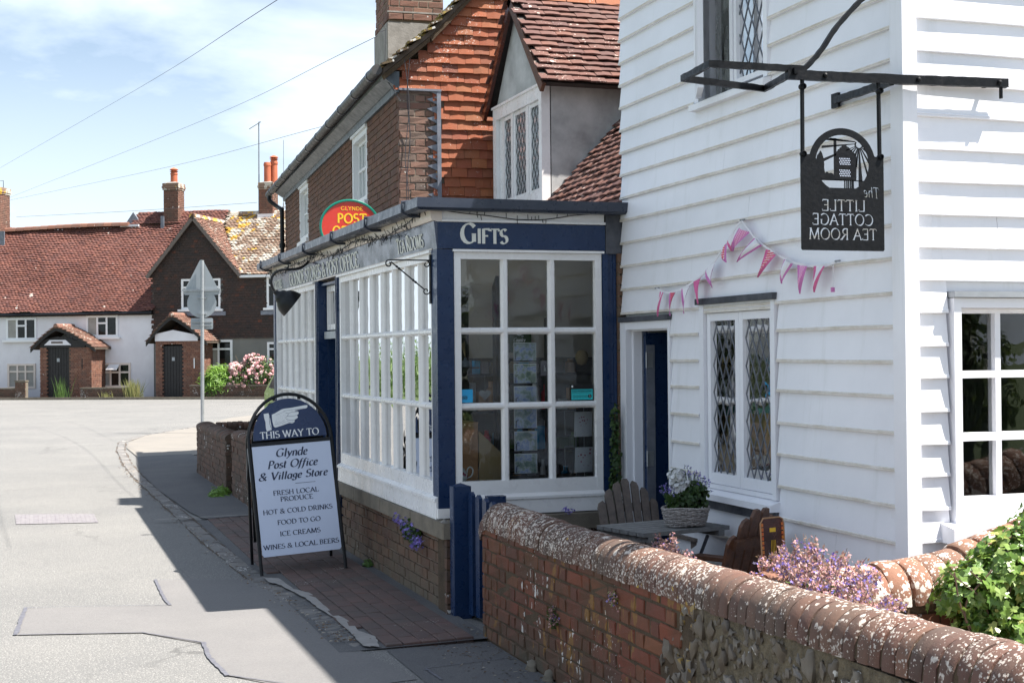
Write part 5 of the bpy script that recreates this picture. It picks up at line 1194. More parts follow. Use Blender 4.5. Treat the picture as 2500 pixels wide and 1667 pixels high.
m_ = MB(HG); m_.box(.375, .415, -.05, .045, 2.5, 4.255); m_.box(-.01, .42, -.03, .05, 4.255, 4.275); m_.build('lead_flashing', 'lead_grey', bh_)
m_ = MB(HG)
for k in range(18):
    z = 2.62 + k * .0945; m_.add([(.375, .012, z), (.375, .012, z + .075), (.28, .012, z + .045), (.375, .03, z), (.375, .03, z + .075), (.28, .014, z + .05)], [(0, 1, 2), (3, 5, 4), (0, 2, 5, 3), (1, 4, 5, 2)])
m_.build('lead_soaker', 'lead_grey', bh_)
def vline(x): return 4.43 + np.interp(x, [-.1, .3, .75, 3], [0, .33, .80, 3.2])
HT = Fr(HG.p((0, .004, 2.56)), tuple(HG.M[:, 0]), tuple(HG.M[:, 1]))
tiles(bh_, HT, -.02, 2.2, 3.6, 'orange_tile', .158, .0945, .013, keep=lambda x, z: (x > .405 or z + 2.56 > 4.25) and z + 2.56 + .09 < vline(x), limit=295, name='hung_tile', sname='tile_hanging', lift=.22, jz=.0035, ja=.010, camber=.0035)
# roof, with a slightly sprung verge
pts = [(-.17, 4.40), (.3, 4.79), (.75, 5.25), (3.0, 7.5)]; m_ = MB()
for i in range(3):
    for j in (0,):
        a, b_ = pts[i], pts[i + 1]; P0 = HG.p((a[0], .10, a[1])); P1 = HG.p((b_[0], .10, b_[1])); off = np.array(du) * 10.4
        up = np.array([0, 0, .055]); m_.add([P0, P1, P1 + off, P0 + off, P0 + up, P1 + up, P1 + off + up, P0 + off + up], [(0, 1, 2, 3), (4, 7, 6, 5), (0, 4, 5, 1), (3, 2, 6, 7), (0, 3, 7, 4), (1, 5, 6, 2)], raw=True)
m_.build('roof', 'mortar_dark', bh_)
for i in range(2):
    a, b_ = pts[i], pts[i + 1]; an = atan2(b_[1] - a[1], b_[0] - a[0]); X = np.array([cos(A_), -sin(A_), 0]); U = X * cos(an) + np.array([0, 0, sin(an)]); Nn = -X * sin(an) + np.array([0, 0, cos(an)])
    fr = Fr(HG.p((a[0], .13, a[1] + .058)), du, tuple(Nn), tuple(U)); tiles(bh_, fr, 0, 10.4, sqrt((b_[0] - a[0]) ** 2 + (b_[1] - a[1]) ** 2), 'mossy_tile', .15, .09, .02, limit=140, name='roof_tile', sname='roof_tiling', lift=.32, jz=.012, ja=.06)
fr = Fr(HG.p((pts[2][0], .13, pts[2][1] + .058)), du, (-cos(A_) * .707, sin(A_) * .707, .707), (cos(A_) * .707, -sin(A_) * .707, .707)); tiles(bh_, fr, 0, 10.4, 3.1, 'mossy_tile', .15, .09, .02, limit=100, name='roof_tile', sname='roof_tiling', lift=.32, jz=.012, ja=.06)
m_ = MB(HG); 
for (a, b_) in zip(pts[:-1], pts[1:]): m_.prism([(a[0], a[1] - .005), (b_[0], b_[1] - .005), (b_[0], b_[1] - .05), (a[0] + .02, a[1] - .05)], .0, .095, 'y')
m_.build('verge_undercloak', 'mortar_old', bh_)
m_ = MB(); off = np.array(du) * 10.0
P = [HG.p((3.0, .0, 7.5)), HG.p((6.2, 0, 4.4))]; m_.add([P[0], P[1], P[1] + off, P[0] + off], [(0, 1, 2, 3)], raw=True); m_.build('rear_roof', 'mossy_tile', bh_)
m_ = MB(HG); m_.prism([(.2, 4.42), (3.0, 7.35), (6.0, 4.42)], -.2, -.013, 'y'); m_.build('gable', 'mortar_pale', bh_)
# boxed eaves and round gutter with brackets
m_ = MB(HF); m_.prism([(.0, 4.235), (.035, 4.235), (.04, 4.30), (.055, 4.305), (.16, 4.375), (.17, 4.40), (.17, 4.44), (.0, 4.44)], -.03, 10.15, 'x'); m_.build('eaves_board', 'eaves_paint', bh_)
P = [HF.p((x, .235, 4.435 - .004 * x)) for x in (-.10, 3, 6, 9, 10.6)]; m_ = MB(); m_.tube(P, .052, 14); g_ = m_.build('gutter', 'gutter_brown', bh_, smooth='auto')
for x in np.arange(.25, 10.4, .98):
    m_ = MB(); m_.tube([HF.p((x - .03, .235, 4.435 - .004 * x)), HF.p((x + .03, .235, 4.435 - .004 * x))], .0585, 14); m_.build('gutter_joint', 'gutter_paint', g_)
m_ = MB(); m_.tube([HF.p(p) for p in catmull([(10.35, .235, 4.37), (10.35, .235, 4.27), (10.25, .12, 4.16), (10.02, .075, 4.08), (9.99, .07, 3.95), (9.99, .07, 2.5)], 6)], .036, 12); m_.build('downpipe', 'black_metal', bh_, smooth='auto')
m_ = MB(); m_.tube([HF.p((9.99, .07, 3.45)), HF.p((9.99, .07, 3.52))], .05, 12); m_.build('pipe_collar', 'black_metal', bh_)
# sash windows
for (x0, x1, z0, z1) in HW_:
    f = MB(HF); frame_rect(f, x0, x1, z0, z1, .065, -.12, .004); wn = f.build('window', 'far_white', bh_)
    f = MB(HF); f.box(x0 - .06, x1 + .06, -.05, .045, z0 - .055, z0 - .001); f.build('window_sill', 'far_white', wn)
    f = MB(HF); f.box(x0 - .015, x1 + .015, -.01, .028, z1 + .001, z1 + .032); f.build('head_trim', 'far_white', wn)
    f = MB(HF); a, b_ = x0 + .065, x1 - .065
    frame_rect(f, a, b_, z0 + .065, z1 - .065, .04, -.10, -.055)
    for k in (1, 2, 3): xx = a + (b_ - a) * k / 4; f.box(xx - .010, xx + .010, -.09, -.06, z0 + .1, z1 - .1)
    zz = z0 + .065 + .52 * (z1 - z0 - .13); f.box(a + .04, b_ - .04, -.09, -.056, zz - .014, zz + .014); f.build('sash', 'far_white', wn)
    p = MB(HF); p.box(a + .04, b_ - .04, -.078, -.074, z0 + .1, z1 - .1); p.build('pane', 'dormer_glass', wn)
    p = MB(HF); p.box(a + .04, b_ - .04, -.09, -.086, z0 + .1, z1 - .1); p.build('net_curtain', 'far_white', wn)  # white sheet added behind the glass, stands in for pale sky reflection
# chimney stack on the street eaves
CH = Fr(HF.p((1.35, 0, 0)), tuple(HG.M[:, 0]), tuple(HG.M[:, 1])); m_ = MB(CH); m_.box(.16, .76, -.8, -.0, 4.5, 5.86); ch = m_.build('chimney', 'mortar_pale', bh_)
def stackbricks(par, fr4, w, d, z0, z1, mat, limit=120, bl=.2, bh=.06, gap=.013):
    """brick faces on the two visible sides of a stack; fr4 front frame at its left foot"""
    f1 = Fr(fr4.p((0, 0, z0)), tuple(fr4.M[:, 0]), tuple(fr4.M[:, 1])); bricks(par, f1, w, z1 - z0, mat, bl, bh, gap, .05, .005, limit=limit, jit=.002, name='chimney_brick', sname='chimney_brickwork')
    f2 = Fr(fr4.p((0, -d, z0)), tuple(fr4.M[:, 1]), tuple(-fr4.M[:, 0])); bricks(par, f2, d, z1 - z0, mat, bl, bh, gap, .05, .005, limit=limit // 2, jit=.002, name='chimney_brick', sname='chimney_brickwork')
stackbricks(bh_, Fr(CH.p((.16, .0, 0)), tuple(CH.M[:, 0]), tuple(CH.M[:, 1])), .60, .8, 5.36, 5.86, 'chimney_brick')
stackbricks(bh_, Fr(CH.p((.15, .03, 0)), tuple(CH.M[:, 0]), tuple(CH.M[:, 1])), .66, .86, 5.28, 5.35, 'chimney_brick', 20)
m_ = MB(CH); m_.box(.14, .80, .0, .025, 4.75, 5.25); m_.box(.135, .16, -.8, .0, 4.6, 5.25); m_.box(.14, .82, -.02, .02, 5.355, 5.372); m_.build('chimney_flashing', 'concrete', bh_)
m_ = MB(CH); m_.box(.135, .15, .005, .012, 4.9, 5.2); m_.tube([CH.p((.13, .03, 5.15)), CH.p((.13, .03, 4.6))], .006, 5); m_.v = []; m_.f = []; m_.mi = []; m_.r = []
m_.fr = ID; m_.tube(catmull([CH.p((.10, .05, 5.18)), CH.p((.06, .05, 5.22)), CH.p((.02, .05, 5.19)), CH.p((.05, .05, 5.13)), CH.p((.10, .04, 5.15))], 5), .004, 5); m_.tube([CH.p((.11, .05, 5.17)), CH.p((.10, .05, 4.7))], .004, 5); m_.build('cable_hook', 'cable', bh_)
# slack cables down the quoin
m_ = MB(); m_.tube(catmull([HG.p((.10, .09, 4.62)), HG.p((.07, .06, 4.2)), HG.p((.10, .04, 3.8)), HG.p((.06, .05, 3.3)), HG.p((.09, .03, 2.7))], 8), .0045, 5); m_.tube(catmull([HG.p((.04, .10, 4.55)), HG.p((.09, .06, 4.1)), HG.p((.05, .04, 3.6)), HG.p((.08, .05, 3.2)), HG.p((.06, .03, 2.7))], 8), .004, 5)
m_.tube(catmull([HF.p((.6, .24, 4.42)), HF.p((.3, .19, 4.36)), HF.p((.05, .12, 4.36)), HG.p((.0, .06, 4.15))], 6), .004, 5); m_.build('slack_cable', 'cable', bh_)

# ================================================================== FAR COTTAGES across the end of the street
fU = np.array([.8616, -.5076, 0]); fN = np.array([-.5076, -.8616, 0]); FF = Fr((-1.309, 62.885, 0), tuple(fU), tuple(fN))
def fwin(par, x0, x1, z0, z1, cols, rows, fr=FF, sill=True, y=.0, bar=.075, curtain=None, mat='far_white', nm='window'):
    f = MB(fr); frame_rect(f, x0, x1, z0, z1, .085, y - .05, y + .045); n = cols
    xs = [x0 + .085 + (x1 - x0 - .17) * k / n for k in range(n + 1)]
    for k in range(1, n): f.box(xs[k] - bar / 2, xs[k] + bar / 2, y - .05, y + .040, z0 + .085, z1 - .085)
    zz = [z0 + .085] + [z0 + (z1 - z0) * r_ for r_ in rows] + [z1 - .085]
    for r_ in zz[1:-1]:
        f.box(x0 + .085, x1 - .085, y - .045, y + .036, r_ - .035, r_ + .035)
    wn = f.build(nm, mat, par)
    for k in range(n):
        for j in range(len(zz) - 1):
            p = MB(fr); p.box(xs[k] + bar / 2 * (k > 0), xs[k + 1] - bar / 2 * (k < n - 1), y - .012, y + .0, zz[j] + .035 * (j > 0), zz[j + 1] - .035 * (j < len(zz) - 2)); p.build('pane', 'far_curtain' if curtain and (k, j) in curtain else 'far_glass', wn)
    if sill: f = MB(fr); f.box(x0 - .12, x1 + .12, y - .03, y + .14, z0 - .09, z0 - .002); f.build('window_sill', mat, wn)
    return wn
wc = thing('white_cottage', tuple(FF.p((3, 0, 0))), 'long white rendered cottage with a sagging red tiled roof at the end of the street', 'house')
m_ = MB(FF); wh = [(.32, 1.71, 2.42, 3.33), (3.95, 5.37, 2.5, 3.38), (.37, 1.65, .4, 1.43), (4.54, 5.92, .43, 1.43)]
m_.fr = Fr(FF.p((-7, 0, 0)), tuple(fU), tuple(fN)); wall_with_holes(m_, 13.93, 3.62, [(a + 7, b_ + 7, c, d) for a, b_, c, d in wh], -.25, 0); m_.build('wall', 'render_white', wc)
m_ = MB(FF); m_.box(-6.9, 6.9, -.3, -.26, 0, 3.6); m_.build('interior_wall', 'interior_dark', wc)
fwin(wc, *wh[0], 3, [], curtain={(0, 0)}); fwin(wc, *wh[1], 3, [], curtain={(0, 0)}); fwin(wc, *wh[2], 3, [.68], curtain={(k, j) for k in range(3) for j in range(2)}, sill=False, mat='cream_paint'); w5 = fwin(wc, *wh[3], 3, [.62], sill=False, curtain={(0, 0), (0, 1)}, mat='cream_paint')
for (a, b_, c, d) in wh[:2]:
    f = MB(FF); f.box(a + (b_ - a) * .36, a + (b_ - a) * .64, -.01, .06, c + .60 * (d - c), c + .68 * (d - c)); f.build('transom', 'far_white', wc)
fo = Fr(FF.p((5.23, .05, 1.36)), tuple(fU), tuple(np.array(fN) * .5 + np.array([0, 0, .85])), tuple(np.array(fN) * -.85 * -1 * .85 * -1 + np.array([0, 0, -.5])))
f = MB(FF); f.add([(4.98, .05, 1.38), (5.45, .05, 1.38), (5.45, .34, 1.18), (4.98, .34, 1.18), (4.98, .05, 1.34), (5.45, .05, 1.34), (5.45, .34, 1.14), (4.98, .34, 1.14)], [(0, 1, 2, 3), (4, 7, 6, 5), (0, 4, 5, 1), (1, 5, 6, 2), (2, 6, 7, 3), (3, 7, 4, 0)]); f.build('open_casement', 'far_white', wc, label='small top casement pushed open')
RP = atan2(3.85, 3.25); rfr = Fr(FF.p((0, .18, 3.52)), tuple(fU), tuple(fN * sin(RP) + np.array([0, 0, cos(RP)])), tuple(-fN * cos(RP) + np.array([0, 0, sin(RP)]))); RL = 5.0
m_ = MB(rfr); m_.box(-7.2, 6.95, -.24, -.12, .0, RL); m_.box(6.95, 9.5, -.24, -.12, 2.6, RL); m_.build('roof', 'mortar_dark', wc)
def wk(x, z): return (x < 6.98 + max(0, (z - 1.75)) * .48 and x > -2.5 + 0 * z) and not (z < 0)
tiles(wc, rfr, -2.4, 9.4, RL - .02, 'far_roof_tile', .165, .108, .02, keep=wk, limit=0, sname='roof_tiling', lift=.32, sag=.10, jz=.008, ja=.03, camber=.012)
tiles(wc, rfr, -7.2, -2.4, RL - .02, 'far_roof_tile', .33, .216, .02, limit=0, sname='roof_tiling', lift=.2)
m_ = MB(FF)
for k in range(34):
    x = -7 + k * .38; z = 7.36 + .035 * sin(x * .7) + .03 * x * .35; m_.fr = Fr(FF.p((x, -2.93, z)), tuple(fU), tuple(fN)); m_.rv = random.random()
    if x < 4.3: m_.prism([(-.14, -.10), (-.10, .02), (0, .07), (.10, .02), (.14, -.10)], 0, .37, 'x')
m_.build('ridge_tiles', 'far_brick', wc, kind='stuff')
m_ = MB(FF); m_.prism([(.02, 3.40), (.2, 3.38), (.24, 3.44), (.2, 3.52), (.02, 3.56)], -7.1, 6.95, 'x'); m_.build('gutter', 'black_metal', wc)
# back wing gablet and ridge behind the roof
m_ = MB(FF); m_.prism([(4.05, 7.38), (4.45, 7.93), (4.85, 7.38)], -3.3, -3.2, 'y'); m_.build('gablet', 'lead_grey', wc)
m_ = MB(FF); m_.prism([(4.0, 7.28), (4.86, 7.28), (4.86, 7.37), (4.0, 7.37)], -2.95, -2.88, 'y'); m_.build('gablet_flashing', 'render_white', wc)
m_ = MB(FF); m_.prism([(-3.2, 7.40), (-3.7, 7.95), (-3.75, 7.95), (-4.2, 7.35)], 4.45, 8.7, 'x'); 
m_.add([(4.40, -3.15, 7.40), (4.9, -3.05, 7.36), (8.7, -3.0, 7.40), (8.7, -3.6, 7.86), (4.5, -3.65, 7.98)], [(0, 1, 2, 3, 4)]); m_.build('rear_ridge', 'mortar_dark', wc)
ra_ = atan2(.5, .55); rr_f = Fr(FF.p((4.45, -3.02, 7.38)), tuple(fU), tuple(fN * sin(ra_) + np.array([0, 0, cos(ra_)])), tuple(-fN * cos(ra_) + np.array([0, 0, sin(ra_)]))); tiles(wc, rr_f, 0, 4.2, .74, 'far_roof_tile', .165, .105, .02, limit=0, name='tile', sname='rear_tiling', lift=.3, ja=.03, camber=.012)
def stack(par, x, y, w_, d_, z0, z1, pots, nm='chimney', mat='chimney_brick', cap=True):
    """square stack in the far frame, with corbelled top courses and clay pots"""
    m_ = MB(FF); m_.box(x, x + w_, y - d_, y, z0, z1); ch_ = m_.build(nm, 'mortar_dark', par)
    fr4 = Fr(FF.p((x, y, 0)), tuple(fU), tuple(fN)); f1 = Fr(fr4.p((0, .0, z0)), tuple(fU), tuple(fN)); bricks(ch_, f1, w_, z1 - z0 - .3, mat, .215, .065, .012, .05, .01, limit=0, sname='brickwork')
    f2 = Fr(fr4.p((w_, 0, z0)), tuple(-fN), tuple(fU)); bricks(ch_, f2, d_, z1 - z0 - .3, mat, .215, .065, .012, .05, .01, limit=0, sname='brickwork')
    if cap:
        m_ = MB(FF)
        for k, (o, a, b_) in enumerate([(.035, .30, .22), (.06, .22, .12), (.04, .12, .0)]): m_.box(x - o, x + w_ + o, y - d_ - o, y + o, z1 - a, z1 - b_ - .012)
        m_.build('cap', 'lichened_roof_tile', ch_)
        m_ = MB(FF); m_.add([(x, y, z1), (x + w_, y, z1), (x + w_, y - d_, z1), (x, y - d_, z1), (x + w_ / 2, y - d_ / 2, z1 + .12)], [(0, 1, 4), (1, 2, 4), (2, 3, 4), (3, 0, 4)]); m_.build('flaunching', 'concrete', ch_)
    for (px_, py_, h, hat) in pots:
        c_ = FF.p((x + px_, y - py_, z1 + .02)); m_ = MB(); m_.lathe([(.15, 0), (.145, h * .8), (.16, h * .82), (.165, h * .9), (.14, h), (.11, h), (.11, h - .1)], tuple(c_), 16)
        if hat: m_.lathe([(.10, h), (.19, h + .06), (.10, h + .08), (.19, h + .13), (.17, h + .15), (.04, h + .22), (0, h + .22)], tuple(c_), 14)
        m_.build('chimney_pot', 'terracotta', ch_, smooth='auto')
    return ch_
c1 = stack(wc, -2.45, -2.4, .95, .9, 6.3, 9.15, [], mat='chimney_brick'); c2 = stack(wc, 5.95, -3.05, .66, .62, 7.1, 9.12, [(.35, .3, .45, True)])
m_ = MB(FF); m_.box(5.85, 6.0, -3.0, -2.95, 7.1, 7.7); m_.box(-1.6, -1.2, -2.4, -2.36, 6.1, 7.2); m_.build('flashing', 'lead_grey', wc)
for (a, b_, c, d) in [(-1.8, -1.5, 9.15, 9.45)]: m_ = MB(FF); m_.tube([(a, -2.8, c), (a, -2.8, d), (b_, -2.8, d), (b_, -2.8, c)], .015, 5); m_.build('wire_cage', 'black_metal', wc)
# dark tile-hung cottage
tc_ = thing('tile_hung_cottage', tuple(FF.p((9, 0, 0))), 'dark brown tile-hung cottage with a pointed gable and lichen-streaked roof', 'house')
dh = [(8.17, 9.86, 3.57, 4.8), (9.16, 10.35, 1.24, 2.32), (11.84, 13.3, 3.58, 4.83), (11.84, 13.3, 1.39, 2.21)]
m_ = MB(Fr(FF.p((6.9, 0, 0)), tuple(fU), tuple(fN))); wall_with_holes(m_, 10, 5.0, [(a - 6.9, b_ - 6.9, c, d) for a, b_, c, d in dh], -.25, -.02); m_.fr = FF; m_.prism([(6.9, 5.0), (8.76, 7.2), (10.65, 5.0)], -.25, -.02, 'y'); m_.build('wall', 'render_far_grey', tc_)
m_ = MB(FF); m_.box(6.95, 16.8, -.32, -.27, 0, 5.0); m_.build('interior_wall', 'interior_dark', tc_)
hf = Fr(FF.p((0, .015, 2.38)), tuple(fU), tuple(fN))
def dk(x, z):
    Z = z + 2.38
    if any(a - .05 < x < b_ + .05 and c - .02 < Z + .05 < d + .02 for a, b_, c, d in dh): return False
    if x < 10.68: return Z + .1 < 5.0 + min(x - 6.85, 10.68 - x) * 1.19
    return Z < 4.85
tiles(tc_, hf, 6.88, 13.6, 4.9, 'dark_hung_tile', .165, .105, .02, keep=dk, limit=0, sname='tile_hanging', lift=.22, ja=.02, camber=.008)
for i, (a, b_, c, d) in enumerate(dh): fwin(tc_, a, b_, c, d, 2, [.66] if i in (1, 3) else [.72], curtain={(0, 0)} if i == 1 else None, sill=i in (0, 2))
for (a, b_) in ((8.0, 10.1), (11.6, 13.5)): m_ = MB(FF); m_.box(a, b_, .0, .10, 3.30, 3.46); m_.build('lead_apron', 'lead_grey', tc_)
# gable roof, two slopes running back
GPK = 7.36
for sgn in (-1, 1):
    hwid = 2.06; an = atan2(GPK - 4.93, hwid); e = FF.p((8.76 + sgn * hwid, .22, 4.93)); U = -fU * sgn * cos(an) + np.array([0, 0, sin(an)]); Nn = fU * sgn * sin(an) + np.array([0, 0, cos(an)])
    fr = Fr(e, tuple(-fN), tuple(Nn), tuple(U)); ln = hwid / cos(an); m_ = MB(fr); m_.box(.03, 3.4, -.09, -.02, -.0, ln); m_.build('gable_roof', 'mortar_dark', tc_)
    m_ = MB(fr); m_.box(-.02, .03, -.14, .0, -.02, ln + .01); m_.build('bargeboard', 'weathered_wood', tc_)
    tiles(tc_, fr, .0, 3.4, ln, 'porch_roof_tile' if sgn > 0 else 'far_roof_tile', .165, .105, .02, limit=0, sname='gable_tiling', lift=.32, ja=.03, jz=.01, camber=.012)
m_ = MB()
for k in range(9): m_.fr = Fr(FF.p((8.76, .24 - k * .38, GPK + .02)), tuple(-fN), tuple(fU)); m_.prism([(-.14, -.10), (-.10, .02), (0, .07), (.10, .02), (.14, -.10)], 0, .37, 'x')
m_.build('ridge_tiles', 'lichened_roof_tile', tc_, kind='stuff')
RP2 = atan2(2.75, 3.1); rf2 = Fr(FF.p((0, .18, 4.93)), tuple(fU), tuple(fN * sin(RP2) + np.array([0, 0, cos(RP2)])), tuple(-fN * cos(RP2) + np.array([0, 0, sin(RP2)])))
m_ = MB(rf2); m_.box(10.6, 17, -.2, -.09, 0, 4.15); m_.box(8.9, 10.6, -.2, -.09, 2.3, 4.15); m_.build('roof', 'mortar_dark', tc_)
tiles(tc_, rf2, 9.0, 14.5, 4.2, 'lichened_roof_tile', .165, .105, .02, keep=lambda x, z: x > 10.62 - z * .46, limit=0, sname='roof_tiling', lift=.34, sag=.06, ja=.03, jz=.01, camber=.012)
m_ = MB()
for k in range(16): m_.fr = Fr(FF.p((9.05 + k * .38, -2.95, 7.72)), tuple(fU), tuple(fN)); m_.prism([(-.14, -.10), (-.10, .02), (0, .07), (.10, .02), (.14, -.10)], 0, .37, 'x')
m_.build('ridge_tiles', 'lichened_roof_tile', tc_, kind='stuff')
m_ = MB(FF); m_.box(10.75, 16, .03, .2, 4.80, 4.90); m_.build('fascia_board', 'far_white', tc_)
c3 = stack(tc_, 10.45, -2.7, .60, .6, 7.3, 8.95, [(.28, .25, .85, False), (.5, .45, .95, True)])
m_ = MB(FF); m_.box(10.4, 11.1, -2.69, -2.62, 7.3, 7.62); m_.build('flashing', 'render_white', tc_)
# porches
def porch(par, x0, x1, dx0, dx1, ztop, zpk, rx0, rx1, xpk, pale_gable, mat='far_brick'):
    Yp = 1.2; po = par
    m_ = MB(FF); m_.box(x0 + .02, dx0, .0, Yp - .02, 0, ztop); m_.box(dx1, x1 - .02, .0, Yp - .02, 0, ztop); m_.build('porch_wall', 'mortar_dark', po)
    f1 = Fr(FF.p((x0, Yp - .02, .0)), tuple(fU), tuple(fN)); bricks(po, f1, x1 - x0, ztop, mat, .215, .065, .012, .06, .01, keep=lambda x, z, A, B: not (dx0 - x0 - .0 < x < dx1 - x0 and z < 2.12), limit=120, sname='porch_brickwork')
    f2 = Fr(FF.p((x1 - .02, Yp - .03, .0)), tuple(-fN), tuple(fU)); bricks(po, f2, Yp - .05, ztop, mat, .215, .065, .012, .06, .01, limit=60, sname='porch_brickwork')
    m_ = MB(FF)
    nb = int((dx1 - dx0) / .12)
    for k in range(nb): m_.box(dx0 + (dx1 - dx0) * k / nb + .004, dx0 + (dx1 - dx0) * (k + 1) / nb - .008, Yp - .12, Yp - .07, .02, 2.08)
    m_.box(dx0, dx1, Yp - .14, Yp - .12, .02, 2.1); dr_ = m_.build('door', 'far_dark_wood', po); m_ = MB(FF); m_.box((dx0 + dx1) / 2 - .06, (dx0 + dx1) / 2 + .06, Yp - .068, Yp - .055, 1.5, 1.64); m_.build('door_grille', 'galvanised', dr_)
    # swept gabled roof
    prof = []
    for t in np.linspace(-1, 1, 21):
        x = xpk + (rx1 - xpk if t > 0 else xpk - rx0) * t; z = zpk - (zpk - ztop + .05) * (abs(t) ** 1.15) + .05 * sin(abs(t) * pi) * .8; prof.append((x, z))
    m_ = MB(FF); m_.prism(prof + [(x, z - .06) for x, z in prof[::-1]], -.02, Yp + .16, 'y'); m_.build('porch_roof', 'mortar_dark', po)
    m_ = MB(FF); lo = [(x, min(z - .07, ztop + .42 - abs(x - xpk) * .2)) for x, z in prof[3:-3]]; m_.prism([(prof[3][0], ztop - .02)] + lo + [(prof[-4][0], ztop - .02)], Yp - .06, Yp + .02, 'y'); m_.build('porch_gable', 'render_white' if pale_gable else 'far_dark_wood', po)
    m_ = MB(FF); m_.prism([(x, z - .065) for x, z in prof] + [(x, z - .17) for x, z in prof[::-1]], Yp + .10, Yp + .15, 'y'); m_.build('porch_bargeboard', 'far_dark_wood', po)
    xf = []; tv = [tilevar('porch_tile', .16, .15, .02, 'porch_roof_tile', .014, s) for s in range(3)]
    for sgn in (-1, 1):
        L0 = (rx1 - xpk) if sgn > 0 else (xpk - rx0); n_ = int(L0 / .085)
        for i in range(n_ + 1):
            t = (1 - i / n_); x = xpk + sgn * L0 * t; x2 = xpk + sgn * L0 * max(t - .1, 0)
            fz = lambda tt: zpk - (zpk - ztop + .05) * (tt ** 1.15) + .05 * sin(tt * pi) * .8
            an = atan2(fz(max(t - .1, 0)) - fz(t), L0 * .1 if t > .1 else L0 * max(t, .05)); U = -fU * sgn * cos(an) + np.array([0, 0, sin(an)]); Nn = fU * sgn * sin(an) + np.array([0, 0, cos(an)])
            for k in range(9):
                fr = Fr(FF.p((x, Yp + .15 - k * .165 - (.08 if i % 2 else 0), fz(t) + .02)), tuple(-fN), tuple(Nn), tuple(U)); xf.append((fr.mat((0, .02, 0), RX(.3) @ RY(random.gauss(0, .04))), random.randrange(3)))
    pieces(po, 'porch_tile', tv, xf, 140, 'porch_tiling')
    m_ = MB(FF); m_.tube([(xpk, Yp + .19, zpk + .02), (xpk, -.02, zpk + .03)], .10, 10); m_.build('porch_ridge', 'porch_roof_tile', po)
porch(wc, 2.53, 4.81, 2.83, 3.81, 2.10, 2.92, 2.2, 5.05, 3.35, False)
m_ = MB(FF); m_.prism([(2.75, 2.17), (3.0, 2.38), (3.7, 2.38), (3.95, 2.17)], 1.21, 1.25, 'y'); m_.build('name_board', 'render_white', wc); m_ = MB(FF); m_.box(3.08, 3.58, 1.251, 1.27, 2.24, 2.32); m_.build('name_plate', 'weathered_wood', wc)
m_ = MB(FF); m_.box(4.38, 4.42, 1.19, 1.2, 1.2, 1.62); m_.build('slit_window', 'black_print', wc)
porch(tc_, 7.58, 9.52, 7.83, 8.82, 2.30, 3.30, 7.25, 9.85, 8.35, True)
m_ = MB(FF); m_.box(9.22, 9.26, 1.195, 1.21, 1.2, 1.6); m_.build('slit_window', 'far_white', tc_)
# low boundary walls and planting strips
def lowwall(nm, x0, x1, h, label, y=1.9, mat='lowwall_brick'):
    o = thing(nm, tuple(FF.p(((x0 + x1) / 2, y, 0))), label, 'wall'); m_ = MB(FF); m_.box(x0, x1, y - .22, y - .01, 0, h); m_.box(x0 - .02, x1 + .02, y - .24, y + .02, h, h + .05); m_.build('coping', 'stone_ledge', o)
    bricks(o, Fr(FF.p((x0, y - .01, 0)), tuple(fU), tuple(fN)), x1 - x0, h, mat, .215, .065, .012, .06, .01, limit=60); return o
lowwall('low_front_wall', -6.0, 1.9, .42, 'low dark front wall left of the white cottage porch'); lowwall('low_front_wall', 1.9, 2.35, .72, 'stubby wall pier beside the left jamb of the white cottage porch', 2.0)
lowwall('low_front_wall', 4.7, 7.1, .42, 'low dark front wall between the two cottage porches'); lowwall('low_front_wall', 9.3, 14, .50, 'low brick wall under the pink rose bush', 1.75)
m_ = MB(FF); m_.box(-8, 15, 2.15, 2.30, -.02, .09); m_.build('far_kerb', 'stone_ledge', kind='structure')
m_ = MB(FF); m_.box(-8, 15, -.2, 2.145, -.02, .04); m_.build('cottage_verge', 'soil', kind='structure')

# ================================================================== low brick walls along the pavement beyond the shop
def roadwall(x0, y0, x1, y1, h, label, t=.24, gap=None):
    d = np.array([x1 - x0, y1 - y0, 0.]); Ln = np.linalg.norm(d); d /= Ln; nn = np.array([d[1], -d[0], 0]); 
    if nn[0] > 0 or (abs(nn[0]) < .3 and nn[1] > 0): nn = -nn
    fr = Fr((x0, y0, 0), tuple(d), tuple(nn)); o = thing('roadside_wall', ((x0 + x1) / 2, (y0 + y1) / 2, 0), label, 'wall')
    m_ = MB(fr); m_.box(0, Ln, -t, -.01, 0, h - .05); m_.build('mortar', 'mortar_dark', o)
    bricks(o, Fr(fr.p((0, -.01, .02)), tuple(d), tuple(nn)), Ln, h - .08, 'lowwall_brick', .205, .063, .011, .05, .007, limit=120, jit=.003)
    f2 = Fr(fr.p((0, -t, .02)), tuple(nn), tuple(-d)); bricks(o, f2, t - .01, h - .08, 'lowwall_brick', .205, .063, .011, .05, .007, limit=30, sname='end_brickwork')
    f3 = Fr(fr.p((Ln, -.01, .02)), tuple(-nn), tuple(d)); bricks(o, f3, t - .01, h - .08, 'lowwall_brick', .205, .063, .011, .05, .007, limit=30, sname='end_brickwork')
    cv = [halfround('coping_brick', .066, t / 2, .07, s, 'lowwall_brick', .02) for s in range(3)]; xf = []; x = .035
    R = np.array([nn, d, [0, 0, 1]]).T
    while x < Ln:
        mm = np.eye(4); mm[:3, :3] = R @ RX(random.gauss(0, .02)); mm[:3, 3] = fr.p((x, -t / 2, h - .06 + random.gauss(0, .003))); xf.append((mm, random.randrange(3))); x += .075
    pieces(o, 'coping_brick', cv, xf, 60, 'coping_run'); return o
roadwall(2.17, 17.15, 2.17, 20.3, .73, 'low dark brick wall at the pavement corner beyond the signboard')
roadwall(2.20, 15.35, 2.20, 16.85, .78, 'low dark brick wall between the shop and the corner wall')
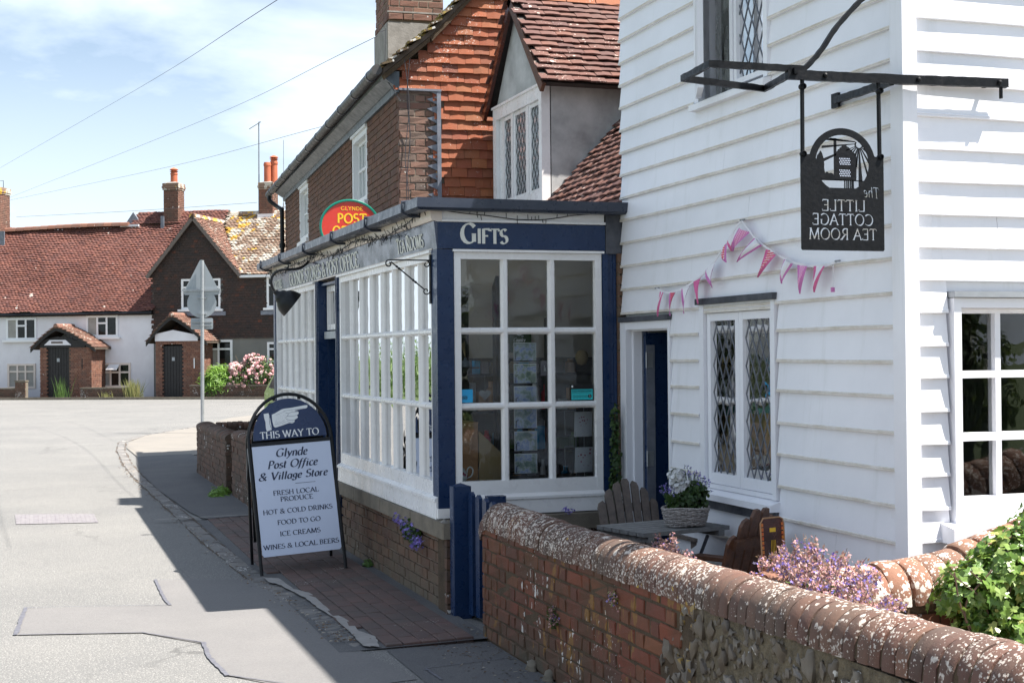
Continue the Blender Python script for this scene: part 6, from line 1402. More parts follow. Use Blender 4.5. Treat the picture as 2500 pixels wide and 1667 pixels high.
roadwall(2.44, 20.2, 8.5, 20.0, .72, 'low dark brick wall turning away from the pavement behind the corner')
# ================================================================== GATE
gt = thing('garden_gate', (2.6, 8.3, 0), 'navy blue picket gate standing open between the shop pier and the brick wall', 'gate')
m_ = MB(); m_.cbox(2.474, 2.594, 8.50, 8.58, .0, .825, .006); m_.add([(2.48, 8.506, .825), (2.588, 8.506, .825), (2.588, 8.574, .825), (2.48, 8.574, .825), (2.534, 8.54, .845)], [(0, 1, 4), (1, 2, 4), (2, 3, 4), (3, 0, 4)]); m_.build('gate_post', 'navy_paint', gt)
m_ = MB(); m_.cbox(2.705, 2.825, 8.50, 8.58, .0, .755, .006); m_.build('gate_post', 'navy_paint', gt)
ga = atan2(-.55, .085); gf = Fr((2.600, 8.49, .03), (cos(ga), sin(ga), 0), (sin(ga), -cos(ga), 0))
for k in range(6):
    m_ = MB(gf); x = .008 + k * .098; h = .765 - .012 * k; m_.prism([(x, .012), (x + .055, .012), (x + .055, .036), (x, .036)], .0, h - .02, 'z'); m_.add([(x, .012, h - .02), (x + .055, .012, h - .02), (x + .055, .036, h - .02), (x, .036, h - .02), (x + .0275, .012, h), (x + .0275, .036, h)], [(0, 1, 4), (3, 5, 2), (0, 4, 5, 3), (1, 2, 5, 4)]); m_.build('picket', 'navy_paint', gt)
m_ = MB(gf); m_.box(0, .56, -.02, .0105, .12, .19); m_.box(0, .56, -.02, .0105, .55, .62); m_.build('gate_rail', 'navy_paint', gt)

# ================================================================== PAVEMENT SIGNBOARD
ab = thing('pavement_sign', (1.93, 10.95, 0), 'black framed A-board with a navy arched header and white lettered panel standing on the paving', 'signboard')
R_ = radians(3.3); lean = atan2(.30, 1.30)
ux = np.array([cos(R_), 0, sin(R_)]); up0 = np.array([-sin(R_), 0, cos(R_)]); up = up0 * cos(lean) + np.array([0, 1, 0]) * sin(lean); nn = -np.array([0, 1, 0]) * cos(lean) + up0 * sin(lean)
AF = Fr((1.925, 10.63, .018), tuple(ux), tuple(nn), tuple(up))
HWD, HS_, HT_ = .318, 1.02, 1.375
def arch(w_, z0, z1, top, n=20, legs=True):
    P = [(-w_, 0, z0), (-w_, 0, z1)] if legs else []
    P += [(-w_ * cos(a), 0, z1 + (top - z1) * sin(a)) for a in np.linspace(0, pi, n)[(1 if legs else 0):-1 if legs else None]]
    return P + ([(w_, 0, z1), (w_, 0, z0)] if legs else [])
m_ = MB(AF); m_.tube([AF.p(p) for p in arch(HWD, 0, HS_, HT_)], .0135, 8) if False else m_.add(*(lambda q: (q.v, q.f))((lambda q: (q.tube(arch(HWD, 0.0, HS_, HT_), .0135, 8), q)[1])(MB())))
m_.build('front_frame', 'black_metal', ab, smooth='auto')
m_ = MB(AF); P = [(p[0], p[2]) for p in arch(HWD - .035, 0, HS_ + .01, HT_ - .035, legs=False)]; m_.prism(P, -.004, .006, 'y'); hd = m_.build('header_panel', 'board_navy', ab)
m_ = MB(AF)
for a in (.62, 1.25, 1.9, 2.52): x, z = -(HWD - .017) * cos(a), HS_ + (HT_ - HS_ - .017) * sin(a); m_.box(x - .012, x + .012, -.004, .004, z - .012, z + .012)
m_.build('panel_clip', 'black_metal', ab)
m_ = MB(AF); m_.box(-HWD + .012, HWD - .012, .0, .012, .985, 1.012); m_.build('cross_bar', 'black_metal', ab)
m_ = MB(AF); m_.prism([(-HWD + .018, .165), (-HWD + .030, .148), (HWD - .030, .148), (HWD - .018, .165), (HWD - .018, .984), (-HWD + .018, .984)], .0, .010, 'y'); pn = m_.build('sign_panel', 'board_white', ab)
AFr = MB(AF)
text(AFr, 'THIS WAY TO', -.002, 1.040, .053, .006, .002, .15, .055, True, fit=.455); AFr.build('header_lettering', 'print_white', hd, label='white lettering THIS WAY TO')
# the pointing hand
def hp(x, y): return (-.285 + (x - 18) * .000826 * .985, 1.012 + (468 - y + (x - 350) * .055) * .000826)
m_ = MB(AF)
sl1 = [(140, 190), (186, 188), (196, 240), (204, 346), (155, 356), (148, 330), (150, 270), (142, 230)]
cuff = [(196, 194), (222, 200), (212, 240), (212, 290), (228, 342), (204, 348), (190, 300), (188, 240)]
hand = [(216, 206), (248, 196), (290, 178), (330, 166), (400, 166), (470, 163), (552, 160), (560, 172), (548, 188), (500, 190), (432, 198), (466, 210), (468, 232), (452, 244), (458, 262), (440, 280), (426, 284), (420, 304), (400, 312), (372, 306), (340, 312), (290, 322), (232, 328), (218, 290), (214, 250)]
for pl_, n_ in ((sl1, 1), (hand, 4)):
    Q = catmull([hp(*p) for p in pl_ + [pl_[0]]], n_) if n_ > 1 else [hp(*p) for p in pl_]; m_.prism([tuple(q) for q in Q[:-1 if n_ > 1 else None]], .006, .0076, 'y')
m_.build('hand_print', 'print_white', hd, label='printed white pointing hand')
m_ = MB(AF)
for ln_, w_ in (([(346, 205), (372, 222), (340, 255)], .0014), ([(372, 214), (410, 208), (462, 214)], .0012), ([(360, 240), (400, 246), (452, 244)], .0014), ([(345, 262), (372, 278), (420, 284), (446, 274)], .0014), ([(350, 285), (380, 300), (418, 302)], .0012), ([(330, 186), (400, 186), (500, 186)], .001), ([(250, 215), (300, 205), (345, 190)], .0008), ([(235, 300), (290, 300), (335, 290)], .0008), ([(240, 285), (290, 286), (330, 276)], .0006), ([(196, 196), (189, 240), (190, 300), (204, 346)], .0020)):
    P = catmull([hp(*p) for p in ln_], 6); q = MB(); q.tube([(p[0], .0078, p[1]) for p in P], w_, 4, flat=.6); m_.add(q.v, q.f)
for k in range(110):
    x = random.uniform(230, 340); y = random.uniform(212, 318)
    if random.random() < .45 and y < 260: continue
    a, b_ = hp(x, y); s_ = random.uniform(.0006, .0012); m_.box(a, a + s_ * 2.2, .0076, .0080, b_, b_ + s_)
m_.build('hand_shading', 'board_navy', hd)
t = MB(AF)
for s_, z, h, f_ in (('Glynde', .893, .062, .245), ('Post Office', .806, .060, .385), ('& Village Store', .720, .058, .53)): text(t, s_, -.006 if s_[0] != '&' else -.01, z, h, .010, .0015, .17, .06, True, slant=.22, fit=f_)
t.box(-.0, .155, .010, .0112, .678, .681)
for s_, z, f_ in (('FRESH LOCAL', .602, .35), ('PRODUCE', .552, .25), ('HOT & COLD DRINKS', .462, .53), ('FOOD TO GO', .378, .33), ('ICE CREAMS', .292, .31), ('WINES & LOCAL BEERS', .200, .575)): text(t, s_, .0, z, .0355, .010, .0015, .15, .06, True, fit=f_)
t.build('panel_lettering', 'print_navy', pn, label='navy lettering listing the post office, food and drinks')
# rear leg frame
P0 = AF.p((0, -.01, 1.33)); rb = np.array([1.93 + .02, 11.31, .02]); u2 = P0 - rb; u2 /= np.linalg.norm(u2); BF = Fr(tuple(rb), tuple(ux), (0, 1, 0), tuple(u2))
q = MB(); q.tube(arch(HWD - .002, .0, 1.0, 1.33), .0125, 8); m_ = MB(BF); m_.add(q.v, q.f); m_.build('rear_frame', 'black_metal', ab, smooth='auto')
m_ = MB(BF); m_.prism([(-HWD + .02, .19), (HWD - .02, .19), (HWD - .02, 1.0)] + [(p[0], p[2]) for p in arch(HWD - .035, 0, 1.0, 1.29, legs=False)][::-1] + [(-HWD + .02, 1.0)], -.004, .004, 'y'); m_.build('rear_panel', 'black_metal', ab)
m_ = MB()
for z in (.35,):
    for sgn in (-1, 1): m_.tube([AF.p((sgn * (HWD + .012), 0, .72)), AF.p((sgn * (HWD + .012), -.02, .98)), BF.p((sgn * (HWD + .012), 0, .72))], .003, 5)
m_.build('stay', 'galvanised', ab)

# ================================================================== HANGING SIGN AND ITS IRON BRACKET
BY = 5.44
br = thing('sign_bracket', (3.787, BY, 2.865), 'long black wrought-iron bracket bolted across the corner of the white cottage with a curved brace', 'bracket')
def flatbar(mb, pts, w_, t_, yaw_up=True):
    """hammered flat bar: rectangular section along a path; w_ vertical, t_ thickness"""
    P = np.array(pts, float); V = []; r = random.Random(int(P[0][0] * 97))
    Q = []; 
    for a, b_ in zip(P[:-1], P[1:]):
        n_ = max(1, int(np.linalg.norm(b_ - a) / .035))
        for k in range(n_): Q.append(a + (b_ - a) * k / n_)
    Q.append(P[-1]); Q = np.array(Q); T = np.gradient(Q, axis=0); T /= np.linalg.norm(T, axis=1)[:, None]
    for q_, t__ in zip(Q, T):
        side = np.cross(t__, (0, 0, 1)); side /= np.linalg.norm(side) + 1e-9; u_ = np.cross(side, t__)
        j = [r.uniform(-.0012, .0012) for _ in range(4)]
        for k, (a, b_) in enumerate(((-1, -1), (1, -1), (1, 1), (-1, 1))): V.append(q_ + side * a * (t_ / 2 + j[k]) + u_ * b_ * (w_ / 2 + j[k]))
    m = len(Q); mb.add(V, [(i * 4 + k, i * 4 + (k + 1) % 4, i * 4 + 4 + (k + 1) % 4, i * 4 + 4 + k) for i in range(m - 1) for k in range(4)] + [(0, 3, 2, 1), ((m - 1) * 4, (m - 1) * 4 + 1, (m - 1) * 4 + 2, (m - 1) * 4 + 3)], raw=True)
m_ = MB(); flatbar(m_, [(3.109, BY, 2.849), (3.646, BY, 2.857), (4.253, BY, 2.871)], .041, .028); m_.build('main_bar', 'black_iron', br)
m_ = MB(); flatbar(m_, [(3.200, BY, 2.877), (2.744, BY + .01, 2.877), (2.770, 5.775, 2.877), (3.231, 5.86, 2.870), (3.139, 5.41, 2.863)], .029, .018); m_.build('end_loop', 'black_iron', br)
m_ = MB(); flatbar(m_, catmull([(3.195, BY + .004, 2.877), (3.276, BY + .01, 2.956), (3.357, BY + .015, 3.063), (3.453, BY + .02, 3.164), (3.565, BY + .03, 3.260), (3.787, 5.46, 3.442)], 5), .020, .020); m_.build('curved_brace', 'black_iron', br)
m_ = MB(); flatbar(m_, [(3.646, BY + .01, 2.850), (3.66, 5.62, 2.852), (3.702, 6.02, 2.866)], .034, .020); m_.build('side_arm', 'black_iron', br)
m_ = MB(); m_.box(3.70, 3.716, 5.99, 6.05, 2.83, 2.90); m_.build('wall_plate', 'black_iron', br)
m_ = MB()
for x, z in ((3.29, 2.853), (3.767, 2.860), (4.20, 2.870)): m_.lathe([(0, .016), (.010, .012), (.012, 0)], (x, BY - .012, z), 10, RX(pi / 2))
m_.build('bolt_head', 'black_iron', br)
m_ = MB(); m_.box(4.15, 4.17, BY - .005, BY + .05, 2.853, 2.865); m_.box(4.218, 4.228, BY - .002, BY + .012, 2.80, 2.853); m_.build('fixing_lug', 'black_iron', br)
# sign plate with its cut-outs
hs_ = thing('hanging_sign', (3.335, BY - .0, 2.08), 'black cut-metal arched tea room sign hanging from the iron bracket, its lettering reversed', 'sign')
SF = Fr((3.376, BY - .004, 2.0885), (1, 0, 0), (0, -1, 0)); W2, H1, AT = .2085, .418, .538
def circ(r, a0, a1, n, cx=0, cz=.372, e=1): return [(cx + r * cos(radians(a0 + (a1 - a0) * i / n)), cz + r * e * sin(radians(a0 + (a1 - a0) * i / n))) for i in range(n + 1)]
outline = [(-W2 + .006, 0), (W2 - .006, 0), (W2, .006), (W2, H1)] + [(.166, H1)] + circ(.166, 14, 166, 24, 0, .383, .934) + [(-.166, H1), (-W2, H1), (-W2, .006)]
pm = MB(SF); pm.prism(outline, 0, .005, 'y'); plate = pm.build('sign_plate', 'black_iron', hs_)
# picture opening, then its silhouettes; lettering cut right through
cut = MB(SF); op = circ(.135, -60, 240, 34, .0, .383, .926); cut.prism(op, -.01, .015, 'y')
c_o = cut.build('cutter_a', 'cutting_edge', None)
cut = MB(SF)
for s_, z, h, x, kw in (('LITTLE', .1735, .0495, .005, {}), ('COTTAGE', .112, .0495, .0, {}), ('TEA ROOM', .048, .0495, .0, {})): text(cut, s_, x, z, h, -.01, .025, .15, .07, True, mirror=True, fit={'LITTLE': .222, 'COTTAGE': .308, 'TEA ROOM': .345}[s_])
text(cut, 'The', .147, .236, .047, -.01, .025, .13, .06, True, slant=.15, mirror=True, fit=.085, rot=-.08)
c_t = cut.build('cutter_b', 'cutting_edge', None)
try:
    for cobj in (c_o, c_t):
        md = plate.modifiers.new('cut', 'BOOLEAN'); md.operation = 'DIFFERENCE'; md.solver = 'EXACT'; md.object = cobj; md.use_self = True
    bpy.context.view_layer.update()
    dg = bpy.context.evaluated_depsgraph_get(); nm_ = bpy.data.meshes.new_from_object(plate.evaluated_get(dg)); plate.modifiers.clear()
    if len(nm_.polygons) > 40: plate.data = nm_; nm_.name = 'sign_plate'
finally:
    for cobj in (c_o, c_t): me_ = cobj.data; bpy.data.objects.remove(cobj, do_unlink=True)
def hx(x, y): return ((x - 548) * .000467, .538 - (y - 130) * .000411)   # traced units of the sign picture
m_ = MB(SF)
def poly(P): m_.prism([hx(*p) for p in P], .0002, .0048, 'y')
poly([(458, 240), (484, 240), (484, 690), (458, 690)])
poly([(484, 390), (500, 372), (502, 358), (520, 352), (522, 338), (542, 330), (545, 318), (590, 312), (596, 322), (622, 336), (626, 350), (650, 362), (655, 378), (690, 400), (698, 430), (708, 460), (700, 520), (695, 690), (484, 690)])
poly([(230, 500), (262, 470), (275, 460), (280, 430), (300, 405), (314, 380), (330, 405), (340, 440), (345, 460), (352, 520), (350, 560), (360, 620), (380, 600), (400, 615), (425, 610), (450, 625), (460, 690), (230, 690)])
poly([(330, 325), (690, 288), (690, 296), (330, 352)]); poly([(340, 262), (690, 268), (690, 275), (380, 262), (430, 240)]); poly([(345, 460), (480, 400), (480, 424), (350, 492)])
poly([(420, 238), (690, 265), (690, 272), (420, 250)])
sc_ = (730, 300); Rr = 46
for a in range(0, 13):
    an = radians(182 + a * 10.5)
for an_, l_, w_ in ((232, 60, 7), (250, 82, 9), (262, 200, 10), (272, 395, 22), (286, 400, 10), (300, 230, 10), (318, 60, 6), (205, 110, 6), (218, 75, 7)):
    an = radians(an_); c, s_ = cos(an), -sin(an); p = (sc_[0] + c * Rr, sc_[1] + s_ * Rr); q = (sc_[0] + c * (Rr + l_), sc_[1] + s_ * (Rr + l_)); nx_, ny_ = -s_, c
    poly([(p[0] + nx_ * 3, p[1] + ny_ * 3), (p[0] - nx_ * 3, p[1] - ny_ * 3), (q[0] - nx_ * w_, q[1] - ny_ * w_), (q[0] + nx_ * w_, q[1] + ny_ * w_)])
ring = [(sc_[0] + Rr * cos(radians(a)), sc_[1] - Rr * sin(radians(a))) for a in range(140, 351, 15)]; ring2 = [(sc_[0] + (Rr - 12) * cos(radians(a)), sc_[1] - (Rr - 12) * sin(radians(a))) for a in range(350, 139, -15)]
for i in range(len(ring) - 1): poly([ring[i], ring[i + 1], ring2[-2 - i], ring2[-1 - i]])
poly([(310, 682), (640, 682), (640, 692), (310, 692)]); poly([(640, 682), (840, 688), (835, 698), (640, 692)])
for x in (568, 590, 608, 628, 645, 660): poly([(x, 690), (x + 9, 690), (x + 9, 775), (x, 775)])
m_.build('sign_picture', 'black_iron', hs_, label='cut-metal silhouette of a cottage, lych gate and sunburst')
# the two latticed windows in the silhouette
m_ = MB(SF)
for y0_ in (450, 575):
    for i in range(7):
        for j in range(4): x, y = 512 + i * 17 + (j % 2) * 8, y0_ + j * 20; a, z = hx(x, y); m_.box(a, a + .0042, .0047, .0056, z - .0042, z)
m_.build('lattice_window', 'board_white', hs_)
for sgn in (-1, 1):
    x = 3.376 + sgn * .194; m_ = MB(); m_.tube([(x - sgn * .002, BY, 2.84), (x, BY, 2.505)], .0105, 6); m_.build('hanger_rod', 'black_iron', hs_)
    m_ = MB(); m_.lathe([(.013, -.014), (.016, 0), (.013, .014)], (x, BY - .006, 2.80), 10, RX(pi / 2)); m_.lathe([(.012, -.012), (.015, 0), (.012, .012)], (x, BY - .006, 2.507), 10, RX(pi / 2)); m_.build('rod_joint', 'black_iron', hs_)

# ================================================================== BUNTING
bu = thing('bunting', (3.70, 7.0, 2.1), 'string of pink, red spotted and white triangular bunting looped across the white boards', 'bunting')
m_ = MB(); bp_ = [(8.113, 2.048), (8.004, 2.020), (7.903, 2.014), (7.767, 2.026), (7.629, 2.054), (7.466, 2.101), (7.303, 2.174), (7.162, 2.261), (7.03, 2.35), (6.983, 2.369), (6.851, 2.272), (6.746, 2.217), (6.589, 2.153), (6.437, 2.104), (6.282, 2.077), (6.108, 2.068), (6.02, 2.082)]
P = np.array(bp_); V = []
for y, z in P: V += [(3.698, y, z + .006), (3.698, y, z - .006), (3.701, y, z - .006), (3.701, y, z + .006)]
m_.add(V, [(i * 4 + k, i * 4 + (k + 1) % 4, i * 4 + 4 + (k + 1) % 4, i * 4 + 4 + k) for i in range(len(P) - 1) for k in range(4)]); m_.build('tape', 'fabric_white', bu)
for y, z in ((8.12, 2.05), (6.985, 2.372), (6.015, 2.083)): m_ = MB(); m_.tube([(3.72, y, z + .004), (3.69, y, z)], .005, 6); m_.build('nail', 'galvanised', bu)
flags = [((8.052, 2.026), (7.976, 2.019), (8.060, 1.872)), ((7.881, 2.013), (7.820, 2.013), (7.879, 1.872)), ((7.716, 2.027), (7.614, 2.048), (7.693, 1.880)), ((7.556, 2.063), (7.441, 2.100), (7.492, 1.930)), ((7.401, 2.123), (7.284, 2.173), (7.304, 2.015)), ((7.236, 2.197), (7.137, 2.259), (7.129, 2.148)), ((7.126, 2.280), (7.022, 2.319), (7.076, 2.208)), ((7.006, 2.333), (6.886, 2.298), (7.057, 2.206)), ((6.838, 2.266), (6.737, 2.214), (7.005, 2.143)), ((6.695, 2.192), (6.571, 2.151), (6.780, 2.046)), ((6.521, 2.130), (6.420, 2.096), (6.515, 2.000)), ((6.380, 2.089), (6.261, 2.073), (6.336, 1.939)), ((6.215, 2.072), (6.092, 2.065), (6.197, 1.941))]
fc = ['fabric_white', 'stripe_fabric', 'fabric_white', 'fabric_pink', 'fabric_white', 'polka_fabric', 'fabric_white', 'gingham_fabric', 'fabric_white', 'polka_fabric', 'fabric_white', 'gingham_fabric', 'fabric_white']
fl_ = ['white flag with lilac edging', 'red striped flag', 'white flag with lilac edging', 'pink flag', 'white flag with pink edging', 'red spotted flag', 'white flag with lilac edging', 'pink gingham flag', 'white flag with lilac edging', 'red spotted flag', 'white flag with lilac edging', 'pink gingham flag', 'white flag with lilac edging']
for k, ((a, b_, c), mt, lb) in enumerate(zip(flags, fc, fl_)):
    a, b_, c = (np.array(v) for v in (a, b_, c)); n_ = 6; bulge = random.uniform(.010, .022); ph = random.uniform(0, 6)
    def surf(s, t):                                    # s across 0..1, t down 0..1
        p = (a * (1 - s) + b_ * s) * (1 - t) + c * t; return (3.690 - bulge * sin(t * pi * .8) - .010 * sin(s * 5 + ph + t * 3) * (1 - .5 * t), p[0], p[1])
    m_ = MB(); V = []; F = []; MI = []
    sg = [0, .13, .3, .5, .7, .87, 1]; tg = [0, .2, .4, .6, .8, .93, 1]
    for t_ in tg:
        ed = min(.49, .13 / max(1 - t_, .2))
        for s_ in (0, ed, .5 * ed + .25, .5, 1 - .5 * ed - .25, 1 - ed, 1): V.append(surf(s_, t_))
    for i in range(6):
        for j in range(6): F.append((i * 7 + j, i * 7 + j + 1, i * 7 + j + 8, i * 7 + j + 7)); MI.append(1 if j in (0, 5) or i >= 4 else 0)
    m_.add(V, F); m_.mi = MI; m_.build('flag', [mt, 'fabric_lilac' if k % 3 else 'fabric_pink'], bu, label=lb)
m_ = MB(); m_.tube([(3.69, 6.03, 2.07), (3.69, 6.036, 1.955)], .002, 5); m_.box(3.683, 3.697, 6.03, 6.045, 1.935, 1.958, 1); m_.build('loose_end', ['fabric_white', 'fabric_lilac'], bu)

# ================================================================== SWAN-NECK LAMP, SCROLL BRACKET, FAIRY LIGHTS, OVAL SIGN
lp = thing('swan_neck_lamp', (2.42, 13.0, 2.3), 'navy swan-neck lamp with a bell shade over the shop fascia', 'lamp')
m_ = MB(); m_.tube(catmull([(2.458, 13.0, 2.575), (2.40, 13.0, 2.50), (2.33, 13.0, 2.455), (2.25, 13.0, 2.445), (2.165, 13.0, 2.44), (2.095, 13.0, 2.40), (2.07, 13.0, 2.33), (2.085, 13.0, 2.27), (2.12, 13.0, 2.225)], 6), .0125, 8); m_.build('arm', 'black_metal', lp, smooth='auto')
m_ = MB(); m_.box(2.44, 2.465, 12.96, 13.04, 2.55, 2.60); m_.build('wall_mount', 'black_metal', lp)
ax = np.array([.78, -.06, -.62]); ax /= np.linalg.norm(ax); s1 = np.cross(ax, [0, 1, 0]); s1 /= np.linalg.norm(s1); s2 = np.cross(ax, s1); RR = np.array([s1, s2, ax]).T
m_ = MB(); m_.lathe([(.0, -.02), (.022, -.018), (.026, .01), (.034, .02), (.056, .034), (.066, .05), (.070, .065), (.092, .085), (.112, .115), (.124, .155), (.129, .19), (.125, .19), (.106, .13), (.07, .085)], (2.115, 13.0, 2.232), 28, RR); m_.build('shade', 'black_metal', lp, smooth='auto')
m_ = MB(); m_.lathe([(.0, .06), (.02, .065), (.032, .09), (.03, .12), (0, .135)], (2.115, 13.0, 2.232), 14, RR); m_.build('bulb', 'porcelain', lp, smooth=True)
sb_ = thing('scroll_bracket', (2.458, 9.0, 2.15), 'empty black iron scroll bracket on the navy corner post', 'bracket')
def spiral(cx, cz, r0, r1, a0, a1, n=20): return [(cx + (r0 + (r1 - r0) * i / n) * cos(radians(a0 + (a1 - a0) * i / n)), cz + (r0 + (r1 - r0) * i / n) * sin(radians(a0 + (a1 - a0) * i / n))) for i in range(n + 1)]
BX_ = 2.452; q0 = lambda P: [(BX_, 8.915 + p[0], p[1]) for p in P]
m_ = MB(); m_.box(BX_ - .004, BX_ + .006, 8.895, 8.925, 1.98, 2.30); m_.build('back_plate', 'black_metal', sb_)
def bp3(P): return [(2.452 - p[0], 8.905, p[1]) for p in P]
m_ = MB(); m_.tube(bp3([(0.0, 2.262), (.275, 2.262)] + spiral(.275, 2.237, .025, .008, 90, -260)), .0045, 6); m_.tube(bp3([(0.0, 2.259)] + spiral(.026, 2.236, .024, .008, 90, 420)), .004, 6); m_.build('top_arm', 'black_metal', sb_)
dg_ = [(.262 - .225 * t, 2.25 - .18 * t) for t in np.linspace(0, 1, 30)]
m_ = MB(); m_.tube(bp3(dg_), [.0045 + .0045 * (1 if (4 < i < 9 or 18 < i < 23) and i % 2 else 0) for i in range(30)], 6); m_.tube(bp3(spiral(.028, 2.062, .024, .008, 180, 560)), .004, 6); m_.build('twisted_brace', 'black_metal', sb_)
def fairy(path, n, name, label, seed, inward=(0, 0, 0)):
    r = random.Random(seed); o = thing(name, path[0], label, 'fairy lights'); P = catmull(path, 10); m_ = MB(); m_.tube([tuple(p) for p in P], .0035, 5); m_.build('wire', 'black_metal', o)
    m_ = MB(); L_ = len(P)
    for k in range(n):
        p = P[min(int(r.uniform(0, L_ - 1)), L_ - 2)]; d = np.array([r.gauss(0, .35) - .1, r.gauss(0, .9), r.gauss(-.25, .8)]) + np.array(inward); d /= np.linalg.norm(d); l = r.uniform(.02, .062); q = p + d * l
        m_.tube([tuple(p), tuple(p + d * l * .55 + np.array([0, 0, r.uniform(-.006, .006)])), tuple(q)], [.0022, .0025, .0034], 4)
    m_.build('light_strand', 'black_metal', o, kind='stuff'); return o
fairy([(2.395, 15.3, 2.55), (2.39, 14.6, 2.50), (2.39, 13.9, 2.53), (2.395, 13.2, 2.53), (2.395, 12.5, 2.545), (2.395, 11.9, 2.50), (2.395, 11.3, 2.52), (2.395, 10.8, 2.545), (2.395, 10.3, 2.50), (2.395, 9.8, 2.50), (2.395, 9.3, 2.53), (2.40, 8.9, 2.595), (2.42, 8.76, 2.60)], 330, 'fairy_lights', 'dead black fairy lights straggling along the long west gutter of the shop', 5)
fo_ = fairy([(2.43, 8.735, 2.595), (2.6, 8.74, 2.565), (2.8, 8.745, 2.55), (3.0, 8.748, 2.535), (3.2, 8.748, 2.54), (3.4, 8.748, 2.56), (3.55, 8.748, 2.565)], 0, 'fairy_lights', 'sparse black fairy lights tacked along the white frieze above the gifts lettering', 6) if False else None
fo_ = thing('fairy_lights', (3.0, 8.74, 2.55), 'sparse black fairy lights tacked along the white frieze above the gifts lettering', 'fairy lights')
P = catmull([(2.40, 8.74, 2.585), (2.6, 8.745, 2.56), (2.8, 8.75, 2.545), (3.0, 8.75, 2.525), (3.2, 8.75, 2.53), (3.4, 8.75, 2.56), (3.58, 8.75, 2.575)], 8); m_ = MB(); m_.tube([tuple(p) for p in P], .003, 5); m_.build('wire', 'black_metal', fo_)
m_ = MB(); rr_ = random.Random(4)
for k in range(26):
    p = P[int(rr_.uniform(0, len(P) - 1))]; u_ = rr_.choice((1, 1, -1)); m_.tube([tuple(p), (p[0] + rr_.uniform(-.006, .006), p[1] - .006, p[2] + u_ * rr_.uniform(.02, .036))], [.002, .003], 4)
m_.build('light_strand', 'black_metal', fo_, kind='stuff')
po_ = thing('post_office_sign', (2.85, 13.2, 2.65), 'red oval post office sign with green rim and yellow letters behind the shop gutter', 'sign')
PF = Fr((2.853, 13.2, 2.865), (cos(.05), -sin(.05), 0), (-sin(.05), -cos(.05), 0)); el = [(.283 * cos(a), .252 * sin(a)) for a in np.linspace(0, 2 * pi, 49)[:-1]]
m_ = MB(PF); m_.prism(el, -.03, .0, 'y'); m_.build('oval_panel', 'po_red', po_)
q = MB(); q.tube([(.281 * cos(a), .0, .250 * sin(a)) for a in np.linspace(0, 2 * pi, 49)], .0125, 8, cap=False); m_ = MB(PF); m_.add(q.v, q.f); m_.build('rim', 'po_green', po_, smooth='auto')
t = MB(PF); text(t, 'GLYNDE', .02, .155, .036, 0, .002, .13, .11, False, sx=1.25, sp=.08); text(t, 'POST', .02, .035, .088, 0, .002, .17, .15, False, sx=1.15, sp=.05); text(t, 'OFFICE', .01, -.085, .088, 0, .002, .17, .15, False, sx=1.05, sp=.04); t.build('lettering', 'po_yellow', po_, label='yellow lettering POST OFFICE')
m_ = MB(PF); m_.box(-.02, .02, -.05, -.031, -.25, .1); m_.build('support', 'lead_grey', po_)

# ================================================================== ROAD SIGN seen from behind
rs = thing('road_sign', (3.44, 31, 0), 'back of a grey road sign: triangle and disc on a galvanised pole', 'sign')
m_ = MB(); m_.tube([(3.44, 31, 0), (3.46, 31, 3.72)], .038, 14); m_.build('pole', 'galvanised', rs, smooth='auto')
TF = Fr((3.452, 31.07, 0), (cos(.33), -sin(.33), 0), (-sin(.33), -cos(.33), 0))
def rtri(w_, z0, z1, r):
    C = [(-w_ + r * 1.6, z0 + r), (w_ - r * 1.6, z0 + r), (0, z1 - r * 1.9)]; out = []
    for (cx, cz), (a0, a1) in zip(C, ((152, 270), (270, 388), (28, 152))): out += [(cx + r * cos(radians(a0 + (a1 - a0) * i / 6)), cz + r * sin(radians(a0 + (a1 - a0) * i / 6))) for i in range(7)]
    return out
m_ = MB(TF); m_.prism(rtri(.42, 2.98, 3.78, .05), -.004, .0, 'y'); m_.build('triangle_plate', 'sign_back', rs)
m_ = MB(TF); m_.prism([(.315 * cos(a), 2.80 + .315 * sin(a)) for a in np.linspace(0, 2 * pi, 41)[:-1]], -.012, -.006, 'y'); m_.build('disc_plate', 'sign_back', rs)
m_ = MB(TF); m_.prism([(-.24, 2.26), (-.22, 2.24), (.22, 2.24), (.24, 2.26), (.24, 2.46), (.22, 2.48), (-.22, 2.48), (-.24, 2.46)], -.004, .0, 'y'); m_.build('lower_plate', 'sign_back', rs)
m_ = MB(TF); m_.box(-.41, .41, .0, .035, 3.06, 3.11); m_.box(-.22, .22, .0, .03, 2.31, 2.34); m_.box(-.22, .22, .0, .03, 2.38, 2.41); m_.box(-.10, .10, -.006, .03, 2.90, 2.93); m_.box(-.10, .10, -.006, .03, 2.56, 2.59); m_.build('channel', 'galvanised', rs)
for z in (3.085, 2.915, 2.575, 2.395, 2.325): m_ = MB(); m_.tube([(3.45, 31, z - .02), (3.45, 31, z + .02)], .045, 12); m_.build('clamp', 'galvanised', rs)

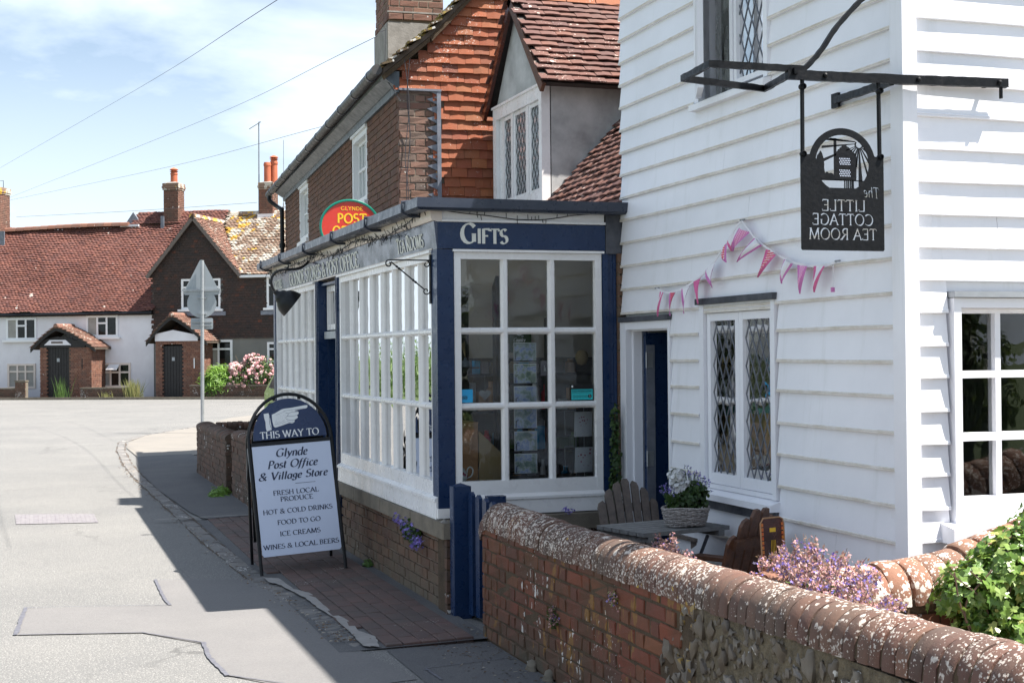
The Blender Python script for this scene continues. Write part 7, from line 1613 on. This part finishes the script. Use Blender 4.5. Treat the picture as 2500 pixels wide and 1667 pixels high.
# ================================================================== COURTYARD FURNITURE
tb = thing('slatted_table', (3.35, 7.25, .02), 'weathered grey slatted folding table behind the garden wall', 'table')
ta = atan2(.13, .58); TFm = Fr((3.11, 7.02, .655), (cos(ta), sin(ta), 0), (-sin(ta), cos(ta), 0))
for k in range(6): m_ = MB(TFm); m_.cbox(.0, .60, .076 * k, .076 * k + .068, .0, .022, .004); m_.build('slat', 'silver_wood', tb)
for x in (.03, .52): m_ = MB(TFm); m_.box(x, x + .04, .0, .45, -.03, -.001); m_.build('batten', 'silver_wood', tb)
for x in (.12, .46):
    for a, b_ in ((.05, .40), (.40, .05)): m_ = MB(); m_.tube([TFm.p((x + (.02 if a < b_ else 0), a, -.03)), TFm.p((x + (.02 if a < b_ else 0), b_, -.64))], .010, 6); m_.build('leg', 'lead_dark', tb)
def adirondack(loc, yaw, mat, label, n=7, wid=.40, seed=0):
    """fan-backed slatted armchair; faces local +y"""
    c = thing('slatted_chair', loc, label, 'chair', None); r = random.Random(seed)
    base = RZ(yaw); F_ = lambda O, M=np.eye(3): Fr(np.array(loc) + base @ np.array(O, float), tuple((base @ M)[:, 0]), tuple((base @ M)[:, 1]), tuple((base @ M)[:, 2]))
    for k in range(n):
        t = (k - (n - 1) / 2) / ((n - 1) / 2); fan = t * .055; x = t * wid * .44; h = .60 - .13 * t * t; M = RX(.28) @ RY(fan); w_ = wid / n * .84
        m_ = MB(F_((x, -.05, .26), M)); arcp = [(-w_ / 2, 0), (w_ / 2, 0), (w_ / 2 * 1.15, h - .02 - (.02 if t > 0 else 0)), (w_ * .3, h - (.012 if t > .3 else 0)), (-w_ * .3, h - (.012 if t < -.3 else 0)), (-w_ / 2 * 1.15, h - .02 - (.02 if t < 0 else 0))]
        m_.prism(arcp, -.009, .009, 'y'); m_.build('back_slat', mat, c)
    for z in (.18, .40): m_ = MB(F_((0, -.05, .26), RX(.28))); m_.box(-wid * .5, wid * .5, -.035, -.0095, z, z + .05); m_.build('back_rail', mat, c)
    for k in range(5): m_ = MB(F_((0, .02 + k * .085, .30 + k * .012), RX(.12))); m_.box(-wid * .5, wid * .5, 0, .072, 0, .018); m_.build('seat_slat', mat, c)
    for s_ in (-1, 1):
        m_ = MB(F_((s_ * wid * .60, -.22, .50))); m_.cbox(-.045, .045, 0, .60, 0, .022, .012); m_.build('arm', mat, c)
        m_ = MB(F_((s_ * wid * .55, .30, 0))); m_.box(-.012, .012, 0, .07, 0, .50); m_.build('leg', mat, c)
        m_ = MB(F_((s_ * wid * .51, -.28, 0), RX(.18))); m_.box(-.011, .011, 0, .62, .07, .16); m_.build('side_rail', mat, c)
    return c
adirondack((3.53, 8.02, .02), pi + .05, 'weathered_wood', 'faded grey-brown fan-backed slatted chair left of the table by the door', 7, .36, 1)
adirondack((3.40, 6.62, .02), .50, 'stained_wood', 'dark brown fan-backed slatted chair right of the table under the leaded window', 6, .42, 2)
# tray leaning on the chair
TR = Fr((3.365, 6.17, .50), tuple(RZ(.25) @ np.array([1, 0, 0])), tuple(RZ(.25) @ np.array([0, -1, 0.0])), (.03, .14, .985))
ty = thing('patterned_tray', (3.38, 6.15, .5), 'dark red and black tray with orange patterned edges propped against the brown chair', 'tray')
rr = [(.02, 0), (.135, 0), (.155, .02), (.155, .30), (.148, .325), (.13, .335), (.02, .335), (.0, .31), (0, .02)]
m_ = MB(TR); m_.prism(rr, -.004, .0, 'y'); m_.build('tray_panel', 'tray_brown', ty)
q = MB(); q.tube([(a, .002, b_) for a, b_ in rr + [rr[0]]], .004, 5); m_ = MB(TR); m_.add(q.v, q.f); m_.build('rim', 'cardboard', ty)
m_ = MB(TR)
for k in range(13):
    z = .03 + k * .022; m_.box(.002, .018, .0005, .003, z, z + .016); m_.box(.139, .153, .0005, .003, z, z + .015)
m_.build('edge_pattern', 'tray_red', ty)
m_ = MB(TR); m_.box(.06, .10, .0005, .002, .265, .285); q = MB()
for k in range(4): q.tube(catmull([(.070 + k * .009, .002, .13), (.066 + k * .010, .002, .18), (.070 + k * .008, .002, .225)], 4), .0012, 4)
q.tube([(.083 + .02 * cos(a), .002, .12 + .025 * sin(a)) for a in np.linspace(0, 2 * pi, 14)], .0014, 4); m_.add(q.v, q.f); m_.build('gold_motif', 'po_yellow', ty)
# wicker planter
wp = thing('wicker_planter', (3.45, 7.20, .684), 'grey wicker basket planted with white and violet flowers on the slatted table', 'planter')
bc = np.array([3.45, 7.21, .684]); m_ = MB()
rx_, ry_ = .135, .10
for k in range(13):
    z = .006 + k * .0078; s_ = .80 + .2 * (k / 12) ** .7
    P = [(bc[0] + (rx_ * s_ + .0035 * ((-1) ** (i + k))) * cos(a), bc[1] + (ry_ * s_ + .0035 * ((-1) ** (i + k))) * sin(a), bc[2] + z + .004 * sin(3 * a + k * 1.7)) for i, a in enumerate(np.linspace(0, 2 * pi, 41))]
    m_.tube(P, .0056, 5, cap=False)
for i in range(20): a = 2 * pi * i / 20; m_.tube([(bc[0] + rx_ * .8 * cos(a), bc[1] + ry_ * .8 * sin(a), bc[2]), (bc[0] + rx_ * 1.0 * cos(a), bc[1] + ry_ * 1.0 * sin(a), bc[2] + .105)], .004, 5)
m_.build('basket', 'wicker', wp)
m_ = MB(); m_.lathe([(0, .09), (.098, .09), (.075, .0), (0, .0)], tuple(bc), 20); m_.build('soil', 'soil', wp)

# ------------------------------------------------------------------ plants: leaf by leaf
def leafpoly(kind):
    if kind == 'ivy': P = [(0, 0), (.32, -.18), (.5, .12), (.36, .34), (.42, .62), (.16, .60), (0, 1.0), (-.16, .60), (-.42, .62), (-.36, .34), (-.5, .12), (-.32, -.18)]
    elif kind == 'round': P = [(.5 * cos(a), .5 + .5 * sin(a)) for a in np.linspace(0, 2 * pi, 8)[:-1]]
    elif kind == 'star': P = [((.5 if i % 2 else .2) * sin(a), .5 + (.5 if i % 2 else .2) * cos(a)) for i, a in enumerate(np.linspace(0, 2 * pi, 11)[:-1])]
    elif kind == 'blade': P = [(-.06, 0), (.06, 0), (.05, .6), (0, 1), (-.05, .6)]
    else: P = [(0, 0), (.22, .25), (.26, .5), (.12, .82), (0, 1), (-.12, .82), (-.26, .5), (-.22, .25)]
    return P
def leafvar(name, kind, mat, fold=.15, seed=0):
    P = leafpoly(kind); r = random.Random(seed); V = [(x, fold * abs(x) + r.uniform(-.03, .03) - .15 * y * y, y) for x, y in P] + [(0, 0.0, .45)]; n = len(P)
    return Var(name, V, [(i, (i + 1) % n, n) for i in range(n)], mat)
def rotto(d, roll=None):
    """matrix whose y column (leaf normal) is d"""
    d = np.array(d, float); d /= np.linalg.norm(d); a = np.cross(d, [0, 0, 1.0]) if abs(d[2]) < .95 else np.array([1.0, 0, 0]); a /= np.linalg.norm(a); b_ = np.cross(a, d); R = np.array([a, d, b_]).T
    return R @ RY(random.uniform(0, 2 * pi) if roll is None else roll)
def clump(parent, name, part, blobs, count, vars_, size, droop=.4, limit=0, up=.4, shell=.55, noise_=.35, sname=None, seed=0):
    """leaves through the outer part of several ellipsoids (cx,cy,cz,rx,ry,rz)"""
    r = random.Random(seed); vol = [b[3] * b[4] * b[5] for b in blobs]; xf = []
    for _ in range(count):
        b = r.choices(blobs, [v ** .7 for v in vol])[0]; d = np.array([r.gauss(0, 1) for _ in range(3)]); d /= np.linalg.norm(d)
        k = (shell + (1 - shell) * r.random() ** .6) * (1 + noise_ * mnoise.noise(Vector(d * 2.3) + Vector((b[0] * 9, b[1] * 9, b[2] * 9))))
        p = np.array(b[:3]) + d * np.array(b[3:]) * k; nd = d + np.array([r.gauss(0, .45) for _ in range(3)]) + np.array([0, 0, up]); s = size * r.uniform(.6, 1.3)
        m = np.eye(4); m[:3, :3] = rotto(nd, r.gauss(pi, 1.1) if droop else None) * s; m[:3, 3] = p; xf.append((m, r.randrange(len(vars_))))
    pieces(parent, part, vars_, xf, limit, sname or part)
ivl = [leafvar('ivy_leaf', 'ivy', 'leaf_ivy', .25, s) for s in range(5)]
iv = thing('ivy', (3.75, 4.7, .02), 'bright green sunlit ivy spilling over the cross wall below the sash window', 'ivy')
ib = [(3.50, 4.70, .70, .17, .13, .12), (3.70, 4.70, .78, .22, .16, .15), (3.95, 4.72, .90, .22, .17, .17), (4.22, 4.75, 1.02, .20, .17, .16), (3.72, 4.62, .50, .24, .16, .22), (4.05, 4.62, .58, .28, .18, .30), (4.4, 4.65, .8, .3, .2, .35), (3.52, 4.66, .54, .12, .10, .14)]
clump(iv, 'ivy', 'ivy_leaf', ib, 8500, ivl, .040, limit=295, shell=.62, up=.55, sname='ivy_foliage', seed=3)
m_ = MB()
for k in range(26):
    x = random.uniform(3.42, 4.3); m_.tube(catmull([(x, 4.72, .1), (x + random.uniform(-.08, .08), 4.66, .4), (x + random.uniform(-.1, .1), 4.62, .65), (x + random.uniform(-.15, .1), 4.6, .8)], 5), .0035, 4)
m_.build('ivy_stem', 'ivy_stem', iv)
# ivy creeping up beside the shop pilaster
iv2 = thing('ivy', (3.64, 8.68, .1), 'narrow strand of dark ivy climbing between the shop pilaster and the cottage door', 'ivy')
clump(iv2, 'ivy', 'ivy_leaf', [(3.655, 8.70, .50 + .08 * k, .045 - .002 * k, .035, .09) for k in range(10)] + [(3.62, 8.68, .55, .07, .05, .12)], 620, [leafvar('ivy_leaf', 'ivy', 'leaf_dark', .25, s) for s in range(3)], .028, limit=120, sname='ivy_foliage', seed=8)
m_ = MB(); m_.tube([(3.66, 8.72, .03), (3.655, 8.72, .6), (3.665, 8.72, 1.25)], .004, 5); m_.build('ivy_stem', 'ivy_stem', iv2)
# campanula and its relatives
stv = [leafvar('petal', 'star', 'petal_violet', .1, s) for s in range(3)]; cal = [leafvar('calyx', 'x', 'calyx_pink', .2, s) for s in range(3)]; lfm = [leafvar('leaf', 'round', 'leaf_mid', .2, s) for s in range(2)]; lfd = [leafvar('leaf', 'round', 'leaf_dark', .2, s) for s in range(2)]
def spikes(parent, root, n, h, spread, seed, dens=26, csize=.012, fsize=.015, mix=.16, lean=(0, 0), bias=1.0):
    r = random.Random(seed); xc = []; xp = []; st = MB()
    for k in range(n):
        a = r.uniform(0, 2 * pi); d = r.random() ** .6; q = np.array([root[0] + cos(a) * spread[0] * d * .6, root[1] + sin(a) * spread[1] * d * .6, root[2]])
        hh = h * (1 - .55 * d) * r.uniform(.55, 1.12); tip = q + np.array([cos(a) * spread[0] * d * .7 + lean[0] * hh, sin(a) * spread[1] * d * .7 + lean[1] * hh, hh]); mid = (q + tip) / 2 + np.array([r.gauss(0, .008), r.gauss(0, .008), 0]); P = catmull([q, mid, tip], 5)
        st.tube([tuple(p) for p in P], .0012, 3)
        for i in range(dens):
            t = r.random() ** .7; p = np.array(P[min(int(t * (len(P) - 1)), len(P) - 1)]) + np.array([r.gauss(0, .010) for _ in range(3)]) * (1.25 - .7 * t)
            m = np.eye(4); fl = r.random() < mix * bias; m[:3, :3] = rotto([r.gauss(0, 1), r.gauss(-.3, 1), r.gauss(.4, 1)]) * ((fsize if fl else csize) * r.uniform(.7, 1.3)); m[:3, 3] = p; (xp if fl else xc).append((m, r.randrange(3)))
    st.build('stem', 'ivy_stem', parent); pieces(parent, 'seed_head', cal, xc, 0, 'seed_heads'); pieces(parent, 'violet_flower', stv, xp, 0, 'violet_flowers')
ca = thing('bellflower_clump', (2.80, 4.62, .72), 'large pinkish clump of bellflowers with violet stars flopping over the middle of the garden wall', 'flowers')
spikes(ca, (2.83, 4.78, .71), 105, .25, (.15, .32), 1, 58, .015, .017, .2)
spikes(ca, (2.78, 4.42, .72), 40, .13, (.08, .22), 2, 44, .015, .016, .2)
clump(ca, '', 'leaf', [(2.80, 4.7, .745, .10, .28, .035)], 240, lfm, .022, sname='basal_leaves', seed=1)
cb_ = thing('bellflower_clump', (2.74, 6.2, .72), 'small pink bellflower sprig leaning over the wall below the basket table', 'flowers'); spikes(cb_, (2.77, 5.95, .68), 26, .17, (.05, .17), 3, 40, .014, .013, .12)
cb_ = thing('bellflower_clump', (3.0, 4.97, .79), 'single dry bellflower spike standing on the cross wall coping', 'flowers'); spikes(cb_, (3.10, 4.98, .77), 2, .10, (.012, .01), 4, 26, .010, .010, .05)
cb_ = thing('bellflower_clump', (2.45, 5.9, .5), 'little violet bellflower with bleached leaves rooted under the coping', 'flowers'); spikes(cb_, (2.447, 5.86, .53), 5, .085, (.012, .03), 5, 16, .014, .014, .3); clump(cb_, '', 'leaf', [(2.445, 5.87, .56, .012, .03, .035)], 40, [leafvar('leaf', 'x', 'leaf_dry', .2, 3)], .018, sname='leaves', seed=2)
cb_ = thing('bellflower_clump', (2.445, 6.65, .33), 'dark trailing bellflower with a few violet stars half way up the wall face', 'flowers'); spikes(cb_, (2.45, 6.66, .30), 12, .10, (.012, .07), 6, 20, .011, .014, .14); clump(cb_, '', 'leaf', [(2.448, 6.66, .33, .012, .06, .06)], 70, lfd, .014, sname='leaves', seed=4)
cb_ = thing('bellflower_clump', (2.44, 9.35, .4), 'vivid violet bellflower tuft growing out of the shop wall below the stone ledge', 'flowers')
clump(cb_, '', 'violet_flower', [(2.425, 9.42, .47, .05, .20, .075), (2.42, 9.2, .40, .04, .12, .06), (2.42, 9.62, .50, .04, .12, .05)], 170, stv, .032, sname='violet_flowers', up=-.1, seed=5); clump(cb_, '', 'leaf', [(2.44, 9.40, .45, .05, .19, .09)], 330, lfd, .022, sname='leaves', seed=6)
cb_ = thing('bellflower_clump', (2.9, 8.66, .62), 'violet bellflowers seeded along the ledge below the gifts window', 'flowers')
clump(cb_, '', 'violet_flower', [(2.96, 8.66, .63, .06, .03, .03), (3.30, 8.66, .63, .05, .03, .025)], 60, stv, .024, sname='violet_flowers', seed=7); clump(cb_, '', 'leaf', [(2.95, 8.66, .62, .12, .03, .02)], 60, lfd, .018, sname='leaves', seed=9)
# basket flowers
clump(wp, '', 'leaf', [(3.46, 7.20, .84, .11, .08, .07), (3.50, 7.19, .86, .08, .07, .08), (3.40, 7.22, .81, .06, .05, .05)], 900, [leafvar('leaf', 'round', 'leaf_dark', .2, s) for s in range(3)], .022, sname='foliage', seed=11)
clump(wp, '', 'white_bloom', [(3.385, 7.19, .975, .042, .04, .035), (3.405, 7.18, .915, .046, .04, .04)], 230, [leafvar('petal', 'round', 'petal_white', .25, s) for s in range(3)], .026, sname='white_blooms', shell=.7, seed=12)
m_ = MB(); xf = []; r = random.Random(9)
for k in range(90):
    left = k % 3 == 0; x0, x1 = (3.36, 3.30 + r.uniform(0, .06)) if left else (3.48, 3.44 + r.uniform(0, .15)); z1 = (.86 + r.uniform(0, .06)) if left else 1.0 - (x1 - 3.44) * .7 + r.uniform(-.05, .03); p = (x1, 7.19 + r.uniform(-.07, .07), z1)
    m_.tube([(x0, 7.2, .79), p], .0011, 3)
    for _ in range(2): m = np.eye(4); m[:3, :3] = rotto([r.gauss(0, 1), -1, r.gauss(0, 1)]) * r.uniform(.011, .018); m[:3, 3] = np.array(p) + [r.gauss(0, .003) for _ in range(3)]; xf.append((m, r.randrange(3)))
m_.build('flower_stem', 'leaf_mid', wp); pieces(wp, 'violet_flower', stv, xf, 0, 'violet_flowers')
# street weeds
fern = thing('weed_tuft', (2.12, 17.0, .03), 'tuft of bright green weed at the foot of the dark wall by the paving', 'weed'); clump(fern, '', 'leaf', [(2.10, 17.0, .06, .10, .16, .06), (2.02, 16.8, .05, .08, .12, .04)], 420, [leafvar('leaf', 'blade', 'leaf_lime', .1, s) for s in range(2)], .09, sname='weed_leaves', seed=13)
w_t = thing('weed_tuft', (2.45, 10.9, .03), 'tiny weed in the corner of the paving behind the signboard leg', 'weed'); clump(w_t, '', 'leaf', [(2.44, 10.75, .05, .03, .06, .03)], 60, lfm, .02, sname='weed_leaves', seed=14)
def fp(u, y, z): return tuple(FF.p((u, y, z)))
def fblob(u, y, z, ru, ry, rz): p = fp(u, y, z); return (p[0], p[1], p[2], ru, ry, rz)
sh_ = thing('rounded_shrub', fp(10.35, 1.4, 0), 'rounded bright lime-green shrub in front of the tile-hung cottage window', 'shrub')
clump(sh_, '', 'leaf', [fblob(10.35, 1.3, .68, .75, .6, .66), fblob(10.05, 1.2, .55, .5, .5, .5), fblob(10.70, 1.2, .55, .5, .5, .5)], 5200, [leafvar('leaf', 'blade', 'leaf_lime', .1, s) for s in range(3)], .24, sname='foliage', up=1.1, droop=0, shell=.45, seed=15)
clump(sh_, '', 'leaf', [fblob(10.35, 1.3, .6, .60, .48, .52)], 1200, [leafvar('leaf', 'x', 'leaf_mid', .1, s) for s in range(2)], .16, sname='inner_foliage', seed=16)
ro_ = thing('rose_bush', fp(11.6, 1.4, 0), 'rose bush covered in pale pink blooms by the low brick wall', 'shrub'); rb_ = [fblob(11.7, 1.3, .85, .85, .6, .62), fblob(11.1, 1.2, .6, .5, .5, .45), fblob(12.3, 1.3, 1.0, .6, .5, .6), fblob(11.8, 1.3, 1.45, .4, .3, .3), fblob(11.0, 1.3, 1.15, .25, .25, .25)]
clump(ro_, '', 'leaf', rb_, 2600, [leafvar('leaf', 'x', 'leaf_dark', .1, s) for s in range(2)] + [leafvar('leaf', 'x', 'leaf_mid', .1, 7)], .10, sname='foliage', seed=17)
bv = [blob('rose_bloom', 'petal_pink', s, .9) for s in range(3)]; xf = []; r = random.Random(21)
for _ in range(260):
    b = r.choice(rb_); d = np.array([r.gauss(0, 1), r.gauss(-.8, 1), r.gauss(.2, 1)]); d /= np.linalg.norm(d); m = np.eye(4); m[:3, :3] = rotto(d) * r.uniform(.035, .075); m[:3, 3] = np.array(b[:3]) + d * np.array(b[3:]) * r.uniform(.85, 1.08); xf.append((m, r.randrange(3)))
pieces(ro_, 'rose_bloom', bv, xf, 0, 'rose_blooms')
m_ = MB()
for k in range(14): u = 11.4 + random.uniform(-.4, .6); m_.tube([fp(u, 1.4, .05), fp(u + random.uniform(-.3, .3), 1.35, .7), fp(u + random.uniform(-.6, .6), 1.3, random.uniform(1.2, 1.7))], .012, 4)
m_.build('stem', 'bark', ro_)
for (u, y, hh, lab, n_) in [(3.95, 2.0, .95, 'tall ragged seeding grass beside the white cottage door', 60), (7.0, 1.95, .80, 'yellow-green seeding weeds at the corner between the two cottages', 240), (5.9, 1.95, .35, 'wispy dry grass in front of the open casement window', 60)]:
    g_ = thing('tall_weeds', fp(u, y, 0), lab, 'weeds'); m_ = MB(); r = random.Random(int(u * 10))
    for k in range(n_):
        a = r.uniform(0, 2 * pi); l = hh * r.uniform(.4, 1.1); bx_, by_ = r.gauss(0, .14), r.gauss(0, .08); tx = bx_ + r.gauss(-.05, .22) * l; m_.rv = r.random()
        p0, p1, p2 = fp(u + bx_, y + by_, .0), fp(u + (bx_ + tx) / 2, y + by_, l * .6), fp(u + tx, y + by_, l); m_.add([p0, (p0[0] + .018, p0[1], p0[2]), p1, (p1[0] + .014, p1[1], p1[2]), p2], [(0, 1, 3, 2), (2, 3, 4)])
    m_.build('grass_blades', 'leaf_dry' if u != 3.95 else 'leaf_mid', g_, kind='stuff')

# ================================================================== trees: a sliver above the far roof, and the tree line the shop panes mirror
def tree(loc, h, crown_r, label, leafm, n=2600, seed=0, name='tree', leaf=.28):
    r = random.Random(seed); t = thing(name, loc, label, 'tree'); m_ = MB(); x, y, z = loc
    tr_ = catmull([(x, y, z), (x + r.uniform(-.2, .2), y, z + h * .25), (x + r.uniform(-.3, .3), y + r.uniform(-.3, .3), z + h * .55), (x, y, z + h * .85)], 5); m_.tube([tuple(p) for p in tr_], list(np.linspace(h * .035, h * .008, len(tr_))), 8); bl = []
    for k in range(9):
        a = r.uniform(0, 2 * pi); zz = z + h * r.uniform(.32, .9); rr = crown_r * r.uniform(.3, .75) * (1 - .3 * (zz - z) / h); p = (x + cos(a) * rr, y + sin(a) * rr, zz); m_.tube([tuple(tr_[min(len(tr_) - 1, int((zz - z) / h * .7 * len(tr_)))]), ((x + p[0]) / 2, (y + p[1]) / 2, zz - .3), p], [h * .012, h * .009, h * .004], 5); s = crown_r * r.uniform(.38, .6); bl.append((p[0], p[1], p[2], s, s, s * .75))
    m_.build('trunk', 'bark', t, smooth='auto'); clump(t, '', 'leaf', bl, n, [leafvar('leaf', 'x', leafm, .1, s) for s in range(3)], leaf, sname='crown', shell=.4, seed=seed + 1)
p = FF.p((-.6, -14, 0)); tree((p[0], p[1], 0), 8.9, 1.7, 'pale green tree just showing over the roof beside the leftmost chimney', 'leaf_mid', 1800, 5, leaf=.24)
# low greenery off to the left, which the window panes mirror
hg = thing('hedge', (-13, 60, 0), 'long low green hedge left of the far cottages', 'hedge'); clump(hg, '', 'leaf', [(-8.5 - k * 1.1, 56 - k * .9, 1.1, 1.0, 1.0, 1.3) for k in range(16)], 5200, [leafvar('leaf', 'x', 'leaf_mid', .1, s) for s in range(3)], .3, sname='foliage', seed=50)
h2 = thing('hedge', (3, -5, 0), 'unseen tall dark green hedge added behind the viewpoint to darken the sash panes', 'hedge'); clump(h2, '', 'leaf', [(-3 + k * 1.0, -4.5, 1.3, 1.0, .8, 1.5) for k in range(15)], 6500, [leafvar('leaf', 'x', 'leaf_dark', .1, s) for s in range(3)], .28, sname='foliage', seed=51)  # unseen hedge added behind the camera, gives the sash panes a dark reflection
clump(h2, '', 'leaf', [(-3 + k * 1.0, -4.6, 1.2, .9, .5, 1.3) for k in range(15)], 2600, [leafvar('leaf', 'round', 'leaf_dark', .1, s) for s in range(3)], .5, sname='inner_foliage', seed=52)
# tree to the south-east whose edge dapples the cottage's top right boards

# ================================================================== PARKED CAR peeping past the shop
cx0, cy0 = 4.95, 28.2; car = thing('parked_car', (cx0 + .85, cy0 + 2, 0), 'lime green hatchback parked beyond the shop, only its nose in view', 'car')
CF = Fr((cx0 + .85, cy0, 0), (1, 0, 0), (0, -1, 0))       # nose towards the camera; y outward = forward
prof_ = [(0.0, .30), (.02, .55), (-.12, .74), (-.85, .92), (-1.45, 1.38), (-2.0, 1.47), (-3.0, 1.44), (-3.7, 1.05), (-3.95, .85), (-4.0, .32), (-3.6, .26), (-.4, .26)]
m_ = MB(CF); V = []; n_ = len(prof_); xsn = [(-.86, .90), (-.82, 1.0), (-.55, 1.03), (0, 1.04), (.55, 1.03), (.82, 1.0), (.86, .90)]
for xx, sc in xsn:
    for (y, z) in prof_: tw_ = max(0, (z - .85)) * .32; V.append((xx * (1 - tw_), -2 + (y + 2) * (.97 if abs(xx) > .8 else 1.0) - (.10 * (abs(xx) / .86) ** 2 if y > -1 else 0), z * (1 if z < .6 else (.985 if abs(xx) > .8 else 1))))
m_.add(V, [(i * n_ + k, i * n_ + (k + 1) % n_, (i + 1) * n_ + (k + 1) % n_, (i + 1) * n_ + k) for i in range(len(xsn) - 1) for k in range(n_)] + [tuple(range(n_))[::-1], tuple(range((len(xsn) - 1) * n_, len(xsn) * n_))]); m_.build('body', 'car_lime', car, smooth='auto')
m_ = MB(CF); m_.add([(-.62, -.93, .955), (.62, -.93, .955), (.52, -1.42, 1.365), (-.52, -1.42, 1.365)], [(0, 1, 2, 3)]); m_.add([(-.845, -1.1, .93), (-.845, -3.4, .95), (-.74, -2.9, 1.36), (-.74, -1.6, 1.36)], [(0, 1, 2, 3)]); m_.build('window', 'far_glass', car)
for s_ in (-1, 1):
    m_ = MB(CF); m_.lathe([(0, .03), (.10, .02), (.14, -.02), (.15, -.06)], (s_ * .62, -.10, .66), 16, RX(-pi / 2)); m_.build('headlight', 'headlamp', car, smooth='auto')
    m_ = MB(CF); m_.lathe([(0, .12), (.07, .1), (.10, .04), (.09, 0), (0, -.01)], (s_ * .93, -1.15, .98), 12, RX(-pi / 2)); m_.build('door_mirror', 'car_lime', car, smooth='auto')
    for y in (-.75, -3.2):
        m_ = MB(CF); m_.lathe([(.17, -.10), (.29, -.10), (.31, -.06), (.31, .06), (.29, .10), (.17, .10)], (s_ * .78, y, .31), 24, RY(pi / 2)); wl = m_.build('wheel', 'tyre', car, smooth='auto'); m_ = MB(CF); m_.lathe([(0, .05), (.08, .06), (.175, .08), (.175, -.08), (0, -.08)], (s_ * .78, y, .31), 12, RY(pi / 2 * s_)); m_.build('rim', 'galvanised', wl)
m_ = MB(CF); m_.box(-.45, .45, -.02, .015, .34, .50); m_.build('grille', 'black_print', car)
# dark boundary things by the car
# ================================================================== WIRES AND AERIALS
def wire(pts, r, label, sag=.25):
    P = []; pts = [np.array(p, float) for p in pts]; n = 24; L_ = len(pts)
    Q = catmull(pts, 12) if L_ > 2 else [pts[0] + (pts[1] - pts[0]) * i / n - np.array([0, 0, sag * 4 * (i / n) * (1 - i / n)]) for i in range(n + 1)]
    m_ = MB(); m_.tube([tuple(q) for q in Q], r, 5); return m_.build('overhead_wire', 'cable', None, label=label, cat='wire', group=None)
wire([(-1.16, 58.4, 9.04), (2.167, 30.88, 7.342), (2.021, 11.956, 4.688)], .0035, 'highest overhead wire, sweeping from the left edge of the sky up past the tall chimney')
wire([(-.84, 61.4, 8.23), (3.532, 32.54, 6.92), (3.60, 15.15, 5.14)], .0035, 'overhead wire from the leftmost chimney to the hook on the brick house chimney')
wire([(-.84, 61.45, 8.12), (3.641, 40.94, 7.0), (4.354, 21.72, 5.22)], .004, 'overhead wire ending at the brick house gutter')
wire([(-.62, 63.5, 7.63), (3.45, 51.57, 6.81), (6.77, 45.17, 6.52)], .006, 'lowest near-level overhead wire passing just above the far ridges')
def aer(u, y, z0, z1, label, yagi=True):
    t = thing('tv_aerial', fp(u, y, z0), label, 'aerial'); m_ = MB(); m_.tube([fp(u, y, z0), fp(u + .02, y, z1)], .028 if yagi else .012, 6); m_.build('mast', 'aerial_metal', t)
    m_ = MB()
    if yagi: m_.tube([fp(u + .02, y, z1), fp(u + .12, y, z1)], .02, 5); m_.tube([fp(u - .38, y + .1, z1 - .30), fp(u + .1, y, z1)], .02, 5)
    else: m_.tube([fp(u, y, z0 + .2), fp(u, y, z0 + .5)], .03, 5); m_.tube([fp(u - .06, y, z0 + .32), fp(u + .06, y, z0 + .32)], .02, 5)
    m_.build('aerial_head', 'aerial_metal', t)
aer(10.32, -3, 7.6, 11.55, 'tall thin aerial mast with a bent top left of the twin pots'); aer(11.42, -3, 7.6, 10.75, 'slender whip aerial right of the twin pots', False)
#print('objects', len(bpy.data.objects), 'tris', sum(len(m.polygons) for m in bpy.data.meshes))
